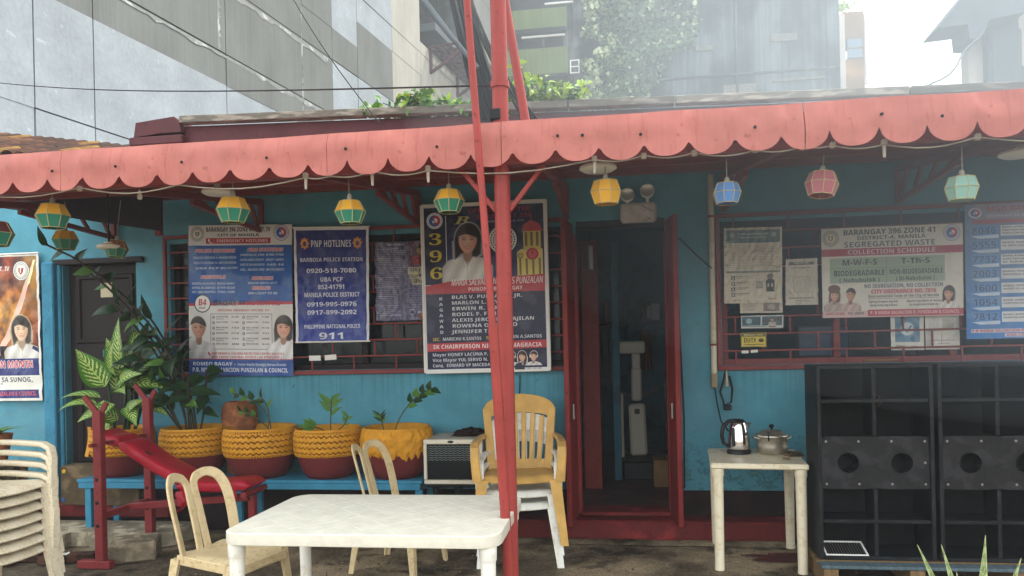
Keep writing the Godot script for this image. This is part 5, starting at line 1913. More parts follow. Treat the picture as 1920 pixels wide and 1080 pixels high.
func print_police() -> Image:
	var im := page(480, 700, "d6d9e2")
	bar(im, 16, 16, 448, 668, "28327c")
	for k in 40:
		im.fill_rect(Rect2i(16, 16 + k * 17, 448, 17), Color("252c72").lerp(Color("2f4196"), k / 40.0))
	for q in [[70, 96], [408, 96]]:
		oval(im, q[0], q[1], 28, 34, "c24038"); oval(im, q[0], q[1], 21, 26, "d8a348"); oval(im, q[0], q[1] + 3, 12, 16, "5a3a78")
		for k in 8: oval(im, q[0] + cos(TAU * k / 8) * 25, q[1] + sin(TAU * k / 8) * 31, 5, 5, "caa65c")
	var L := [["PNP HOTLINES", 78, 42, 262], ["BARBOSA POLICE STATION", 186, 24, 408], ["0920-518-7080", 252, 27, 324], ["UBA PCP", 306, 27, 150], ["852-41791", 352, 27, 176], ["MANILA POLICE DISTRICT", 400, 27, 362], ["0919-995-0976", 458, 27, 326], ["0917-899-2092", 508, 27, 326], ["PHILIPPINE NATIONAL POLICE", 596, 24, 370], ["911", 646, 40, 176]]
	for q in L:
		txt(im, q[0], 240, q[1], q[2], Color("d7dbe6"), q[3], 0.5)
	return im

func print_council() -> Image:
	var im := page(660, 900, "d9dade")
	bar(im, 12, 14, 636, 872, "20223a")
	for k in 30:
		im.fill_rect(Rect2i(130, 14 + k * 13, 518, 13), Color("1c1f38").lerp(Color("3b3c68"), k / 30.0))
	bar(im, 128, 60, 4, 372, "d9dade"); bar(im, 12, 430, 120, 4, "d9dade")
	swirl_seal(im, 70, 84, 46)
	for k in 3:
		txt(im, "396"[k], 72, 152 + k * 92, 62, Color("c8b43a"), 78, 0.5, "serif")
	txt(im, "OFFICIALS OF THE", 420, 28, 22, Color("a83848"), 330, 0.5, "serif")
	txt(im, "BARANGAY 396", 440, 60, 26, Color("8a3452"), 300, 0.5)
	txt(im, "SAMPALOC, MANILA, CITY", 440, 96, 10, Color("b0b4c4"), 220, 0.5)
	txt(im, "B", 170, 66, 42, Color("b8b060"), 76, 0, "serif", 0.3)
	seal(im, 432, 200, 78, "dfdfe4", "c4c6d4", "39406a")
	portrait(im, 244, 196, 150, true, "e6e5e2", "cf9c86", "221d20", "a9a9b4")
	# a plain clock tower
	poly(im, [[506, 395], [506, 270], [526, 255], [640, 255], [640, 395]], "dcca76")
	bar(im, 540, 160, 92, 100, "c9b563")
	for k in 3:
		bar(im, 548 + k * 29, 170, 14, 70, "6c6a48"); oval(im, 555 + k * 29, 172, 7, 8, "6c6a48")
	poly(im, [[530, 160], [545, 122], [582, 100], [626, 122], [642, 160]], "b0404a")
	bar(im, 582, 70, 5, 34, "b0404a")
	oval(im, 586, 282, 32, 32, "b43c48"); oval(im, 586, 282, 22, 22, "c8606a"); bar(im, 584, 264, 4, 20, "5a2028")
	for k in 4:
		bar(im, 516 + k * 34, 310, 11, 82, "7c7348"); oval(im, 521 + k * 34, 312, 6, 9, "7c7348")
	ring(im, 524, 290, 12, 15, "50503c", "b9a85e")
	poly(im, [[12, 436], [140, 414], [648, 390], [648, 480], [12, 480]], "b03a44")
	txt(im, "MARIA SALVACION DIMAS PUNZALAN", 150, 402, 36, Color("e2dfe2"), 488, 0, "light", 0.2)
	txt(im, "MARIA SALVACION DIMAS PUNZALAN", 151, 402, 36, Color("e2dfe2"), 488, 0, "light", 0.2)
	txt(im, "PUNONG BARANGAY", 386, 450, 20, Color("e0d2d4"), 290, 0.5)
	bar(im, 12, 480, 636, 300, "20243f")
	var nm := ["BLAS V. PUNZALAN JR.", "MARLON L. RIVERA", "ERWIN R. ABAD", "RODEL F. FABIAN", "ALEXIS JEROME L. FAJILAN", "ROWENA O. PATTIO", "JENNIFER T. URBAN"]
	var wd := [380, 320, 300, 310, 440, 350, 330]
	for k in 7:
		txt(im, "KAGAWAD"[k], 94, 499 + k * 30, 16, Color("d6d8e0"), 22, 0.5)
		txt(im, nm[k], 150, 490 + k * 31, 19, Color("d6d8e0"), wd[k])
	txt(im, "SEC.", 44, 716, 18, Color("c8b43a"), 42)
	txt(im, "MARICHU R.SANTOS", 98, 716, 17, Color("d0d2da"), 210)
	txt(im, "TREAS.", 330, 716, 17, Color("c8b43a"), 70)
	txt(im, "JHEZEN A.SANTOS", 420, 712, 17, Color("d0d2da"), 206)
	poly(im, [[12, 746], [648, 740], [648, 782], [12, 790]], "b03640")
	txt(im, "SK CHAIRPERSON NICOLE R. MAGRACIA", 44, 754, 22, Color("e6dedf"), 580)
	txt(im, "Mayor HONEY LACUNA P.", 40, 800, 17, Color("c8ccd6"), 300)
	txt(im, "Vice Mayor YUL SERVO N.", 40, 829, 17, Color("c8ccd6"), 300)
	txt(im, "Cong.  EDWARD VP MACEDA", 40, 858, 17, Color("c8ccd6"), 310)
	for k in 3:
		portrait(im, 462 + k * 58, 828, 50, k == 1, ["e4e4e4", "3a3a44", "e0e0e2"][k], "d8ac92", "3a2a26", "f0f0f0")
	bar(im, 12, 876, 636, 10, "2a2e4c")
	return im

func print_waste() -> Image:
	var im := page(860, 560, "d8d6cc")
	seal(im, 58, 62, 50, "d2cfc4", "d8cfb8", "8a7a60")
	swirl_seal(im, 795, 54, 50)
	txt(im, "BARANGAY 396 ZONE 41", 420, 14, 33, Color("2c3744"), 570, 0.5)
	txt(im, "DISTRICT-4, MANILA", 430, 56, 22, Color("3a4652"), 420, 0.5)
	txt(im, "SEGREGATED WASTE", 420, 90, 33, Color("4c6066"), 560, 0.5)
	bar(im, 0, 130, 860, 46, "a83a4a")
	txt(im, "COLLECTION SCHEDULE", 430, 140, 28, Color("e4d0d2"), 540, 0.5)
	bar(im, 50, 188, 700, 158, "9db09a")
	bar(im, 398, 188, 2, 158, "5c6c5c"); bar(im, 50, 252, 700, 2, "5c6c5c")
	txt(im, "M-W-F-S", 236, 200, 34, Color("26323a"), 220, 0.5)
	txt(im, "T-Th-S", 576, 200, 34, Color("26323a"), 176, 0.5)
	txt(im, "BIODEGRADABLE", 232, 266, 34, Color("26323a"), 316, 0.5)
	txt(im, "( Nabubulok )", 232, 314, 26, Color("26323a"), 250, 0.5)
	txt(im, "NON-BIODEGRADABLE", 578, 266, 32, Color("26323a"), 326, 0.5)
	txt(im, "( Di-Nabubulok )", 574, 312, 25, Color("26323a"), 236, 0.5)
	txt(im, "NO SEGREGATION, NO COLLECTION", 500, 356, 24, Color("2c4470"), 480, 0.5)
	bar(im, 300, 388, 400, 30, "d8c0be")
	txt(im, "CITY ORDINANCE NO. 7876", 500, 391, 24, Color("b02c38"), 396, 0.5)
	txt(im, "Environmental Code of the City of Manila", 500, 424, 16, Color("30343a"), 430, 0.5)
	bar(im, 285, 445, 430, 2, "30343a")
	for q in [["Sipiing Itinapon ang ibat", 378, 458, 180], ["ibang klase ang basura", 378, 480, 168], ["Ilpunin ang dahon at lamesa", 624, 458, 210], ["sa magkatalatmate da.", 624, 480, 180]]:
		txt(im, q[0], q[1], q[2], 14, Color("34383c"), q[3], 0.5)
	portrait(im, 75, 420, 76, true, "c8b6ae", "d6a892", "6a4a3c")
	oval(im, 75, 380, 38, 26, "6a4a3c")
	portrait(im, 175, 420, 78, false, "d8c0b8", "c08c70", "2a2220")
	portrait(im, 770, 424, 80, true, "ecebe4", "d29c84", "2a2024")
	bar(im, 0, 520, 860, 40, "cfb0b0")
	bar(im, 280, 514, 580, 40, "b03c4a")
	txt(im, "P. B MARIA SALVACION R. PUNZALAN & COUNCIL", 296, 524, 20, Color("e6ccd0"), 540)
	txt(im, "HONEY LACUNA", 20, 528, 16, Color("a83040"), 118)
	txt(im, "YUL SERVO", 158, 528, 16, Color("4a3a44"), 100)
	return im

func print_numbers() -> Image:
	var im := page(420, 930, "356aa8")
	for k in 30:
		im.fill_rect(Rect2i(0, k * 31, 420, 31), Color("6d7ea6").lerp(Color("2f74bc"), k / 30.0))
	bar(im, 60, 0, 360, 128, "8d8aa0")
	swirl_seal(im, 58, 60, 40)
	txt(im, "MGA BAWAL", 270, 14, 40, Color("a83848"), 300, 0.5)
	txt(im, "ORDINANSA NG MAYNILA", 270, 74, 18, Color("c8cad6"), 300, 0.5)
	bar(im, 40, 108, 380, 28, "9a4a5e")
	txt(im, "MGA IPINAGBABAWAL SA", 250, 114, 18, Color("c04a58"), 300, 0.5)
	var nm := ["8046", "5555", "7732", "2003", "1600", "1054", "7812"]
	var ln := [["BAWAL GUMALA ANG MGA", "KABATAANG MINOR DE EDAD", "TUWING GABI SA LANSANGAN"], ["BAWAL MAG-INUMAN", "SA MGA PAMPUBLIKO", ""], ["BAWAL BUMALA O LUMA", "ANAK MALAKAS KANTA", "O KARAOKE"], ["BAWAL MAGKALAT O", "MAGSIGA SA BAWAT", ""], ["BAWAL MAGTAPON NG", "HAYOP SA LANSANGAN", ""], ["BAWAL UMIHI O DUMI SA", "PAMPUBLIKONG LUGAR", ""], ["BAWAL MANIGARILYO SA", "PAMPUBLIKONG LUGAR", ""]]
	for k in 7:
		var y := 152 + k * 99
		poly(im, [[28, y], [186, y], [186, y + 78], [60, y + 82]], "4f86c4")
		poly(im, [[30, y + 68], [186, y + 60], [186, y + 84], [80, y + 86]], "c2d4ea")
		for d in [[-2, 0], [2, 0], [0, 2], [0, -2]]:
			txt(im, nm[k], 106 + d[0], y + 8 + d[1], 48, Color("8fb0da"), 138, 0.5)
		txt(im, nm[k], 106, y + 8, 48, Color("243f72"), 138, 0.5)
		bar(im, 196, y - 2, 224, 72, "d3d5da")
		for j in 3:
			if ln[k][j]: txt(im, ln[k][j], 204, y + 6 + j * 21 + (8 if ln[k][2] == "" else 0), 12, Color("40444c"), 214)
	bar(im, 26, 862, 394, 26, "c4c0ce")
	txt(im, "P.B MARIA SALVACION PUNZALAN", 30, 866, 18, Color("b03444"), 400)
	bar(im, 210, 894, 210, 24, "c4c0ce")
	txt(im, "AND COUNCIL", 220, 897, 18, Color("b03444"), 180)
	return im

func print_fire_banner() -> Image:
	# the right-hand strip of a wider banner; the rest lies beyond the picture
	var im := page(640, 800, "1c1a20")
	var A := noise_bytes(512, 0.01, 4, 31)
	for y in 560:
		for x in range(0, 640):
			var a: float = A[(y % 512) * 512 + (x % 512)] / 255.0
			var d := exp(-pow((x - 420.0) / 150.0, 2) - pow((y - 330.0) / 150.0, 2))
			var q := Color("3a1418").lerp(Color("b04626"), clampf(a * 1.3 - 0.25, 0, 1)).lerp(Color("e8a93c"), clampf(d * (a + 0.25), 0, 1))
			var g := clampf((x - 470.0) / 150.0, 0, 1) * clampf((420.0 - y) / 300.0, 0, 1)
			im.set_pixel(x, y, q.lerp(Color("b39a3c"), g * 0.7))
	poly(im, [[604, 34], [622, 34], [470, 430], [350, 590], [320, 590], [440, 400]], "e2b8a4")
	poly(im, [[604, 34], [616, 34], [580, 160], [560, 180]], "f0e6a8")
	seal(im, 528, 92, 54, "e4e0d6", "e8e2d0", "8a3034")
	txt(im, "BARANGAY 396 ZONE 41 DIST. IV", 452, 66, 24, Color("dcdce0"), 470, 1.0)
	txt(im, "in observance of", 390, 104, 18, Color("c8c8cc"), 170, 1.0, "bold", 0.2)
	bar(im, 380, 500, 260, 70, "24202a")
	portrait(im, 520, 414, 128, true, "e4e2dc", "dcb896", "2c2624", "b8a888")
	poly(im, [[590, 500], [640, 524], [640, 548], [580, 516]], "23284e")
	bar(im, 0, 570, 640, 92, "28306a")
	for d in [[-3, 0], [3, 0], [0, 3], [0, -3]]:
		txt(im, "FIRE PREVENTION MONTH", 590 + d[0], 582 + d[1], 38, Color("e4d8d8"), 560, 1.0)
	txt(im, "FIRE PREVENTION MONTH", 590, 582, 38, Color("b0303c"), 560, 1.0)
	txt(im, "MARCH 2023", 120, 632, 20, Color("d8d8dc"), 150, 1.0)
	txt(im, "MARCH 2023", 266, 632, 20, Color("d8d8dc"), 150, 1.0)
	bar(im, 0, 662, 640, 138, "dcdad2")
	txt(im, "\"SA PAG-IWAS SA SUNOG,", 586, 672, 26, Color("3a3c4c"), 480, 1.0)
	txt(im, "HINDI KA NAG-IISA\"", 392, 704, 24, Color("3a3c4c"), 330, 1.0)
	bar(im, 0, 740, 620, 46, "2c3470")
	txt(im, "P.B. MARIA SALVACION R. PUNZALAN & COUNCIL", 606, 750, 24, Color("c85058"), 590, 1.0)
	bar(im, 0, 0, 640, 12, "d8d6d0"); bar(im, 626, 0, 14, 800, "d8d6d0")
	return im

func print_notice() -> Image:
	var im := page(400, 540, "cfcab8")
	bar(im, 14, 18, 372, 92, "5f7a80")
	oval(im, 60, 56, 18, 18, "a8b8b4"); oval(im, 344, 52, 18, 18, "a8b8b4")
	txt(im, "TALAAN NG IMPORMASYON", 200, 40, 14, Color("d2dcd8"), 210, 0.5)
	txt(im, "PARA SA MGA RESIDENTE", 200, 66, 12, Color("d2dcd8"), 190, 0.5)
	for k in 14:
		bar(im, 34, 124 + k * 13, 150 + (k * 37) % 30, 4, "a8a494")
		bar(im, 214, 130 + k * 11, 110 + (k * 23) % 30, 4, "9c988a")
	bar(im, 14, 310, 372, 14, "6f7d7a")
	for k in 4:
		bar(im, 50, 346 + k * 40, 26, 28, "39424a")
		oval(im, 63, 356 + k * 40, 6, 6, "cfcab8"); bar(im, 57, 362 + k * 40, 12, 8, "cfcab8")
		bar(im, 84, 348 + k * 40, 90, 5, "7a776c"); bar(im, 84, 358 + k * 40, 70, 4, "9a978c")
	bar(im, 222, 386, 46, 50, "8a8d88"); bar(im, 228, 392, 34, 38, "a4a7a0")
	oval(im, 318, 350, 22, 18, "6b6258"); poly(im, [[290, 460], [288, 386], [302, 368], [334, 368], [348, 386], [346, 460]], "2f3238")
	bar(im, 300, 400, 12, 26, "b8b4a4"); bar(im, 324, 400, 12, 26, "b8b4a4")
	bar(im, 60, 516, 60, 4, "a87850"); bar(im, 300, 510, 60, 5, "a05040")
	return im

func print_sheet_plain() -> Image:
	# a sheet in a clear sleeve; its square code is left out
	var im := page(240, 340, "d6d2c4")
	bar(im, 24, 24, 190, 22, "6a7070")
	txt(im, "E-REGISTRATION", 120, 28, 12, Color("dcdad0"), 120, 0.5)
	txt(im, "I-scan upang magparehistro", 120, 62, 9, Color("60625e"), 150, 0.5)
	bar(im, 58, 130, 126, 122, "b9b6aa"); bar(im, 62, 134, 118, 114, "cdc9bb")
	txt(im, "BARANGAY REGISTRY", 120, 284, 11, Color("4a4c4a"), 190, 0.5)
	txt(im, "OFFICE HOURS", 120, 306, 8, Color("70726c"), 100, 0.5)
	return im

func print_sleeved_poster() -> Image:
	var im := page(400, 540, "686988")
	for k in 36:
		var w := 150 + (k * 53) % 60
		bar(im, 20, 46 + k * 13, w if k < 16 else w - 40, 4, "9496ae" if k % 5 else "b0b2c4")
	bar(im, 90, 14, 130, 10, "a8aac8")
	bar(im, 240, 0, 160, 180, "6a5068")
	portrait(im, 320, 60, 62, true, "a83c48", "caa28c", "4a3230")
	bar(im, 236, 176, 164, 50, "c8c4aa"); txt(im, "SILENT", 250, 184, 22, Color("4a4a52"), 140)
	bar(im, 250, 222, 150, 36, "c8c4aa"); txt(im, "SUPPORT", 258, 228, 20, Color("4a4a52"), 134)
	bar(im, 262, 262, 138, 34, "c8c4aa"); txt(im, "WORLD", 270, 268, 20, Color("4a4a52"), 120)
	for k in 10: bar(im, 236, 320 + k * 16, 120 + (k * 41) % 40, 5, "8c8cb0")
	ring(im, 262, 484, 14, 20, "b8b8c8", "54558a"); bar(im, 300, 478, 30, 14, "b8b8c8")
	oval(im, 340, 512, 30, 20, "b06a48")
	return im

func print_duty() -> Image:
	var im := page(240, 140, "c9b437")
	bar(im, 4, 4, 232, 132, "3a3626"); bar(im, 8, 8, 224, 124, "c9b437")
	bar(im, 8, 8, 224, 30, "5a5030"); txt(im, "BARANGAY TANOD", 120, 14, 16, Color("d4c468"), 180, 0.5)
	txt(im, "DUTY", 26, 54, 44, Color("3c3826"), 120)
	oval(im, 192, 76, 26, 18, "3c3826"); bar(im, 172, 58, 40, 14, "3c3826")
	bar(im, 26, 112, 190, 8, "6a6038")
	return im

func print_cards() -> Image:
	var im := page(320, 120, "b9c2c2")
	bar(im, 8, 10, 140, 84, "3c5a66"); bar(im, 160, 10, 150, 84, "44545a")
	oval(im, 60, 52, 24, 24, "8fb0b8"); portrait(im, 236, 40, 34, false, "c8c8c0", "b48a70")
	bar(im, 12, 100, 180, 6, "6a767a"); bar(im, 210, 98, 60, 12, "8a5a50")
	return im

func print_small_sheet() -> Image:
	var im := page(320, 110, "c4bfae")
	for k in 6: bar(im, 20, 14 + k * 14, 110 - (k * 17) % 30, 5, "8c887c")
	bar(im, 176, 10, 120, 84, "77736a"); oval(im, 236, 48, 30, 26, "a8a294")
	return im

func print_certificate(blue: bool) -> Image:
	var im := page(300, 320, "c8c6bc")
	if blue:
		bar(im, 30, 20, 240, 240, "c8c6bc"); bar(im, 38, 8, 224, 236, "3f6f8e")
		ring(im, 150, 120, 58, 66, "7fa0b4", "c0ccd0"); poly(im, [[118, 120], [136, 112], [148, 134], [182, 84], [194, 92], [150, 158]], "3f6f8e")
		bar(im, 40, 276, 90, 10, "8a877c"); bar(im, 180, 280, 60, 8, "8a877c")
	else:
		for k in 9: bar(im, 30, 30 + k * 14, 60 + (k * 37) % 40, 4, "a29f92")
		bar(im, 150, 30, 100, 110, "a8a69c"); bar(im, 40, 230, 220, 6, "6e6c62"); bar(im, 110, 260, 100, 6, "8a877c")
		bar(im, 140, 170, 3, 100, "50504c")
	return im

func sign_sheet(called: String, label: String, cat: String, tl: Vector2, tr: Vector2, bl: Vector2, br: Vector2, z: float, im: Image, rough := 0.45, coat := 0.0, wave := 0.004, th := 0.003, group := "") -> MeshInstance3D:
	var s := Shape.new()
	var nz := FastNoiseLite.new()
	nz.seed = called.hash() % 1000
	nz.frequency = 1.0
	var wf := 9.0 if wave > 0.008 else 4.0
	var fine := 0.004 if coat > 0.9 else 0.0
	s.sheet(64 if fine > 0.0 else 28, 80 if fine > 0.0 else 34, func(u, v):
		var p: Vector2 = bl.lerp(br, u).lerp(tl.lerp(tr, u), v)
		return Vector3(p.x, p.y, z + wave * (nz.get_noise_2d(u * wf, v * wf * 0.8) + 0.4 * nz.get_noise_2d(u * wf * 3.0 + 9.0, v * 3.0)) + fine * (1.0 - absf(nz.get_noise_2d((u + v * 0.6) * 9.0, (v - u * 0.3) * 14.0 + 40.0)) * 2.0)), th)
	var o := obj(called, s, print_mat(im, rough, coat))
	tag(o, label, cat, group)
	return o

func build_posters() -> void:
	sign_sheet("hotline_sign", "large blue and white emergency hotlines sign with two small portraits", "sign", Vector2(-3.585, 2.56), Vector2(-2.666, 2.53), Vector2(-3.61, 1.298), Vector2(-2.682, 1.274), 0.06, print_hotlines(), 0.4, 0.3, 0.006)
	var pn := sign_sheet("police_banner", "dark blue police hotlines banner hung by its white corners", "banner", Vector2(-2.645, 2.495), Vector2(-2.002, 2.475), Vector2(-2.645, 1.555), Vector2(-2.02, 1.552), 0.075, print_police(), 0.42, 0.25, 0.012)
	var s := Shape.new()
	s.tube([Vector3(-2.65, 2.498, 0.075), Vector3(-1.995, 2.478, 0.075)], 0.007, 6)
	obj("top_rod", s, P.white_paint, pn)
	s = Shape.new()
	s.tube([Vector3(-2.65, 1.553, 0.075), Vector3(-2.012, 1.55, 0.075)], 0.007, 6)
	obj("bottom_rod", s, P.white_paint, pn)
	sign_sheet("sleeved_poster", "purple poster in a wrinkled clear sleeve half behind the officials board", "poster", Vector2(-1.96, 2.35), Vector2(-1.50, 2.345), Vector2(-1.965, 1.713), Vector2(-1.50, 1.708), 0.05, print_sleeved_poster(), 0.3, 1.0, 0.030)
	var bd := sign_sheet("officials_board", "navy officials board with the big yellow 396 and a portrait", "sign", Vector2(-1.549, 2.615), Vector2(-0.558, 2.612), Vector2(-1.544, 1.29), Vector2(-0.553, 1.296), 0.115, print_council(), 0.4, 0.2, 0.002)
	s = Shape.new()
	for q in [[Vector3(-1.547, 2.618, 0.105), Vector3(-0.556, 2.615, 0.105)], [Vector3(-1.542, 1.286, 0.105), Vector3(-0.551, 1.292, 0.105)], [Vector3(-1.552, 2.62, 0.105), Vector3(-1.547, 1.285, 0.105)], [Vector3(-0.554, 2.62, 0.105), Vector3(-0.549, 1.29, 0.105)]]:
		s.beam(q[0], q[1], 0.018, 0.03, 0.003, Vector3.BACK)
	obj("edge_frame", s, P.white_paint, bd)
	s = Shape.new()
	s.box(Vector3(-1.05, 1.95, 0.06), Vector3(0.94, 1.27, 0.06), 0.004)
	obj("backing", s, P.dark_wood, bd)
	sign_sheet("notice_poster", "cream notice poster in a shiny wrinkled sleeve on the right window", "poster", Vector2(0.791, 2.342), Vector2(1.215, 2.335), Vector2(0.782, 1.77), Vector2(1.205, 1.766), 0.06, print_notice(), 0.35, 1.0, 0.018)
	sign_sheet("sheet_poster", "small cream sheet in a clear sleeve beside the waste schedule sign", "poster", Vector2(1.237, 2.09), Vector2(1.464, 2.09), Vector2(1.229, 1.745), Vector2(1.461, 1.742), 0.055, print_sheet_plain(), 0.35, 1.0, 0.014)
	sign_sheet("waste_sign", "white and green segregated waste collection schedule sign", "sign", Vector2(1.492, 2.303), Vector2(2.470, 2.303), Vector2(1.489, 1.641), Vector2(2.464, 1.634), 0.07, print_waste(), 0.42, 0.25, 0.005)
	sign_sheet("ordinance_sign", "tall blue ordinance sign with rows of four digit numbers at far right", "sign", Vector2(2.48, 2.432), Vector2(2.99, 2.43), Vector2(2.475, 1.461), Vector2(2.985, 1.459), 0.08, print_numbers(), 0.42, 0.25, 0.005)
	var bn := sign_sheet("fire_banner", "fiery fire prevention banner on the blue wall at the left edge", "banner", Vector2(-5.98, 2.385), Vector2(-5.012, 2.385), Vector2(-5.99, 1.10), Vector2(-5.0, 1.10), 0.05, print_fire_banner(), 0.42, 0.3, 0.014)
	s = Shape.new()
	s.tube([Vector3(-5.98, 2.388, 0.05), Vector3(-5.005, 2.388, 0.05)], 0.008, 6)
	obj("top_rod", s, P.white_paint, bn)
	sign_sheet("small_sheet", "small grey printed sheet just below the cream notice poster", "paper", Vector2(0.90, 1.775), Vector2(1.21, 1.772), Vector2(0.90, 1.695), Vector2(1.21, 1.69), 0.045, print_small_sheet(), 0.4, 0.8, 0.006)
	sign_sheet("card_sheet", "sleeved sheet with two dark blue cards above the yellow duty sign", "paper", Vector2(0.905, 1.675), Vector2(1.215, 1.672), Vector2(0.905, 1.578), Vector2(1.21, 1.575), 0.046, print_cards(), 0.4, 0.8, 0.006)
	sign_sheet("duty_sign", "small yellow duty sign hanging on the right window grille", "sign", Vector2(0.90, 1.545), Vector2(1.085, 1.543), Vector2(0.90, 1.438), Vector2(1.085, 1.436), 0.05, print_duty(), 0.4, 0.3, 0.003)
	sign_sheet("certificate", "blue certificate with a white tick below the waste schedule sign", "certificate", Vector2(1.985, 1.64), Vector2(2.215, 1.64), Vector2(1.985, 1.39), Vector2(2.215, 1.388), 0.006, print_certificate(true), 0.3, 0.6, 0.004)
	sign_sheet("faded_certificate", "faded cream certificate right of the blue certificate", "certificate", Vector2(2.225, 1.64), Vector2(2.46, 1.64), Vector2(2.225, 1.39), Vector2(2.46, 1.388), 0.006, print_certificate(false), 0.3, 0.6, 0.004)
	for q in [[-2.50, 1.42, 0.10, "pair of white paper labels on the window grille under the police banner"], [0.93, 1.40, 0.05, "pair of tiny white labels under the yellow duty sign"]]:
		var t := thing("paper_label", q[3], "label", Vector3(q[0], q[1], 0.04))
		for k in 2:
			s = Shape.new()
			s.box(Vector3(k * q[2] * 1.35, 0.004 * k, 0), Vector3(q[2], q[2] * 0.42, 0.003), 0.0, Basis(Vector3.BACK, 0.06 * k))
			obj("slip", s, P.white_paint, t)
	s = Shape.new()
	s.beam(Vector3(0.93, 1.62, 0.051), Vector3(0.89, 1.60, 0.051), 0.02, 0.003)
	# wooden stick on top of the speakers' wall shelf
	s = Shape.new()
	s.box(Vector3(1.62, 1.345, 0.9), Vector3(0.21, 0.014, 0.03), 0.004, Basis(Vector3.UP, 0.05))
	tag(obj("wooden_stick", s, P.plank), "short pale wooden stick lying on top of the left speaker cabinet", "stick")

# ---------------------------------------------------------------- chairs
func side_chair(label: String, called: String, at: Vector3, turn: float) -> Node3D:
	# armless monobloc chair; front is +z in its own axes
	var t := thing(called, label, "chair", at, turn, "armless cream plastic chairs")
	var m: Material = P.chair_cream
	var s := Shape.new()
	s.sheet(16, 16, func(u, v):
		var x: float = (u - 0.5) * 2.0
		var z: float = lerpf(-0.20, 0.22, v)
		var w: float = lerpf(0.185, 0.215, v) * (1.0 - 0.10 * pow(absf(v - 0.5) * 2.0, 6.0))
		var y: float = 0.43 - 0.012 * (1.0 - x * x) + 0.010 * x * x - 0.05 * pow(maxf(0.0, (v - 0.85) / 0.15), 2.0) - 0.02 * pow(absf(x), 8.0)
		return Vector3(x * w, y, z - 0.02 * x * x * v), 0.008)
	obj("seat", s, m, t)
	s = Shape.new()
	for k in [[-1, 1], [1, 1]]:
		s.beam(Vector3(k[0] * 0.195, 0.415, -0.18), Vector3(k[0] * 0.212, 0.40, 0.17), 0.012, 0.05, 0.004)
	s.beam(Vector3(-0.18, 0.385, 0.215), Vector3(0.18, 0.385, 0.215), 0.012, 0.05, 0.004)
	obj("apron", s, m, t)
	for sx in [-1.0, 1.0]:
		for sz in [-1.0, 1.0]:
			s = Shape.new()
			var rings := []
			for k in 7:
				var u := k / 6.0
				var c := Vector3(sx * lerpf(0.185, 0.225, u), lerpf(0.42, 0.0, u), lerpf(0.17, 0.215, u) if sz > 0 else lerpf(-0.18, -0.25, u))
				var a := lerpf(0.055, 0.034, u)
				var rg := PackedVector3Array()
				for q in [[1, 1], [-1.0, 1], [-1.0, 0.35], [0.3, 0.35], [0.3, -1.0], [1, -1.0]]:
					rg.append(c + Vector3(sx * q[0] * a * 0.5, 0, sz * q[1] * a * 0.5))
				rings.append(rg)
			s.loft(rings, true, true)
			obj("leg", s, m, t)
	# two-lobed open back: curved round the sitter
	var place := func(w: float, h: float) -> Vector3:
		return Vector3(w, 0.425 + h, -0.195 - 0.24 * h - 0.10 * h * h + 1.5 * w * w)
	var normal := func(w: float, h: float) -> Vector3:
		return Vector3(-3.0 * w, 0.30, 1.0).normalized()
	for sx in [-1.0, 1.0]:
		var ctrl := [Vector2(0.185, -0.02), Vector2(0.192, 0.10), Vector2(0.197, 0.22), Vector2(0.192, 0.33), Vector2(0.168, 0.398), Vector2(0.125, 0.425), Vector2(0.078, 0.420), Vector2(0.040, 0.398), Vector2(0.0235, 0.355), Vector2(0.0245, 0.27), Vector2(0.0255, 0.16), Vector2(0.0270, 0.06), Vector2(0.029, -0.02)]
		var pts := []
		var nn := []
		var ww := []
		for i in ctrl.size() - 1:
			for k in 4:
				var u := k / 4.0
				var p: Vector2 = (ctrl[i] as Vector2).cubic_interpolate(ctrl[i + 1], ctrl[maxi(i - 1, 0)], ctrl[mini(i + 2, ctrl.size() - 1)], u)
				pts.append(place.call(sx * p.x, p.y * 0.93))
				nn.append(normal.call(sx * p.x, p.y))
				ww.append(0.056 if i < 5 else (0.050 if i < 7 else 0.045))
		s = Shape.new()
		s.ribbon(pts, nn, ww, 0.014)
		obj("back_loop", s, m, t)
	return t

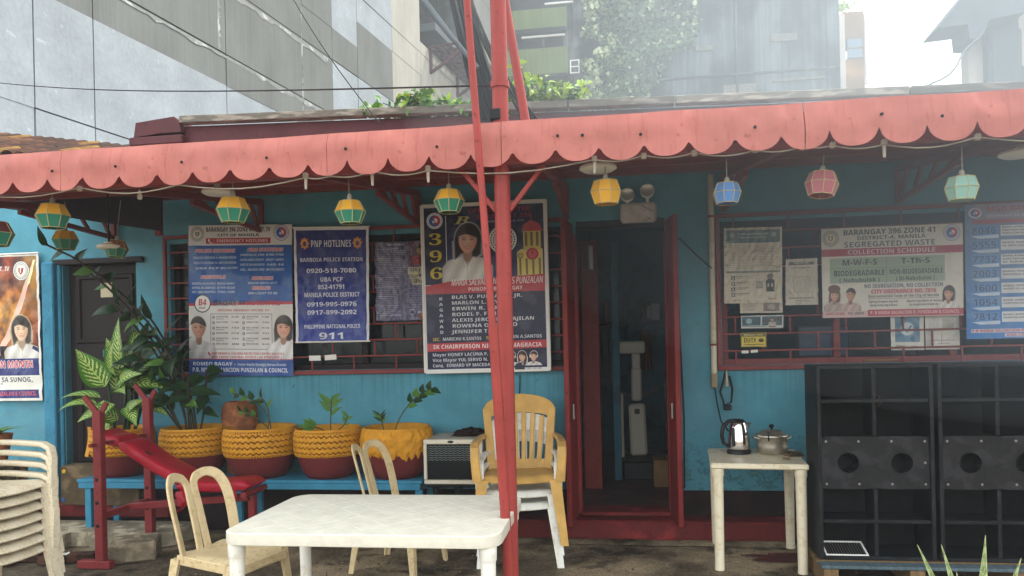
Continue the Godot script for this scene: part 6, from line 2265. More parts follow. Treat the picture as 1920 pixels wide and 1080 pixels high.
func arm_chair(called: String, label: String, m: Material, at: Vector3, turn: float, group: String, slats: bool) -> Node3D:
	var t := thing(called, label, "chair", at, turn, group)
	var s := Shape.new()
	s.sheet(18, 16, func(u, v):
		var x: float = (u - 0.5) * 2.0
		var z: float = lerpf(-0.22, 0.25, v)
		var w: float = lerpf(0.20, 0.245, v)
		var y: float = 0.415 - 0.016 * (1.0 - x * x) + 0.02 * v - 0.034 * pow(maxf(0.0, (v - 0.86) / 0.14), 2.0) - 0.015 * pow(absf(x), 8.0)
		return Vector3(x * w, y, z - 0.025 * x * x * v), 0.009)
	obj("seat", s, m, t)
	s = Shape.new()
	for k in [-1.0, 1.0]:
		s.beam(Vector3(k * 0.215, 0.395, -0.18), Vector3(k * 0.235, 0.400, 0.19), 0.012, 0.016, 0.004)
	obj("apron", s, m, t)
	for sx in [-1.0, 1.0]:
		for sz in [-1.0, 1.0]:
			s = Shape.new()
			var rings := []
			for k in 8:
				var u := k / 7.0
				var c := Vector3(sx * lerpf(0.225, 0.275, u), lerpf(0.41, 0.0, u), lerpf(0.205, 0.25, u) if sz > 0 else lerpf(-0.19, -0.275, u))
				var a := lerpf(0.07, 0.046, u)
				var rg := PackedVector3Array()
				for q in [[1, 1], [-1.0, 1], [-1.0, 0.45], [0.4, 0.45], [0.4, -1.0], [1, -1.0]]:
					rg.append(c + Vector3(sx * q[0] * a * 0.5, 0, sz * q[1] * a * 0.5))
				rings.append(rg)
			s.loft(rings, true, true)
			obj("leg", s, m, t)
	if slats:
		# arched back with upright slats
		var bz := func(w: float, h: float) -> Vector3:
			return Vector3(w, 0.41 + h, -0.205 - 0.22 * h - 0.10 * h * h + 0.9 * w * w)
		var bn := func(w: float, h: float) -> Vector3:
			return Vector3(-1.8 * w, 0.28, 1.0).normalized()
		# broad solid arch: top band as a sheet between outer arch and slot tops
		s = Shape.new()
		s.sheet(28, 5, func(u, v):
			var a: float = lerpf(-1.0, 1.0, u)
			var th := a * PI * 0.5
			var outer := Vector2(0.240 * sin(th), 0.395 + 0.11 * pow(cos(th), 0.8))
			var inner := Vector2(0.200 * sin(th), 0.345 + 0.035 * cos(th))
			var p := inner.lerp(outer, v)
			return bz.call(p.x, p.y), 0.012)
		obj("back_top", s, m, t)
		for sx in [-1.0, 1.0]:
			s = Shape.new()
			var pts := []
			var nn := []
			for k in 11:
				var h := lerpf(-0.02, 0.41, k / 10.0)
				var w: float = sx * lerpf(0.185, 0.222, k / 10.0)
				pts.append(bz.call(w, h)); nn.append(bn.call(w, h))
			s.ribbon(pts, nn, 0.055, 0.014)
			obj("back_side", s, m, t)
		for k in 6:
			s = Shape.new()
			var a := (k - 2.5) / 2.5
			var pts := []
			var nn := []
			for j in 9:
				var h := lerpf(0.05, 0.385 - 0.03 * a * a, j / 8.0)
				var w: float = a * lerpf(0.125, 0.155, j / 8.0)
				pts.append(bz.call(w, h)); nn.append(bn.call(w, h))
			s.ribbon(pts, nn, 0.030, 0.011)
			obj("slat", s, m, t)
		s = Shape.new()
		s.sheet(16, 3, func(u, v):
			var a: float = lerpf(-1.0, 1.0, u)
			return bz.call(a * 0.19, lerpf(-0.01, 0.065, v)), 0.012)
		obj("back_foot", s, m, t)
	else:
		# barrel back: level slats following the curve round to the arms
		for k in 4:
			s = Shape.new()
			var pts := []
			var nn := []
			for j in 25:
				var a := lerpf(-1.0, 1.0, j / 24.0)
				var e := absf(a)
				var x := 0.262 * sin(clampf(a * 1.6, -1.0, 1.0) * PI * 0.5)
				var z := -0.25 + (0.0 if e < 0.3 else 0.46 * pow((e - 0.3) / 0.7, 1.3))
				var hh: float = [0.45, 0.51, 0.57, 0.635][k]
				var lift: float = [0.05, 0.11, 0.165, 0.20][k] * (1.0 - smoothstep(0.25, 0.85, e))
				pts.append(Vector3(x, hh + lift, z - 0.25 * lift))
				nn.append(Vector3(x * 3.0, 0.0, z if e < 0.6 else 0.0).normalized() * -1.0)
			s.ribbon(pts, nn, 0.062 if k == 3 else 0.040, 0.016)
			obj("slat", s, m, t)
	for sx in [-1.0, 1.0]:
		s = Shape.new()
		var top: float = 0.63
		var rear := Vector3(sx * 0.235, top + 0.005, -0.235)
		var pts := [rear, Vector3(sx * 0.262, top + 0.005, -0.1), Vector3(sx * 0.272, top, 0.06), Vector3(sx * 0.272, top - 0.004, 0.16), Vector3(sx * 0.27, top - 0.025, 0.215), Vector3(sx * 0.268, top - 0.08, 0.232), Vector3(sx * 0.262, top - 0.16, 0.235), Vector3(sx * 0.255, 0.40, 0.235)]
		var nn := [Vector3.UP, Vector3.UP, Vector3.UP, Vector3(0, 1, 0.1), Vector3(0, 0.8, 0.6), Vector3(0, 0.1, 1), Vector3(0, 0, 1), Vector3(0, 0, 1)]
		s.ribbon(pts, nn, [0.04, 0.05, 0.056, 0.056, 0.056, 0.056, 0.056, 0.06], 0.030)
		obj("arm", s, m, t)
	return t

func build_left_side() -> void:
	# stack of beige armchairs at the left
	var names := ["topmost beige armchair of the tall stack at the left edge", "second beige armchair from the top of the left stack", "third beige armchair from the top of the left stack", "fourth beige armchair from the top of the left stack", "fifth beige armchair from the top of the left stack", "sixth beige armchair from the top of the left stack", "lowest beige armchair of the left stack, standing on the ground"]
	var at := Vector3(-3.535, -0.012, 2.235)
	var yaw := deg_to_rad(81.0)
	var c0 := arm_chair("armchair", names[6], P.beige, at, yaw, "beige plastic armchairs stacked at the left", true)
	for k in 6:
		dup(c0, at + Vector3(rng.randfn() * 0.003, 0.060 * (k + 1), rng.randfn() * 0.003) + Vector3(-0.006 * k, 0, -0.005 * k), yaw + rng.randfn() * 0.012, names[5 - k])
	side_chair("cream armless chair at the left end of the white table", "side_chair", Vector3(-2.09, 0, 2.16), deg_to_rad(75.0))
	side_chair("cream armless chair behind the white table in front of the planters", "side_chair", Vector3(-1.51, 0, 0.98), deg_to_rad(77.0))
	# weight bench
	var w := thing("weight_bench", "dark red weight bench with sloping red vinyl pad and forked uprights", "weight bench", Vector3(-3.62, 0, 0.88))
	var s: Shape
	for q in [[0.28, 1.10], [-0.27, 1.15]]:
		s = Shape.new()
		s.box(Vector3(0, q[1] * 0.5 + 0.02, q[0]), Vector3(0.062, q[1] - 0.04, 0.055), 0.004)
		var up := obj("upright", s, P.bench_red, w)
		s = Shape.new()
		for y in [0.62, 0.46, 0.30]:
			s.lathe([Vector2(0.0, 0.003), Vector2(0.012, 0.002), Vector2(0.013, 0.0)], 10, Vector3(-0.005, y, q[0] + 0.0275), Basis(Vector3.RIGHT, PI / 2))
		obj("bolt_hole", s, P.black_deep, up)
		s = Shape.new()
		s.beam(Vector3(-0.01, q[1] - 0.02, q[0]), Vector3(-0.105, q[1] + 0.10, q[0]), 0.02, 0.04, 0.003)
		s.beam(Vector3(0.02, q[1] - 0.02, q[0]), Vector3(0.065, q[1] + 0.055, q[0]), 0.02, 0.035, 0.003)
		obj("fork", s, P.bench_red, up)
		s = Shape.new()
		s.box(Vector3(-0.045, 0.028, q[0]), Vector3(0.25, 0.055, 0.06), 0.005)
		obj("foot", s, P.bench_red, w)
	s = Shape.new()
	s.tube([Vector3(-0.01, 0.865, 0.36), Vector3(-0.01, 0.865, -0.30)], 0.013, 8)
	obj("rest_bar", s, P.bench_red, w)
	s = Shape.new()
	s.beam(Vector3(0.0, 0.36, 0.30), Vector3(0.0, 0.36, -0.26), 0.045, 0.045, 0.004)
	obj("cross_beam", s, P.bench_red, w)
	s = Shape.new()
	s.beam(Vector3(0.03, 0.37, 0.0), Vector3(0.98, 0.45, 0.0), 0.05, 0.05, 0.004)
	obj("spine", s, P.bench_red, w)
	s = Shape.new()
	s.box(Vector3(0.985, 0.24, 0.0), Vector3(0.05, 0.44, 0.05), 0.004)
	obj("front_leg", s, P.bench_red, w)
	s = Shape.new()
	s.box(Vector3(0.985, 0.025, 0), Vector3(0.055, 0.05, 0.4), 0.004)
	obj("front_foot", s, P.bench_red, w)
	s = Shape.new()
	s.tube([Vector3(1.0, 0.49, 0.16), Vector3(1.0, 0.49, -0.16)], 0.022, 10)
	obj("leg_roller", s, P.bench_red, w)
	var pad := func(a: Vector3, b: Vector3, wd: float, th: float, taper: float) -> Shape:
		var q := Shape.new()
		var dv := (b - a)
		var nn := Vector3(0, 0, 1).cross(dv).normalized() * -1.0
		if nn.y < 0: nn = -nn
		var rings := []
		var n := 14
		for i in n + 1:
			var u := float(i) / n
			var e := minf(u, 1.0 - u) * n / 2.0
			var k := 1.0 if e >= 1.0 else sqrt(maxf(0.04, 1.0 - (1.0 - e) * (1.0 - e)))
			var tp := lerpf(taper, 1.0, smoothstep(0.0, 0.25, u))
			var rg := PackedVector3Array()
			for j in 20:
				var an := TAU * j / 20.0
				var cx := signf(cos(an)) * pow(absf(cos(an)), 0.4)
				var cy := signf(sin(an)) * pow(absf(sin(an)), 0.6)
				rg.append(a + dv * u + Vector3(0, 0, cx * wd * 0.5 * (0.90 + 0.10 * k) * tp) + nn * (cy * th * 0.5 * k + 0.004 * sin(u * 9.0)))
			rings.append(rg)
		q.loft(rings, false, true)
		return q
	obj("head_pad", pad.call(Vector3(-0.155, 0.905, 0), Vector3(0.03, 0.845, 0), 0.25, 0.085, 0.72), P.vinyl, w)
	obj("back_pad", pad.call(Vector3(0.015, 0.85, 0), Vector3(0.53, 0.555, 0), 0.27, 0.095, 0.95), P.vinyl, w)
	obj("seat_pad", pad.call(Vector3(0.47, 0.535, 0), Vector3(1.03, 0.545, 0), 0.27, 0.085, 1.0), P.vinyl, w)
	s = Shape.new()
	s.sheet(4, 6, func(u, v): return Vector3(0.50 + u * 0.12 * v + 0.02 * sin(v * 5.0), lerpf(0.38, 0.52, v) - 0.03 * absf(u - 0.5), 0.14 + 0.02 * sin(u * 6.0 + v * 3.0)), 0.002)
	obj("torn_flap", s, P.vinyl, w)
	s = Shape.new()
	s.sheet(3, 4, func(u, v): return Vector3(0.845 + u * 0.09, lerpf(0.465, 0.52, v), 0.138 + 0.01 * sin(u * 4.0)), 0.002)
	obj("torn_edge", s, P.vinyl, w)
	s = Shape.new()
	s.box(Vector3(0.24, 0.775, 0.085), Vector3(0.05, 0.004, 0.02), 0.0, Basis(Vector3.BACK, -0.52))
	obj("tape", s, P.black_plastic, w)
	# broken cement slab and bricks under the bench
	var slab := thing("broken_slab", "broken weathered cement slab under the weight bench", "slab", Vector3(-4.0, 0, 0.6))
	s = Shape.new()
	var pp := PackedVector2Array([Vector2(-0.75, 0.32), Vector2(0.62, 0.34), Vector2(0.55, 0.02), Vector2(0.30, -0.18), Vector2(0.02, -0.22), Vector2(-0.06, -0.05), Vector2(-0.26, -0.06), Vector2(-0.30, -0.26), Vector2(-0.72, -0.30)])
	s.prism(pp, 0.005, 0.115, Vector3.ZERO, Basis(Vector3.RIGHT, -PI / 2))
	obj("slab", s, mat("c0b59c", 0.9, {"tex": "concrete", "scale": 1.1, "world": true, "bump": "relief", "depth": 2.0}), slab)
	s = Shape.new()
	s.box(Vector3(0.45, 0.07, 0.30), Vector3(0.32, 0.14, 0.30), 0.014, Basis(Vector3.UP, 0.45))
	obj("block", s, mat("a2937c", 0.9, {"tex": "concrete", "scale": 1.6, "world": true, "bump": "relief", "depth": 1.5}), slab)
	for q in [[-0.28, 0.03, 0.44, 0.05, "a"], [-0.05, 0.03, 0.50, -0.12, "b"], [0.12, 0.035, 0.42, 0.3, "c"], [-0.42, 0.03, 0.56, 0.2, "d"]]:
		s = Shape.new()
		s.box(Vector3.ZERO, Vector3(0.2, 0.06, 0.095), 0.010)
		var me := s.mesh()
		me.surface_set_material(0, mat("6a4a3e", 0.9, {"tex": "ground", "scale": 1.5}))
		inst("brick", me, slab, Transform3D(Basis(Vector3.UP, q[3]), Vector3(q[0], q[1], q[2])))
	var pr := thing("paper_scrap", "crumpled white paper scrap lying by the broken slab", "scrap", Vector3(-3.98, 0.02, 1.02))
	s = Shape.new()
	s.sheet(5, 5, func(u, v): return Vector3((u - 0.5) * 0.12, 0.018 * sin(u * 7.0 + v * 4.0) + 0.02, (v - 0.5) * 0.07), 0.002)
	obj("paper", s, P.white_paint, pr)
	# plywood box behind the bench
	var wb := thing("plywood_box", "worn plywood box with cap-headed fixings by the side door", "box", Vector3(-4.33, 0.225, 0.15))
	s = Shape.new()
	s.box(Vector3(0, 0.17, 0), Vector3(0.72, 0.33, 0.18), 0.008)
	obj("body", s, P.box_wood, wb)
	for q in [[-0.32, 0.29, "c8a23a"], [0.32, 0.26, "c9c4b8"], [-0.33, 0.05, "3a5a8a"]]:
		s = Shape.new()
		s.lathe([Vector2(0.018, 0), Vector2(0.016, 0.008), Vector2(0, 0.01)], 12, Vector3(q[0], q[1], 0.09), Basis(Vector3.RIGHT, PI / 2))
		obj("cap", s, mat(q[2], 0.4), wb)
	var tp := thing("wall_tap", "small metal tap sticking out above the plywood box", "tap", Vector3(-4.28, 0.66, 0.1))
	s = Shape.new()
	s.tube([Vector3(0.10, 0.0, -0.1), Vector3(0.10, 0, 0.0), Vector3(-0.02, 0.005, 0.02), Vector3(-0.04, -0.02, 0.02)], 0.012, 8)
	obj("spout", s, P.bolt, tp)
	s = Shape.new()
	s.tube([Vector3(0.05, 0, 0.01), Vector3(0.05, -0.16, 0.01)], 0.008, 6)
	obj("riser", s, P.bolt, tp)
	# potted plant cut by the left edge
	var lp := thing("clay_pot_plant", "small leafy plant in a clay pot cut by the left picture edge", "plant", Vector3(-5.07, 0.62, 0.5))
	s = Shape.new()
	s.lathe([Vector2(0, 0), Vector2(0.09, 0), Vector2(0.13, 0.2), Vector2(0.14, 0.24), Vector2(0.12, 0.24), Vector2(0.11, 0.2), Vector2(0, 0.2)], 24)
	obj("pot", s, P.clay, lp)
	for k in 9:
		var lfm := leaf_shape(0.26, 0.07, 1.0, 0.2).mesh()
		lfm.surface_set_material(0, P.leaf_mid)
		var an := TAU * k / 9.0
		inst("leaf", lfm, lp, Transform3D(Basis(Vector3.UP, an) * Basis(Vector3.RIGHT, -0.8), Vector3(0, 0.2, 0)))
	var stand := thing("plant_stand", "low concrete block carrying the clay pot at the left edge", "block", Vector3(-5.07, 0, 0.5))
	s = Shape.new()
	s.box(Vector3(0, 0.31, 0), Vector3(0.34, 0.61, 0.34), 0.01)
	obj("block", s, P.cement, stand)

# ---------------------------------------------------------------- planters
func tyre_planter(label: String, at: Vector3, r: float, band_h: float, torn: bool, sd: int) -> Node3D:
	var t := thing("tyre_planter", label, "planter", at, 0.0, "yellow tyre planters on the blue bench")
	var nz := FastNoiseLite.new()
	nz.seed = sd
	nz.frequency = 1.0
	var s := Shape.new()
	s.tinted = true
	var n := 480
	var rows := 56
	var y0 := 0.175
	var prof := func(an: float, v: float) -> Vector3:
		var bulge := 1.0 - 0.05 * pow(absf(v * 2.0 - 1.0), 3.0) + 0.015 * nz.get_noise_2d(cos(an) * 2.0, sin(an) * 2.0)
		var groove := 0.0
		if not torn:
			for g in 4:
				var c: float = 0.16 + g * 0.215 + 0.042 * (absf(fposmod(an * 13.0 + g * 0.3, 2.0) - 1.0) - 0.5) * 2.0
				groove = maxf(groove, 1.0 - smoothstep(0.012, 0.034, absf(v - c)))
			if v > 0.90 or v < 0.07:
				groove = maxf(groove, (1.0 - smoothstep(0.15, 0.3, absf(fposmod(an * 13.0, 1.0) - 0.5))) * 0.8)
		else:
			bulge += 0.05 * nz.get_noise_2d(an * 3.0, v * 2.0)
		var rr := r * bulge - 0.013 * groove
		var y: float = y0 + band_h * v
		if torn and v < 0.5:
			y += band_h * (0.5 - v) * 0.5 * (nz.get_noise_2d(cos(an) * 4.0, sin(an) * 4.0) + 0.35 * nz.get_noise_1d(an * 9.0))
		if v > 0.8: y += 0.010 * nz.get_noise_2d(cos(an) * 1.5 + 7.0, sin(an) * 1.5)
		return Vector3(cos(an) * rr, y, sin(an) * rr)
	var grid := []
	for i in n + 1:
		var row := PackedVector3Array()
		for j in rows + 1:
			row.append(prof.call(TAU * (i % n) / n, float(j) / rows))
		grid.append(row)
	for i in n:
		for j in rows:
			var v0 := float(j) / rows
			var v1 := float(j + 1) / rows
			var p: Vector3 = grid[i][j]
			var q: Vector3 = grid[i + 1][j]
			var p2: Vector3 = grid[i + 1][j + 1]
			var q2: Vector3 = grid[i][j + 1]
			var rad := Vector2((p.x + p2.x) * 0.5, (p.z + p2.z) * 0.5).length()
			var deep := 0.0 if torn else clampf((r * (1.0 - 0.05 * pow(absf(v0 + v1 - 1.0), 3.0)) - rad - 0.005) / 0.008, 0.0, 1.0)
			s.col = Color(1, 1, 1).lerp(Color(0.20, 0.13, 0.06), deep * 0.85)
			var nn := (q - p).cross(q2 - p).normalized()
			if nn.dot(Vector3(p.x, 0, p.z)) < 0: nn = -nn
			s.t3(p, q, p2, nn, nn, nn)
			s.t3(p, p2, q2, nn, nn, nn)
	s.col = Color(1, 1, 1)
	var top := y0 + band_h
	s.lathe([Vector2(r * 0.955, top - 0.004), Vector2(r * 0.93, top + 0.012), Vector2(r * 0.88, top + 0.006), Vector2(r * 0.86, top - 0.06)], 64)
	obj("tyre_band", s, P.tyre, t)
	s = Shape.new()
	s.lathe([Vector2(0, 0), Vector2(r * 0.62, 0.0), Vector2(r * 0.74, 0.05), Vector2(r * 0.86, 0.13), Vector2(r * 0.93, y0 + 0.02)], 48)
	obj("bowl", s, P.pot_red, t)
	s = Shape.new()
	s.sheet(16, 16, func(u, v):
		var x: float = (u - 0.5) * 2.0
		var z: float = (v - 0.5) * 2.0
		var q := Vector2(x * sqrt(1.0 - z * z * 0.5), z * sqrt(1.0 - x * x * 0.5)) * r * 0.87
		return Vector3(q.x, top - 0.045 + 0.02 * nz.get_noise_2d(q.x * 9.0, q.y * 9.0), q.y))
	obj("soil", s, P.soil, t)
	return t

func stem_curve(base: Vector3, tip: Vector3, sag: Vector3) -> Array:
	var out := []
	for k in 9:
		out.append(base.bezier_interpolate(base.lerp(tip, 0.3) + sag, base.lerp(tip, 0.75) + sag, tip, k / 8.0))
	return out

func along(dir: Vector3, face: Vector3) -> Basis:
	var y := dir.normalized()
	var z := (face - y * face.dot(y)).normalized()
	return Basis(y.cross(z), y, z)

func build_planters() -> void:
	# blue bench carrying the planters
	var bn := thing("blue_bench", "long low bright blue bench under the tyre planters", "bench", Vector3(-2.9, 0, 0.32))
	var s := Shape.new()
	s.box(Vector3(0, 0.488, 0), Vector3(2.83, 0.024, 0.40), 0.004)
	obj("top", s, P.blue_bench, bn)
	for z in [-0.185, 0.185]:
		s = Shape.new()
		s.box(Vector3(0, 0.452, z), Vector3(2.80, 0.046, 0.03), 0.003)
		obj("rail", s, P.blue_bench, bn)
	for x in [-1.33, -0.05, 1.385]:
		for z in [-0.165, 0.165]:
			s = Shape.new()
			s.box(Vector3(x, 0.236, z), Vector3(0.052, 0.385, 0.04), 0.003)
			obj("leg", s, P.blue_bench, bn)
	# five planters
	var tops := [[-4.06, 0.30, 0.245, 0.20, false, "leftmost yellow tyre planter, behind the weight bench"], [-3.42, 0.30, 0.27, 0.205, false, "second yellow tyre planter, with tall dark stems"], [-2.845, 0.32, 0.295, 0.205, false, "broad yellow tyre planter in front of the clay pot"], [-2.28, 0.32, 0.27, 0.195, false, "yellow tyre planter with a small green seedling"], [-1.73, 0.32, 0.275, 0.20, true, "rightmost yellow planter with ragged edge beside the air conditioner"]]
	for i in tops.size():
		var q = tops[i]
		tyre_planter(q[5], Vector3(q[0], 0.50, q[1]), q[2], q[3], q[4], 50 + i)
	# loose flap of the leftmost tyre
	s = Shape.new()
	s.sheet(5, 8, func(u, v): return Vector3(-4.335 + u * 0.06 - 0.03 * (1.0 - v), lerpf(0.66, 0.90, v), 0.36 + 0.04 * u - 0.02 * sin(v * 3.0)), 0.008)
	tag(obj("tyre_flap", s, P.tyre.duplicate()), "loose yellow strip of tyre hanging beside the leftmost planter", "strip")
	# dieffenbachia in the leftmost planter
	var d := thing("spotted_plant", "big spotted leafy plant growing in the leftmost tyre planter", "plant", Vector3(-4.06, 0.85, 0.30))
	d.scale = Vector3.ONE * 1.12
	var canes := [Vector3(-0.08, 0.42, 0.06), Vector3(0.04, 0.52, 0.02), Vector3(0.14, 0.44, 0.08), Vector3(0.0, 0.36, -0.04), Vector3(0.2, 0.30, 0.03)]
	for c in canes:
		s = Shape.new()
		s.tube(stem_curve(Vector3(c.x * 0.5, 0, c.z * 0.5), c, Vector3(0.01, 0, 0)), [0.013, 0.013, 0.012, 0.012, 0.011, 0.010, 0.009, 0.008, 0.006], 7)
		obj("cane", s, P.leaf_dark, d)
	# [start, direction, face, length, width, curl]
	var L := [
		[Vector3(-0.06, 0.34, 0.10), Vector3(-0.50, 0.72, 0.10), Vector3(0.55, 0.25, 0.8), 0.36, 0.19, 0.35],
		[Vector3(-0.10, 0.26, 0.10), Vector3(-0.92, 0.30, 0.15), Vector3(0.1, 0.9, 0.3), 0.40, 0.11, 1.0],
		[Vector3(-0.10, 0.22, 0.14), Vector3(-0.90, 0.22, 0.30), Vector3(0.05, 0.9, 0.5), 0.36, 0.10, 1.25],
		[Vector3(-0.06, 0.24, 0.12), Vector3(0.28, -0.85, 0.3), Vector3(0.2, 0.2, 1.0), 0.27, 0.11, 0.3],
		[Vector3(0.03, 0.50, 0.05), Vector3(-0.1, 0.9, 0.1), Vector3(-0.3, 0.1, 1.0), 0.34, 0.13, 0.4],
		[Vector3(0.05, 0.48, 0.05), Vector3(0.35, 0.85, 0.0), Vector3(-0.4, 0.2, 0.9), 0.36, 0.14, 0.5],
		[Vector3(0.12, 0.40, 0.08), Vector3(0.70, 0.50, 0.2), Vector3(-0.1, 0.6, 0.8), 0.34, 0.14, 0.9],
		[Vector3(0.12, 0.36, 0.10), Vector3(0.85, 0.15, 0.3), Vector3(0.0, 0.7, 0.7), 0.32, 0.14, 1.0],
		[Vector3(0.02, 0.42, 0.10), Vector3(0.05, 0.70, 0.6), Vector3(-0.2, 0.4, 0.9), 0.28, 0.12, 0.9],
		[Vector3(0.08, 0.30, 0.12), Vector3(0.35, 0.30, 0.7), Vector3(0.0, 0.7, 0.7), 0.28, 0.13, 1.0],
		[Vector3(-0.02, 0.30, 0.02), Vector3(-0.25, 0.95, -0.1), Vector3(0.3, 0.2, 0.9), 0.40, 0.13, 0.3],
		[Vector3(0.16, 0.30, 0.06), Vector3(0.55, 0.75, 0.1), Vector3(-0.5, 0.3, 0.8), 0.36, 0.13, 0.6],
		[Vector3(0.18, 0.22, 0.06), Vector3(0.9, -0.1, 0.25), Vector3(0.1, 0.8, 0.6), 0.26, 0.12, 0.8],
		[Vector3(0.03, 0.22, 0.14), Vector3(-0.15, -0.35, 0.8), Vector3(0.0, 0.7, 0.7), 0.22, 0.11, 0.7],
		[Vector3(0.10, 0.52, 0.0), Vector3(0.15, 0.98, 0.1), Vector3(0.5, 0.0, 0.9), 0.30, 0.10, 0.25],
		[Vector3(0.0, 0.14, 0.14), Vector3(0.2, 0.15, 0.9), Vector3(0.0, 0.9, 0.3), 0.14, 0.07, 0.9],
		[Vector3(0.06, 0.36, 0.12), Vector3(0.55, 0.35, 0.55), Vector3(-0.1, 0.5, 0.8), 0.30, 0.15, 0.9],
		[Vector3(-0.02, 0.20, 0.10), Vector3(-0.45, -0.15, 0.5), Vector3(0.2, 0.6, 0.8), 0.24, 0.11, 0.8],
		[Vector3(0.10, 0.44, 0.02), Vector3(0.62, 0.78, -0.05), Vector3(-0.5, 0.3, 0.8), 0.38, 0.15, 0.6],
		[Vector3(0.14, 0.20, 0.12), Vector3(0.5, -0.25, 0.6), Vector3(0.1, 0.7, 0.7), 0.24, 0.12, 0.7],
		[Vector3(0.0, 0.40, 0.0), Vector3(-0.42, 0.88, -0.05), Vector3(0.4, 0.3, 0.9), 0.36, 0.14, 0.5],
		[Vector3(0.05, 0.10, 0.12), Vector3(-0.35, 0.5, 0.6), Vector3(0.2, 0.5, 0.8), 0.26, 0.12, 0.8],
		[Vector3(0.10, 0.12, 0.10), Vector3(0.45, 0.5, 0.5), Vector3(-0.2, 0.5, 0.8), 0.28, 0.12, 0.9]]
	for q in L:
		var sh := leaf_shape(q[3], q[4], q[5], 0.22, 10, 0.42)
		var lf := obj("leaf", sh, P.leaf_spot, d)
		lf.transform = Transform3D(along(q[1], q[2]), q[0])
	# tall rubber-like plant with dark leaves, leaning left over the side door
	var r := thing("dark_leaf_plant", "tall plant with long arching stems of dark glossy leaves", "plant", Vector3(-3.46, 0.85, 0.28))
	var stems := [[Vector3(0.02, 0, 0), Vector3(-0.30, 0.95, 0.10), Vector3(0.10, 0, 0), 7], [Vector3(-0.03, 0, 0.03), Vector3(-0.62, 1.28, 0.35), Vector3(0.24, 0.02, 0), 9], [Vector3(0.05, 0, 0.02), Vector3(-0.10, 0.62, 0.05), Vector3(0.05, 0, 0), 7], [Vector3(0.06, 0, -0.02), Vector3(0.16, 0.50, 0.04), Vector3(0.02, 0, 0), 7], [Vector3(-0.05, 0, 0.04), Vector3(-0.28, 0.48, 0.10), Vector3(-0.02, 0, 0), 7], [Vector3(-0.02, 0, 0), Vector3(-0.95, 1.52, 0.45), Vector3(0.40, 0.12, 0), 11], [Vector3(-0.06, 0, 0.05), Vector3(-0.40, 0.70, 0.16), Vector3(0.05, 0, 0), 10], [Vector3(0.0, 0, 0.06), Vector3(-0.22, 0.80, 0.14), Vector3(0.04, 0.02, 0), 10], [Vector3(0.03, 0, 0.05), Vector3(0.05, 0.44, 0.12), Vector3(0, 0, 0.02), 8], [Vector3(-0.08, 0, 0.02), Vector3(-0.50, 0.55, 0.12), Vector3(0.02, 0.02, 0), 8], [Vector3(-0.04, 0, 0.0), Vector3(-0.50, 1.02, 0.22), Vector3(0.16, 0.0, 0), 8]]
	for q in stems:
		var c := stem_curve(q[0], q[1], q[2])
		s = Shape.new()
		s.tube(c, 0.008, 6)
		obj("stem", s, P.stem_dark, r)
		for k in q[3]:
			var u: float = 0.30 + 0.70 * (k + 0.5) / q[3]
			var i := mini(int(u * 8.0), 7)
			var p: Vector3 = (c[i] as Vector3).lerp(c[i + 1], u * 8.0 - i)
			var tg: Vector3 = (c[i + 1] - c[i]).normalized()
			var sdv := Vector3(0, 0, 1).cross(tg).normalized().rotated(tg, rng.randf_range(-1.2, 1.2)) * (1.0 if k % 2 else -1.0)
			var dr := (sdv * rng.randf_range(0.4, 0.9) + tg * rng.randf_range(0.1, 0.9) + Vector3(0, rng.randf_range(-0.6, 0.15), 0.35 * rng.randf_range(-0.3, 1.5))).normalized()
			var sh := leaf_shape(rng.randf_range(0.13, 0.27), rng.randf_range(0.065, 0.115), rng.randf_range(0.2, 1.3), 0.3, 6)
			var lf := obj("leaf", sh, P.leaf_dark if rng.randf() < 0.88 else P.leaf_mid, r)
			lf.transform = Transform3D(along(dr, Vector3(rng.randfn() * 0.3, 0.6, 0.7)), p)
	# smaller plants in the other planters
	var defs := [["trailing_plant", "thin trailing plant with round leaves in the broad planter", Vector3(-2.87, 0.86, 0.34), [[Vector3(0.12, 0, 0), Vector3(-0.17, 0.30, 0.05), Vector3(0.1, 0.06, 0), 7, 0.07, 0.045], [Vector3(0.1, 0, 0.02), Vector3(0.06, 0.27, 0.05), Vector3(0.05, 0.03, 0), 3, 0.10, 0.03], [Vector3(0.1, 0, -0.02), Vector3(-0.10, 0.16, 0.06), Vector3(0, 0.04, 0), 5, 0.06, 0.04]], P.leaf_dark],
		["seedling_plant", "upright green seedling with dark ground leaves in the fourth planter", Vector3(-2.27, 0.85, 0.36), [[Vector3(0.02, 0, 0), Vector3(0.04, 0.24, 0.02), Vector3(0.0, 0, 0), 5, 0.13, 0.045], [Vector3(0.05, 0, 0), Vector3(0.17, 0.13, 0.03), Vector3(0.03, -0.02, 0), 4, 0.06, 0.03], [Vector3(-0.02, 0, 0), Vector3(-0.14, 0.03, 0.08), Vector3(0, 0.03, 0), 6, 0.09, 0.05]], P.leaf_mid],
		["spray_plant", "single curved spray of round dark leaves in the rightmost planter", Vector3(-1.73, 0.85, 0.36), [[Vector3(0.0, 0, 0), Vector3(0.31, 0.33, 0.04), Vector3(-0.06, 0.04, 0), 9, 0.085, 0.055], [Vector3(-0.08, 0, 0.02), Vector3(-0.10, 0.13, 0.04), Vector3(0, 0, 0), 6, 0.07, 0.02]], P.leaf_dark]]
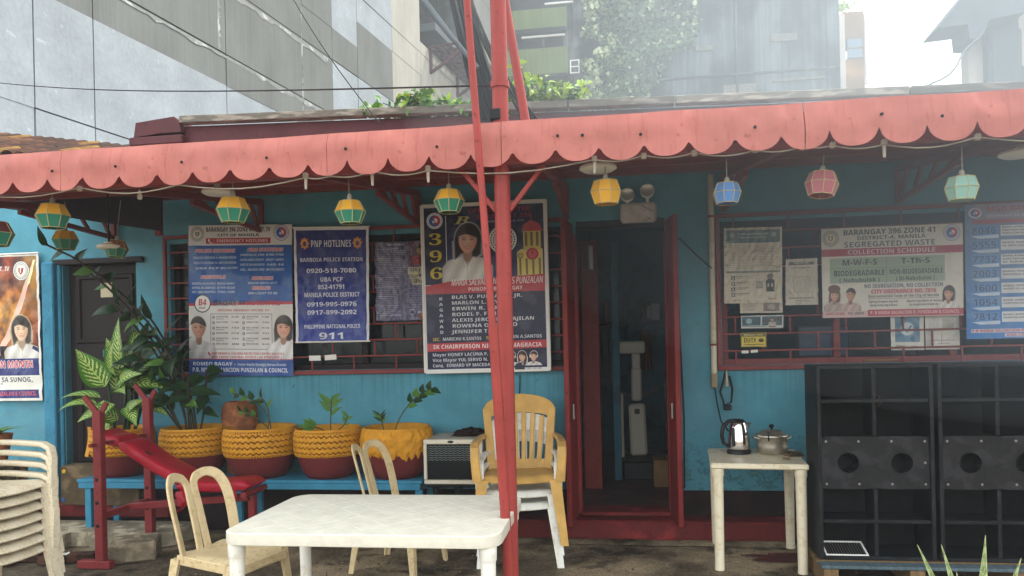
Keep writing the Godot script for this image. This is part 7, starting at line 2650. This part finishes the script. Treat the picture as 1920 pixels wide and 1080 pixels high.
	for q in defs:
		var t := thing(q[0], q[1], "plant", q[2])
		for st in q[3]:
			var c := stem_curve(st[0], st[1], st[2])
			s = Shape.new()
			s.tube(c, 0.005, 5)
			obj("stem", s, P.stem, t)
			for k in st[3]:
				var u: float = 0.45 + 0.55 * (k + 0.7) / st[3]
				var i := mini(int(u * 8.0), 7)
				var p: Vector3 = (c[i] as Vector3).lerp(c[i + 1], clampf(u * 8.0 - i, 0, 1))
				var tg: Vector3 = (c[i + 1] - c[i]).normalized()
				var sdv := Vector3(0, 0, 1).cross(tg).normalized() * (1.0 if k % 2 else -1.0)
				var sh := leaf_shape(st[4] * rng.randf_range(0.8, 1.15), st[5] * rng.randf_range(0.85, 1.1), rng.randf_range(0.2, 0.7), 0.2, 5)
				var lf := obj("leaf", sh, q[4] if k % 3 else P.leaf_mid, t)
				lf.transform = Transform3D(along((sdv * 0.7 + tg * 0.6 + Vector3(0, 0.1, 0.25)).normalized(), Vector3(rng.randfn() * 0.3, 0.4, 0.9)), p)
	# clay pot upside down behind
	var cp := thing("clay_pot", "old clay pot standing behind the broad tyre planter", "pot", Vector3(-3.12, 0.50, 0.14))
	s = Shape.new()
	s.lathe([Vector2(0, 0), Vector2(0.11, 0), Vector2(0.12, 0.33), Vector2(0.136, 0.38), Vector2(0.145, 0.46), Vector2(0.135, 0.54), Vector2(0.11, 0.575), Vector2(0.09, 0.58), Vector2(0.085, 0.56), Vector2(0, 0.55)], 32)
	obj("body", s, P.clay, cp)

func build_middle() -> void:
	# white plastic table
	var t := thing("white_table", "white rectangular plastic table in the foreground", "table", Vector3(-1.105, 0, 2.55), deg_to_rad(0.6))
	var outline := func(w: float, d: float, r: float) -> PackedVector2Array:
		var p := PackedVector2Array()
		for q in [[1, 1, 0.0], [-1, 1, PI / 2], [-1, -1, PI], [1, -1, PI * 1.5]]:
			for k in 5:
				var a: float = q[2] + PI / 2 * k / 4.0
				p.append(Vector2(q[0] * (w - r) + cos(a) * r, q[1] * (d - r) + sin(a) * r))
		return p
	var s := Shape.new()
	var rings := []
	for q in [[0.596, 0.406, 0.678, 0.086], [0.600, 0.410, 0.681, 0.09], [0.600, 0.410, 0.726, 0.09], [0.598, 0.408, 0.7288, 0.088], [0.594, 0.404, 0.73, 0.086]]:
		var rg := PackedVector3Array()
		for p in outline.call(q[0], q[1], q[3]): rg.append(Vector3(p.x, q[2], p.y))
		rings.append(rg)
	s.loft(rings, false, false)
	s.prism(outline.call(0.5945, 0.4045, 0.086), 0.7, 0.7298, Vector3.ZERO, Basis(Vector3.RIGHT, -PI / 2))
	obj("table_top", s, P.table_top, t)
	s = Shape.new()
	# moulded criss-cross lines standing just proud of the top
	for k in range(-6, 7):
		for sg in [-1.0, 1.0]:
			var a := Vector2(k * 0.16 - 0.36 * sg, -0.36)
			var b := Vector2(k * 0.16 + 0.36 * sg, 0.36)
			var c := Geometry2D.intersect_polyline_with_polygon(PackedVector2Array([a, b]), PackedVector2Array([Vector2(-0.54, -0.35), Vector2(0.54, -0.35), Vector2(0.54, 0.35), Vector2(-0.54, 0.35)]))
			for ln in c:
				s.beam(Vector3(ln[0].x, 0.7299 + 0.0001 * (1.0 + sg), ln[0].y), Vector3(ln[1].x, 0.7299 + 0.0001 * (1.0 + sg), ln[1].y), 0.004, 0.0010)
	obj("moulding_line", s, P.table_top, t)
	for sx in [-1.0, 1.0]:
		for sz in [-1.0, 1.0]:
			s = Shape.new()
			s.lathe([Vector2(0.037, 0.68), Vector2(0.036, 0.622), Vector2(0.033, 0.617), Vector2(0.0315, 0.61), Vector2(0.024, 0.0), Vector2(0, 0.0)], 24, Vector3(sx * 0.545, 0, sz * 0.355))
			obj("leg", s, P.white_plastic, t)
	# window air conditioner standing behind, rag on top
	var ac := thing("window_air_conditioner", "old cream window air conditioner beside the tyre planters", "air conditioner", Vector3(-1.25, 0.47, 0.28))
	s = Shape.new()
	s.box(Vector3(0, 0.165, -0.02), Vector3(0.445, 0.33, 0.42), 0.008)
	obj("case", s, P.ac, ac)
	s = Shape.new()
	for q in [[0, 0.315, 0.446, 0.035], [0, 0.016, 0.446, 0.03]]:
		s.box(Vector3(q[0], q[1], 0.2), Vector3(q[2], q[3], 0.036), 0.005)
	for x in [-0.212, 0.212]:
		s.box(Vector3(x, 0.165, 0.2), Vector3(0.024, 0.265, 0.034), 0.005)
	obj("front_frame", s, P.ac, ac)
	s = Shape.new()
	s.box(Vector3(0, 0.165, 0.196), Vector3(0.398, 0.262, 0.01))
	var gr := obj("grille", s, P.black_deep, ac)
	s = Shape.new()
	# expanded mesh: zigzag strips
	for r in 7:
		for k in 22:
			var y := 0.180 + r * 0.0165
			var x := -0.19 + k * 0.0172
			var up := 0.0045 if k % 2 else -0.0045
			s.beam(Vector3(x, y + up, 0.2035), Vector3(x + 0.0172, y - up, 0.2035), 0.003, 0.003)
	obj("mesh_strips", s, P.ac_grille, gr)
	s = Shape.new()
	s.lathe([Vector2(0.024, 0), Vector2(0.022, 0.003), Vector2(0, 0.004)], 20, Vector3(-0.015, 0.316, 0.218), Basis(Vector3.RIGHT, PI / 2) * Basis.from_scale(Vector3(1, 1, 0.4)))
	obj("badge", s, P.black_plastic, ac)
	var st := thing("metal_stand", "dark low metal stand under the air conditioner", "stand", Vector3(-1.25, 0, 0.28))
	for x in [-0.17, 0.0, 0.17]:
		s = Shape.new()
		s.box(Vector3(x, 0.22, 0.05), Vector3(0.05, 0.44, 0.04), 0.004)
		obj("leg", s, P.black, st)
	s = Shape.new()
	s.box(Vector3(0, 0.453, 0), Vector3(0.42, 0.03, 0.34), 0.004)
	obj("shelf", s, P.black, st)
	s = Shape.new()
	var nz := FastNoiseLite.new()
	nz.seed = 77
	nz.frequency = 2.2
	s.sheet(26, 20, func(u, v):
		var x: float = (u - 0.5) * 0.32
		var z: float = (v - 0.5) * 0.20
		var e := clampf(1.0 - pow(absf(u - 0.45) * 2.1, 2.0) - pow(absf(v - 0.5) * 2.0, 2.4), 0.0, 1.0)
		return Vector3(x + 0.03 * nz.get_noise_2d(u * 2.0, v * 3.0), 0.004 + 0.06 * pow(e, 0.6) * (0.75 + 0.5 * nz.get_noise_2d(u * 5.0, v * 4.0)), z + 0.02 * nz.get_noise_2d(u * 3.0 + 5.0, v)), 0.003)
	var rg := obj("rag", s, P.rag)
	rg.position = Vector3(-1.14, 0.801, 0.22)
	tag(rg, "crumpled dark brown rag lying on the air conditioner", "rag")
	# yellow armchair on top of two white ones
	var at := Vector3(-0.725, 0, 0.70)
	var yaw := deg_to_rad(6.0)
	var w0 := arm_chair("white_armchair", "lower white plastic armchair under the yellow chair, standing on the ground", P.white_plastic, at, yaw, "white plastic armchairs under the yellow one", true)
	w0.scale = Vector3.ONE * 0.985
	dup(w0, at + Vector3(0.004, 0.085, -0.004), yaw - 0.01, "upper white plastic armchair directly beneath the yellow chair")
	var yc := arm_chair("yellow_armchair", "mustard yellow plastic armchair stacked on two white ones", P.tan, at + Vector3(0, 0.155, 0.006), yaw + 0.008, "", true)
	yc.scale = Vector3(1.085, 1.06, 1.075)

func speaker(called: String, label: String, x0: float, x1: float) -> Node3D:
	var w := x1 - x0
	var t := thing(called, label, "speaker", Vector3((x0 + x1) * 0.5, 0.135, 1.1), 0.0, "tall black speaker cabinets")
	var h := 1.19
	var dp := 0.30
	var s: Shape
	for sx in [-1.0, 1.0]:
		s = Shape.new()
		s.box(Vector3(sx * (w * 0.5 - 0.012), h * 0.5, -dp * 0.5), Vector3(0.024, h, dp), 0.003)
		obj("side_board", s, P.black, t)
	for y in [0.012, h - 0.012]:
		s = Shape.new()
		s.box(Vector3(0, y, -dp * 0.5), Vector3(w - 0.05, 0.024, dp), 0.003)
		obj("end_board", s, P.black, t)
	s = Shape.new()
	s.box(Vector3(0, h * 0.5, -dp + 0.012), Vector3(w - 0.05, h - 0.05, 0.02))
	obj("back_board", s, P.black_deep, t)
	for q in [[0.235, 0.0], [0.97, 0.0]]:
		s = Shape.new()
		s.box(Vector3(0, q[0], -0.11), Vector3(w - 0.052, 0.024, 0.20), 0.003)
		obj("shelf", s, P.black, t)
	for q in [[0.024, 0.43], [0.755, h - 0.024]]:
		s = Shape.new()
		s.box(Vector3(0, (q[0] + q[1]) * 0.5, -0.10), Vector3(0.024, q[1] - q[0], 0.17), 0.003)
		obj("divider", s, P.black, t)
	# middle panel with two round ports
	var pn := Node3D.new()
	pn.name = "port_panel"
	t.add_child(pn, true)
	var pw := w - 0.052
	for k in 2:
		s = Shape.new()
		s.holed(Vector3((k - 0.5) * pw * 0.5, 0.5925, -0.012), pw * 0.5, 0.32, 0.058, 0.018)
		obj("board", s, P.black_panel, pn)
		s = Shape.new()
		s.lathe([Vector2(0.062, 0.0), Vector2(0.060, 0.004), Vector2(0.056, 0.0), Vector2(0.055, -0.10), Vector2(0, -0.10)], 32, Vector3((k - 0.5) * pw * 0.5, 0.5925, -0.011), Basis(Vector3.RIGHT, PI / 2))
		obj("port", s, P.black_deep, pn)
	for k in 9:
		var px: float = (k % 4) / 3.0 - 0.5 if k < 8 else 0.5
		var py: float = (0.13 if k < 4 else -0.13) if k < 8 else 0.0
		s = Shape.new()
		s.lathe([Vector2(0.008, 0), Vector2(0.007, 0.004), Vector2(0, 0.005)], 8, Vector3(px * (pw - 0.05), 0.5925 + py, -0.012), Basis(Vector3.RIGHT, PI / 2))
		obj("bolt", s, P.bolt, pn)
	return t

func build_right_side() -> void:
	# small cream table with kettle and cooking pot
	var t := thing("small_table", "small cream plastic table against the blue wall", "table", Vector3(0.885, 0, 0.62), deg_to_rad(-5.0))
	var s := Shape.new()
	s.box(Vector3(0, 0.682, 0), Vector3(0.60, 0.036, 0.70), 0.008)
	obj("table_top", s, P.cream, t)
	for sx in [-1.0, 1.0]:
		for sz in [-1.0, 1.0]:
			s = Shape.new()
			s.lathe([Vector2(0.040, 0.665), Vector2(0.040, 0.62), Vector2(0.037, 0.615), Vector2(0.035, 0.6), Vector2(0.030, 0.03), Vector2(0.032, 0.0), Vector2(0, 0)], 20, Vector3(sx * 0.255, 0, sz * 0.30))
			obj("leg", s, P.cream, t)
	s = Shape.new()
	s.box(Vector3(0.27, 0.7035, -0.08), Vector3(0.10, 0.005, 0.25), 0.001)
	obj("chipped_edge", s, P.cement, t)
	var k := thing("electric_kettle", "shiny steel electric kettle with black handle on the small table", "kettle", Vector3(0.80, 0.70, 0.50))
	s = Shape.new()
	s.lathe([Vector2(0, 0), Vector2(0.082, 0), Vector2(0.084, 0.02), Vector2(0.076, 0.028), Vector2(0.074, 0.036)], 36)
	obj("base", s, P.black_plastic, k)
	s = Shape.new()
	s.lathe([Vector2(0.074, 0.034), Vector2(0.076, 0.04), Vector2(0.073, 0.10), Vector2(0.064, 0.17), Vector2(0.054, 0.215), Vector2(0.052, 0.218)], 48)
	obj("body", s, P.chrome, k)
	s = Shape.new()
	s.lathe([Vector2(0.053, 0.216), Vector2(0.052, 0.224), Vector2(0.036, 0.236), Vector2(0.012, 0.242), Vector2(0, 0.243)], 32)
	obj("lid", s, P.black_plastic, k)
	s = Shape.new()
	var hp := []
	var hn := []
	for q in [Vector3(-0.02, 0.232, 0.02), Vector3(-0.07, 0.225, 0.025), Vector3(-0.108, 0.19, 0.03), Vector3(-0.118, 0.13, 0.03), Vector3(-0.105, 0.075, 0.03), Vector3(-0.07, 0.05, 0.025)]:
		hp.append(q); hn.append(Vector3(-0.2, 0.1, 1.0))
	s.tube(hp, [0.014, 0.014, 0.014, 0.014, 0.014, 0.012], 10)
	obj("handle", s, P.black_plastic, k)
	s = Shape.new()
	s.loft([PackedVector3Array([Vector3(0.045, 0.16, 0.025), Vector3(0.045, 0.16, -0.025), Vector3(0.05, 0.218, -0.03), Vector3(0.05, 0.218, 0.03)]), PackedVector3Array([Vector3(0.066, 0.175, 0.004), Vector3(0.066, 0.175, -0.004), Vector3(0.088, 0.215, -0.008), Vector3(0.088, 0.215, 0.008)])], true)
	obj("spout", s, P.chrome, k)
	s = Shape.new()
	s.box(Vector3(-0.045, 0.12, 0.062), Vector3(0.02, 0.13, 0.02), 0.006, Basis(Vector3.RIGHT, -0.14))
	obj("water_gauge", s, P.black_plastic, k)
	var p := thing("cooking_pot", "dented aluminium cooking pot with lid on the small table", "pot", Vector3(1.02, 0.70, 0.52))
	s = Shape.new()
	s.lathe([Vector2(0, 0), Vector2(0.085, 0.0), Vector2(0.10, 0.014), Vector2(0.105, 0.06), Vector2(0.104, 0.115), Vector2(0.110, 0.120)], 40)
	obj("body", s, P.alu, p)
	s = Shape.new()
	s.lathe([Vector2(0.110, 0.121), Vector2(0.112, 0.128), Vector2(0.104, 0.138), Vector2(0.08, 0.142), Vector2(0.072, 0.158), Vector2(0.05, 0.166), Vector2(0.0, 0.168)], 40)
	obj("lid", s, P.alu, p)
	s = Shape.new()
	s.lathe([Vector2(0.008, 0.166), Vector2(0.008, 0.178), Vector2(0.018, 0.186), Vector2(0.018, 0.196), Vector2(0.008, 0.204), Vector2(0, 0.205)], 16)
	obj("knob", s, P.black, p)
	for sx in [-1.0, 1.0]:
		s = Shape.new()
		s.tube([Vector3(sx * 0.09, 0.108, 0.05), Vector3(sx * 0.12, 0.118, 0.035), Vector3(sx * 0.128, 0.118, 0.0), Vector3(sx * 0.12, 0.118, -0.035), Vector3(sx * 0.09, 0.108, -0.05)], 0.006, 8)
		obj("handle", s, P.alu, p)
	s = Shape.new()
	s.tube([Vector3(-0.04, 0.165, 0.09), Vector3(-0.04, 0.10, 0.108)], 0.006, 6)
	obj("hook", s, P.black, p)
	for q in [[1.10, 0.62, "small brown scrap lying beside the cooking pot"], [1.06, 0.78, "pale crumb near the front right corner of the small table"]]:
		s = Shape.new()
		s.box(Vector3.ZERO, Vector3(0.05, 0.012, 0.025), 0.005, Basis(Vector3.UP, q[0] * 3.0))
		var o := obj("table_scrap", s, P.plank)
		o.position = Vector3(q[0], 0.7065, q[1])
		tag(o, q[2], "scrap")
	# speakers on a pallet
	speaker("speaker_cabinet", "left tall black speaker cabinet next to the small table", 1.18, 1.85)
	speaker("speaker_cabinet", "right tall black speaker cabinet, cut by the picture edge", 1.873, 2.545)
	var pl := thing("wooden_pallet", "wooden pallet under the black speaker cabinets", "pallet", Vector3(1.86, 0, 0.98))
	for z in [-0.19, -0.06, 0.07, 0.19]:
		s = Shape.new()
		s.box(Vector3(0, 0.123, z), Vector3(1.40, 0.02, 0.095), 0.003)
		obj("board", s, mat("5d7078", 0.75, {"tex": "wood", "scale": Vector3(0.6, 3.0, 3.0)}) if z > 0.1 else P.plank, pl)
	for x in [-0.645, -0.16, 0.40, 0.655]:
		s = Shape.new()
		s.box(Vector3(x, 0.057, 0.0), Vector3(0.085, 0.108, 0.46), 0.004)
		obj("block", s, P.plank, pl)
	var gr := thing("vent_grating", "small square metal grating lying in the left speaker's bottom bay", "grating", Vector3(1.345, 0.163, 1.0))
	gr.rotation.x = 0.30
	s = Shape.new()
	for q in [[0, 0.075, 0.25, 0.012], [0, -0.075, 0.25, 0.012]]:
		s.box(Vector3(q[0], 0.02, q[1]), Vector3(q[2], 0.008, q[3]), 0.002)
	for x in [-0.12, 0.12]:
		s.box(Vector3(x, 0.02, 0), Vector3(0.011, 0.0078, 0.14), 0.002)
	obj("frame", s, P.white_paint, gr)
	for i in 14:
		s = Shape.new()
		s.box(Vector3(-0.105 + i * 0.0162, 0.0195, 0), Vector3(0.004, 0.005, 0.14))
		obj("bar", s, P.bolt, gr)
	s = Shape.new()
	s.sheet(6, 6, func(u, v):
		var a: float = (u - 0.5) * 1.6
		return Vector3(1.52 + 0.05 * sin(v * PI) * cos(a) + 0.012, 1.055 + 0.09 * v + 0.0 * u, 1.03 + 0.03 * sin(a) * sin(v * PI)), 0.002)
	tag(obj("dry_leaf", s, mat("5a4634", 0.8)), "dried brown leaf caught inside the left speaker cabinet", "leaf")
	# snake plant in the foreground
	var sp := thing("snake_plant", "spiky snake plant poking up at the bottom right corner", "plant", Vector3(1.36, 0.0, 2.66))
	s = Shape.new()
	s.lathe([Vector2(0, 0), Vector2(0.10, 0), Vector2(0.14, 0.24), Vector2(0.15, 0.26), Vector2(0.13, 0.26), Vector2(0.12, 0.22), Vector2(0, 0.22)], 28)
	obj("pot", s, P.clay, sp)
	for q in [[Vector3(-0.02, 0.22, 0), Vector3(-0.145, 0.38, 0.02), 0.46, 0.048, 0.1], [Vector3(-0.01, 0.22, 0.03), Vector3(-0.08, 0.42, 0.0), 0.44, 0.048, 0.15], [Vector3(0.02, 0.22, 0), Vector3(0.06, 0.45, 0.0), 0.47, 0.062, 0.1], [Vector3(0.05, 0.22, 0.01), Vector3(0.16, 0.36, -0.02), 0.41, 0.055, 0.1], [Vector3(0.0, 0.22, -0.03), Vector3(0.02, 0.4, -0.1), 0.30, 0.04, 0.2], [Vector3(0.02, 0.22, 0.05), Vector3(0.04, 0.3, 0.12), 0.28, 0.04, 0.2]]:
		var lf := obj("leaf", leaf_shape(q[2], q[3], q[4], 0.5, 10, 0.35), P.snake, sp)
		lf.transform = Transform3D(along(q[1], Vector3(0.1, 0.2, 1.0)), q[0])

func lantern(label: String, at: Vector3, up: Material, low: Material, r: float, cord: float, tilt: float, round_one := false) -> void:
	var t := thing("lantern", label, "lantern", at, 0.0, "paper lanterns hung along the awning")
	t.rotation.z = tilt
	t.rotation.y = rng.randf() * TAU
	var k := r / 0.083
	var sides := 8
	var ring_at := func(rr: float, y: float) -> PackedVector3Array:
		var p := PackedVector3Array()
		for j in sides:
			p.append(Vector3(cos(TAU * j / sides) * rr, y, sin(TAU * j / sides) * rr))
		return p
	var rt := 0.064 if round_one else 0.056
	var s := Shape.new()
	s.loft([ring_at.call(rt * k, 0.058 * k), ring_at.call(0.084 * k, 0.0)], true, false)
	obj("upper_shade", s, up, t)
	s = Shape.new()
	s.loft([ring_at.call(0.0838 * k, -0.001), ring_at.call(rt * k, -0.064 * k)], true, false)
	obj("lower_shade", s, low, t)
	s = Shape.new()
	for j in sides:
		var d := Vector3(cos(TAU * j / sides), 0, sin(TAU * j / sides))
		s.tube([d * rt * k + Vector3(0, 0.058 * k, 0), d * 0.0855 * k, d * rt * k + Vector3(0, -0.064 * k, 0)], 0.0022, 5)
		var e := Vector3(cos(TAU * (j + 1) / sides), 0, sin(TAU * (j + 1) / sides))
		for q in [[rt, 0.058], [0.0855, 0.0], [rt, -0.064]]:
			s.tube([d * q[0] * k + Vector3(0, q[1] * k, 0), e * q[0] * k + Vector3(0, q[1] * k, 0)], 0.0020, 5)
	obj("rib", s, P.rib, t)
	s = Shape.new()
	s.tube([Vector3(0, 0.07 * k, 0), Vector3(0.002, cord * 0.5, 0), Vector3(0, cord, 0)], 0.0028, 5)
	obj("cord", s, P.cord, t)
	s = Shape.new()
	s.lathe([Vector2(0.010, 0.04 * k), Vector2(0.014, 0.07 * k), Vector2(0.010, 0.095 * k), Vector2(0, 0.10 * k)], 10)
	obj("socket", s, P.cable_pale, t)

func build_lanterns() -> void:
	var yg := [P.y, P.g]
	lantern("yellow and green lantern nearest the left picture edge banner", Vector3(-2.95, 2.23, 2.35), P.y, P.g, 0.083, 0.13, 0.0)
	lantern("yellow and green lantern in front of the hotlines sign top", Vector3(-1.934, 2.214, 2.35), P.y, P.g, 0.083, 0.15, 0.04)
	lantern("yellow and green lantern above the police banner", Vector3(-1.313, 2.174, 2.35), P.y, P.g, 0.074, 0.17, -0.03)
	lantern("yellow and green lantern overlapping the officials board top", Vector3(-0.811, 2.202, 2.35), P.y, P.g, 0.072, 0.15, 0.02)
	lantern("plain golden lantern beside the doorway emergency light", Vector3(-0.054, 2.207, 2.35), P.y, P.y, 0.073, 0.12, -0.02, true)
	lantern("blue lantern with white ribs in front of the conduit pipe", Vector3(0.499, 2.173, 2.35), P.b, P.b, 0.062, 0.16, 0.02, true)
	lantern("dull red lantern above the waste schedule sign", Vector3(0.916, 2.193, 2.35), P.r, P.r, 0.070, 0.14, 0.14, true)
	lantern("pale green lantern beside the blue ordinance sign", Vector3(1.503, 2.143, 2.35), P.c, P.c, 0.068, 0.19, -0.02, true)
	lantern("yellow and green lantern hung farther back near the left lamp", Vector3(-3.73, 2.277, 1.3), P.y, P.g, 0.083, 0.26, 0.0)
	lantern("old brownish lantern hung farther back above the side door", Vector3(-3.353, 2.204, 1.3), mat("8a5a34", 0.5), P.g, 0.075, 0.33, 0.1)
	lantern("dark lantern cut off by the left picture edge", Vector3(-3.29, 2.153, 2.35), mat("5a3030", 0.5), P.g, 0.085, 0.2, 0.0)
	# pale saucer lamps under the awning
	var defs := [[Vector3(-2.50, 2.50, 1.5), 0.095, "pale saucer ceiling lamp behind the second lantern"], [Vector3(2.16, 2.47, 1.5), 0.105, "pale saucer ceiling lamp at the far right under the awning"], [Vector3(-0.10, 2.425, 1.9), 0.10, "pale saucer ceiling lamp half hidden by the golden lantern"], [Vector3(-3.37, 2.21, 1.35), 0.075, "white saucer lamp hung low above the side door"]]
	for q in defs:
		var t := thing("saucer_lamp", q[2], "ceiling lamp", q[0], 0.0, "white saucer lamps under the awning")
		var s := Shape.new()
		s.lathe([Vector2(0, -0.012), Vector2(q[1] * 0.8, -0.016), Vector2(q[1], -0.004), Vector2(q[1] * 0.97, 0.008), Vector2(q[1] * 0.4, 0.02), Vector2(0.03, 0.03)], 32)
		obj("dish", s, P.glass_lamp, t)
		s = Shape.new()
		s.tube([Vector3(0, 0.02, 0), Vector3(0, 0.20 if q[0].y > 2.4 else 0.42, 0)], 0.018 if q[0].y > 2.4 else 0.006, 8)
		obj("stem", s, P.white_paint if q[0].y > 2.4 else P.cable, t)
	var bl := thing("bare_bulb", "small bare bulb hanging on its wire above the side door", "bulb", Vector3(-2.62, 2.365, 2.1))
	var s2 := Shape.new()
	s2.lathe([Vector2(0, -0.02), Vector2(0.012, -0.015), Vector2(0.014, 0.0), Vector2(0.008, 0.018), Vector2(0.007, 0.03), Vector2(0, 0.03)], 12)
	obj("glass", s2, P.glass_lamp, bl)
	s2 = Shape.new()
	s2.tube([Vector3(0, 0.03, 0), Vector3(0, 0.11, 0)], 0.003, 5)
	obj("wire", s2, P.cable_pale, bl)
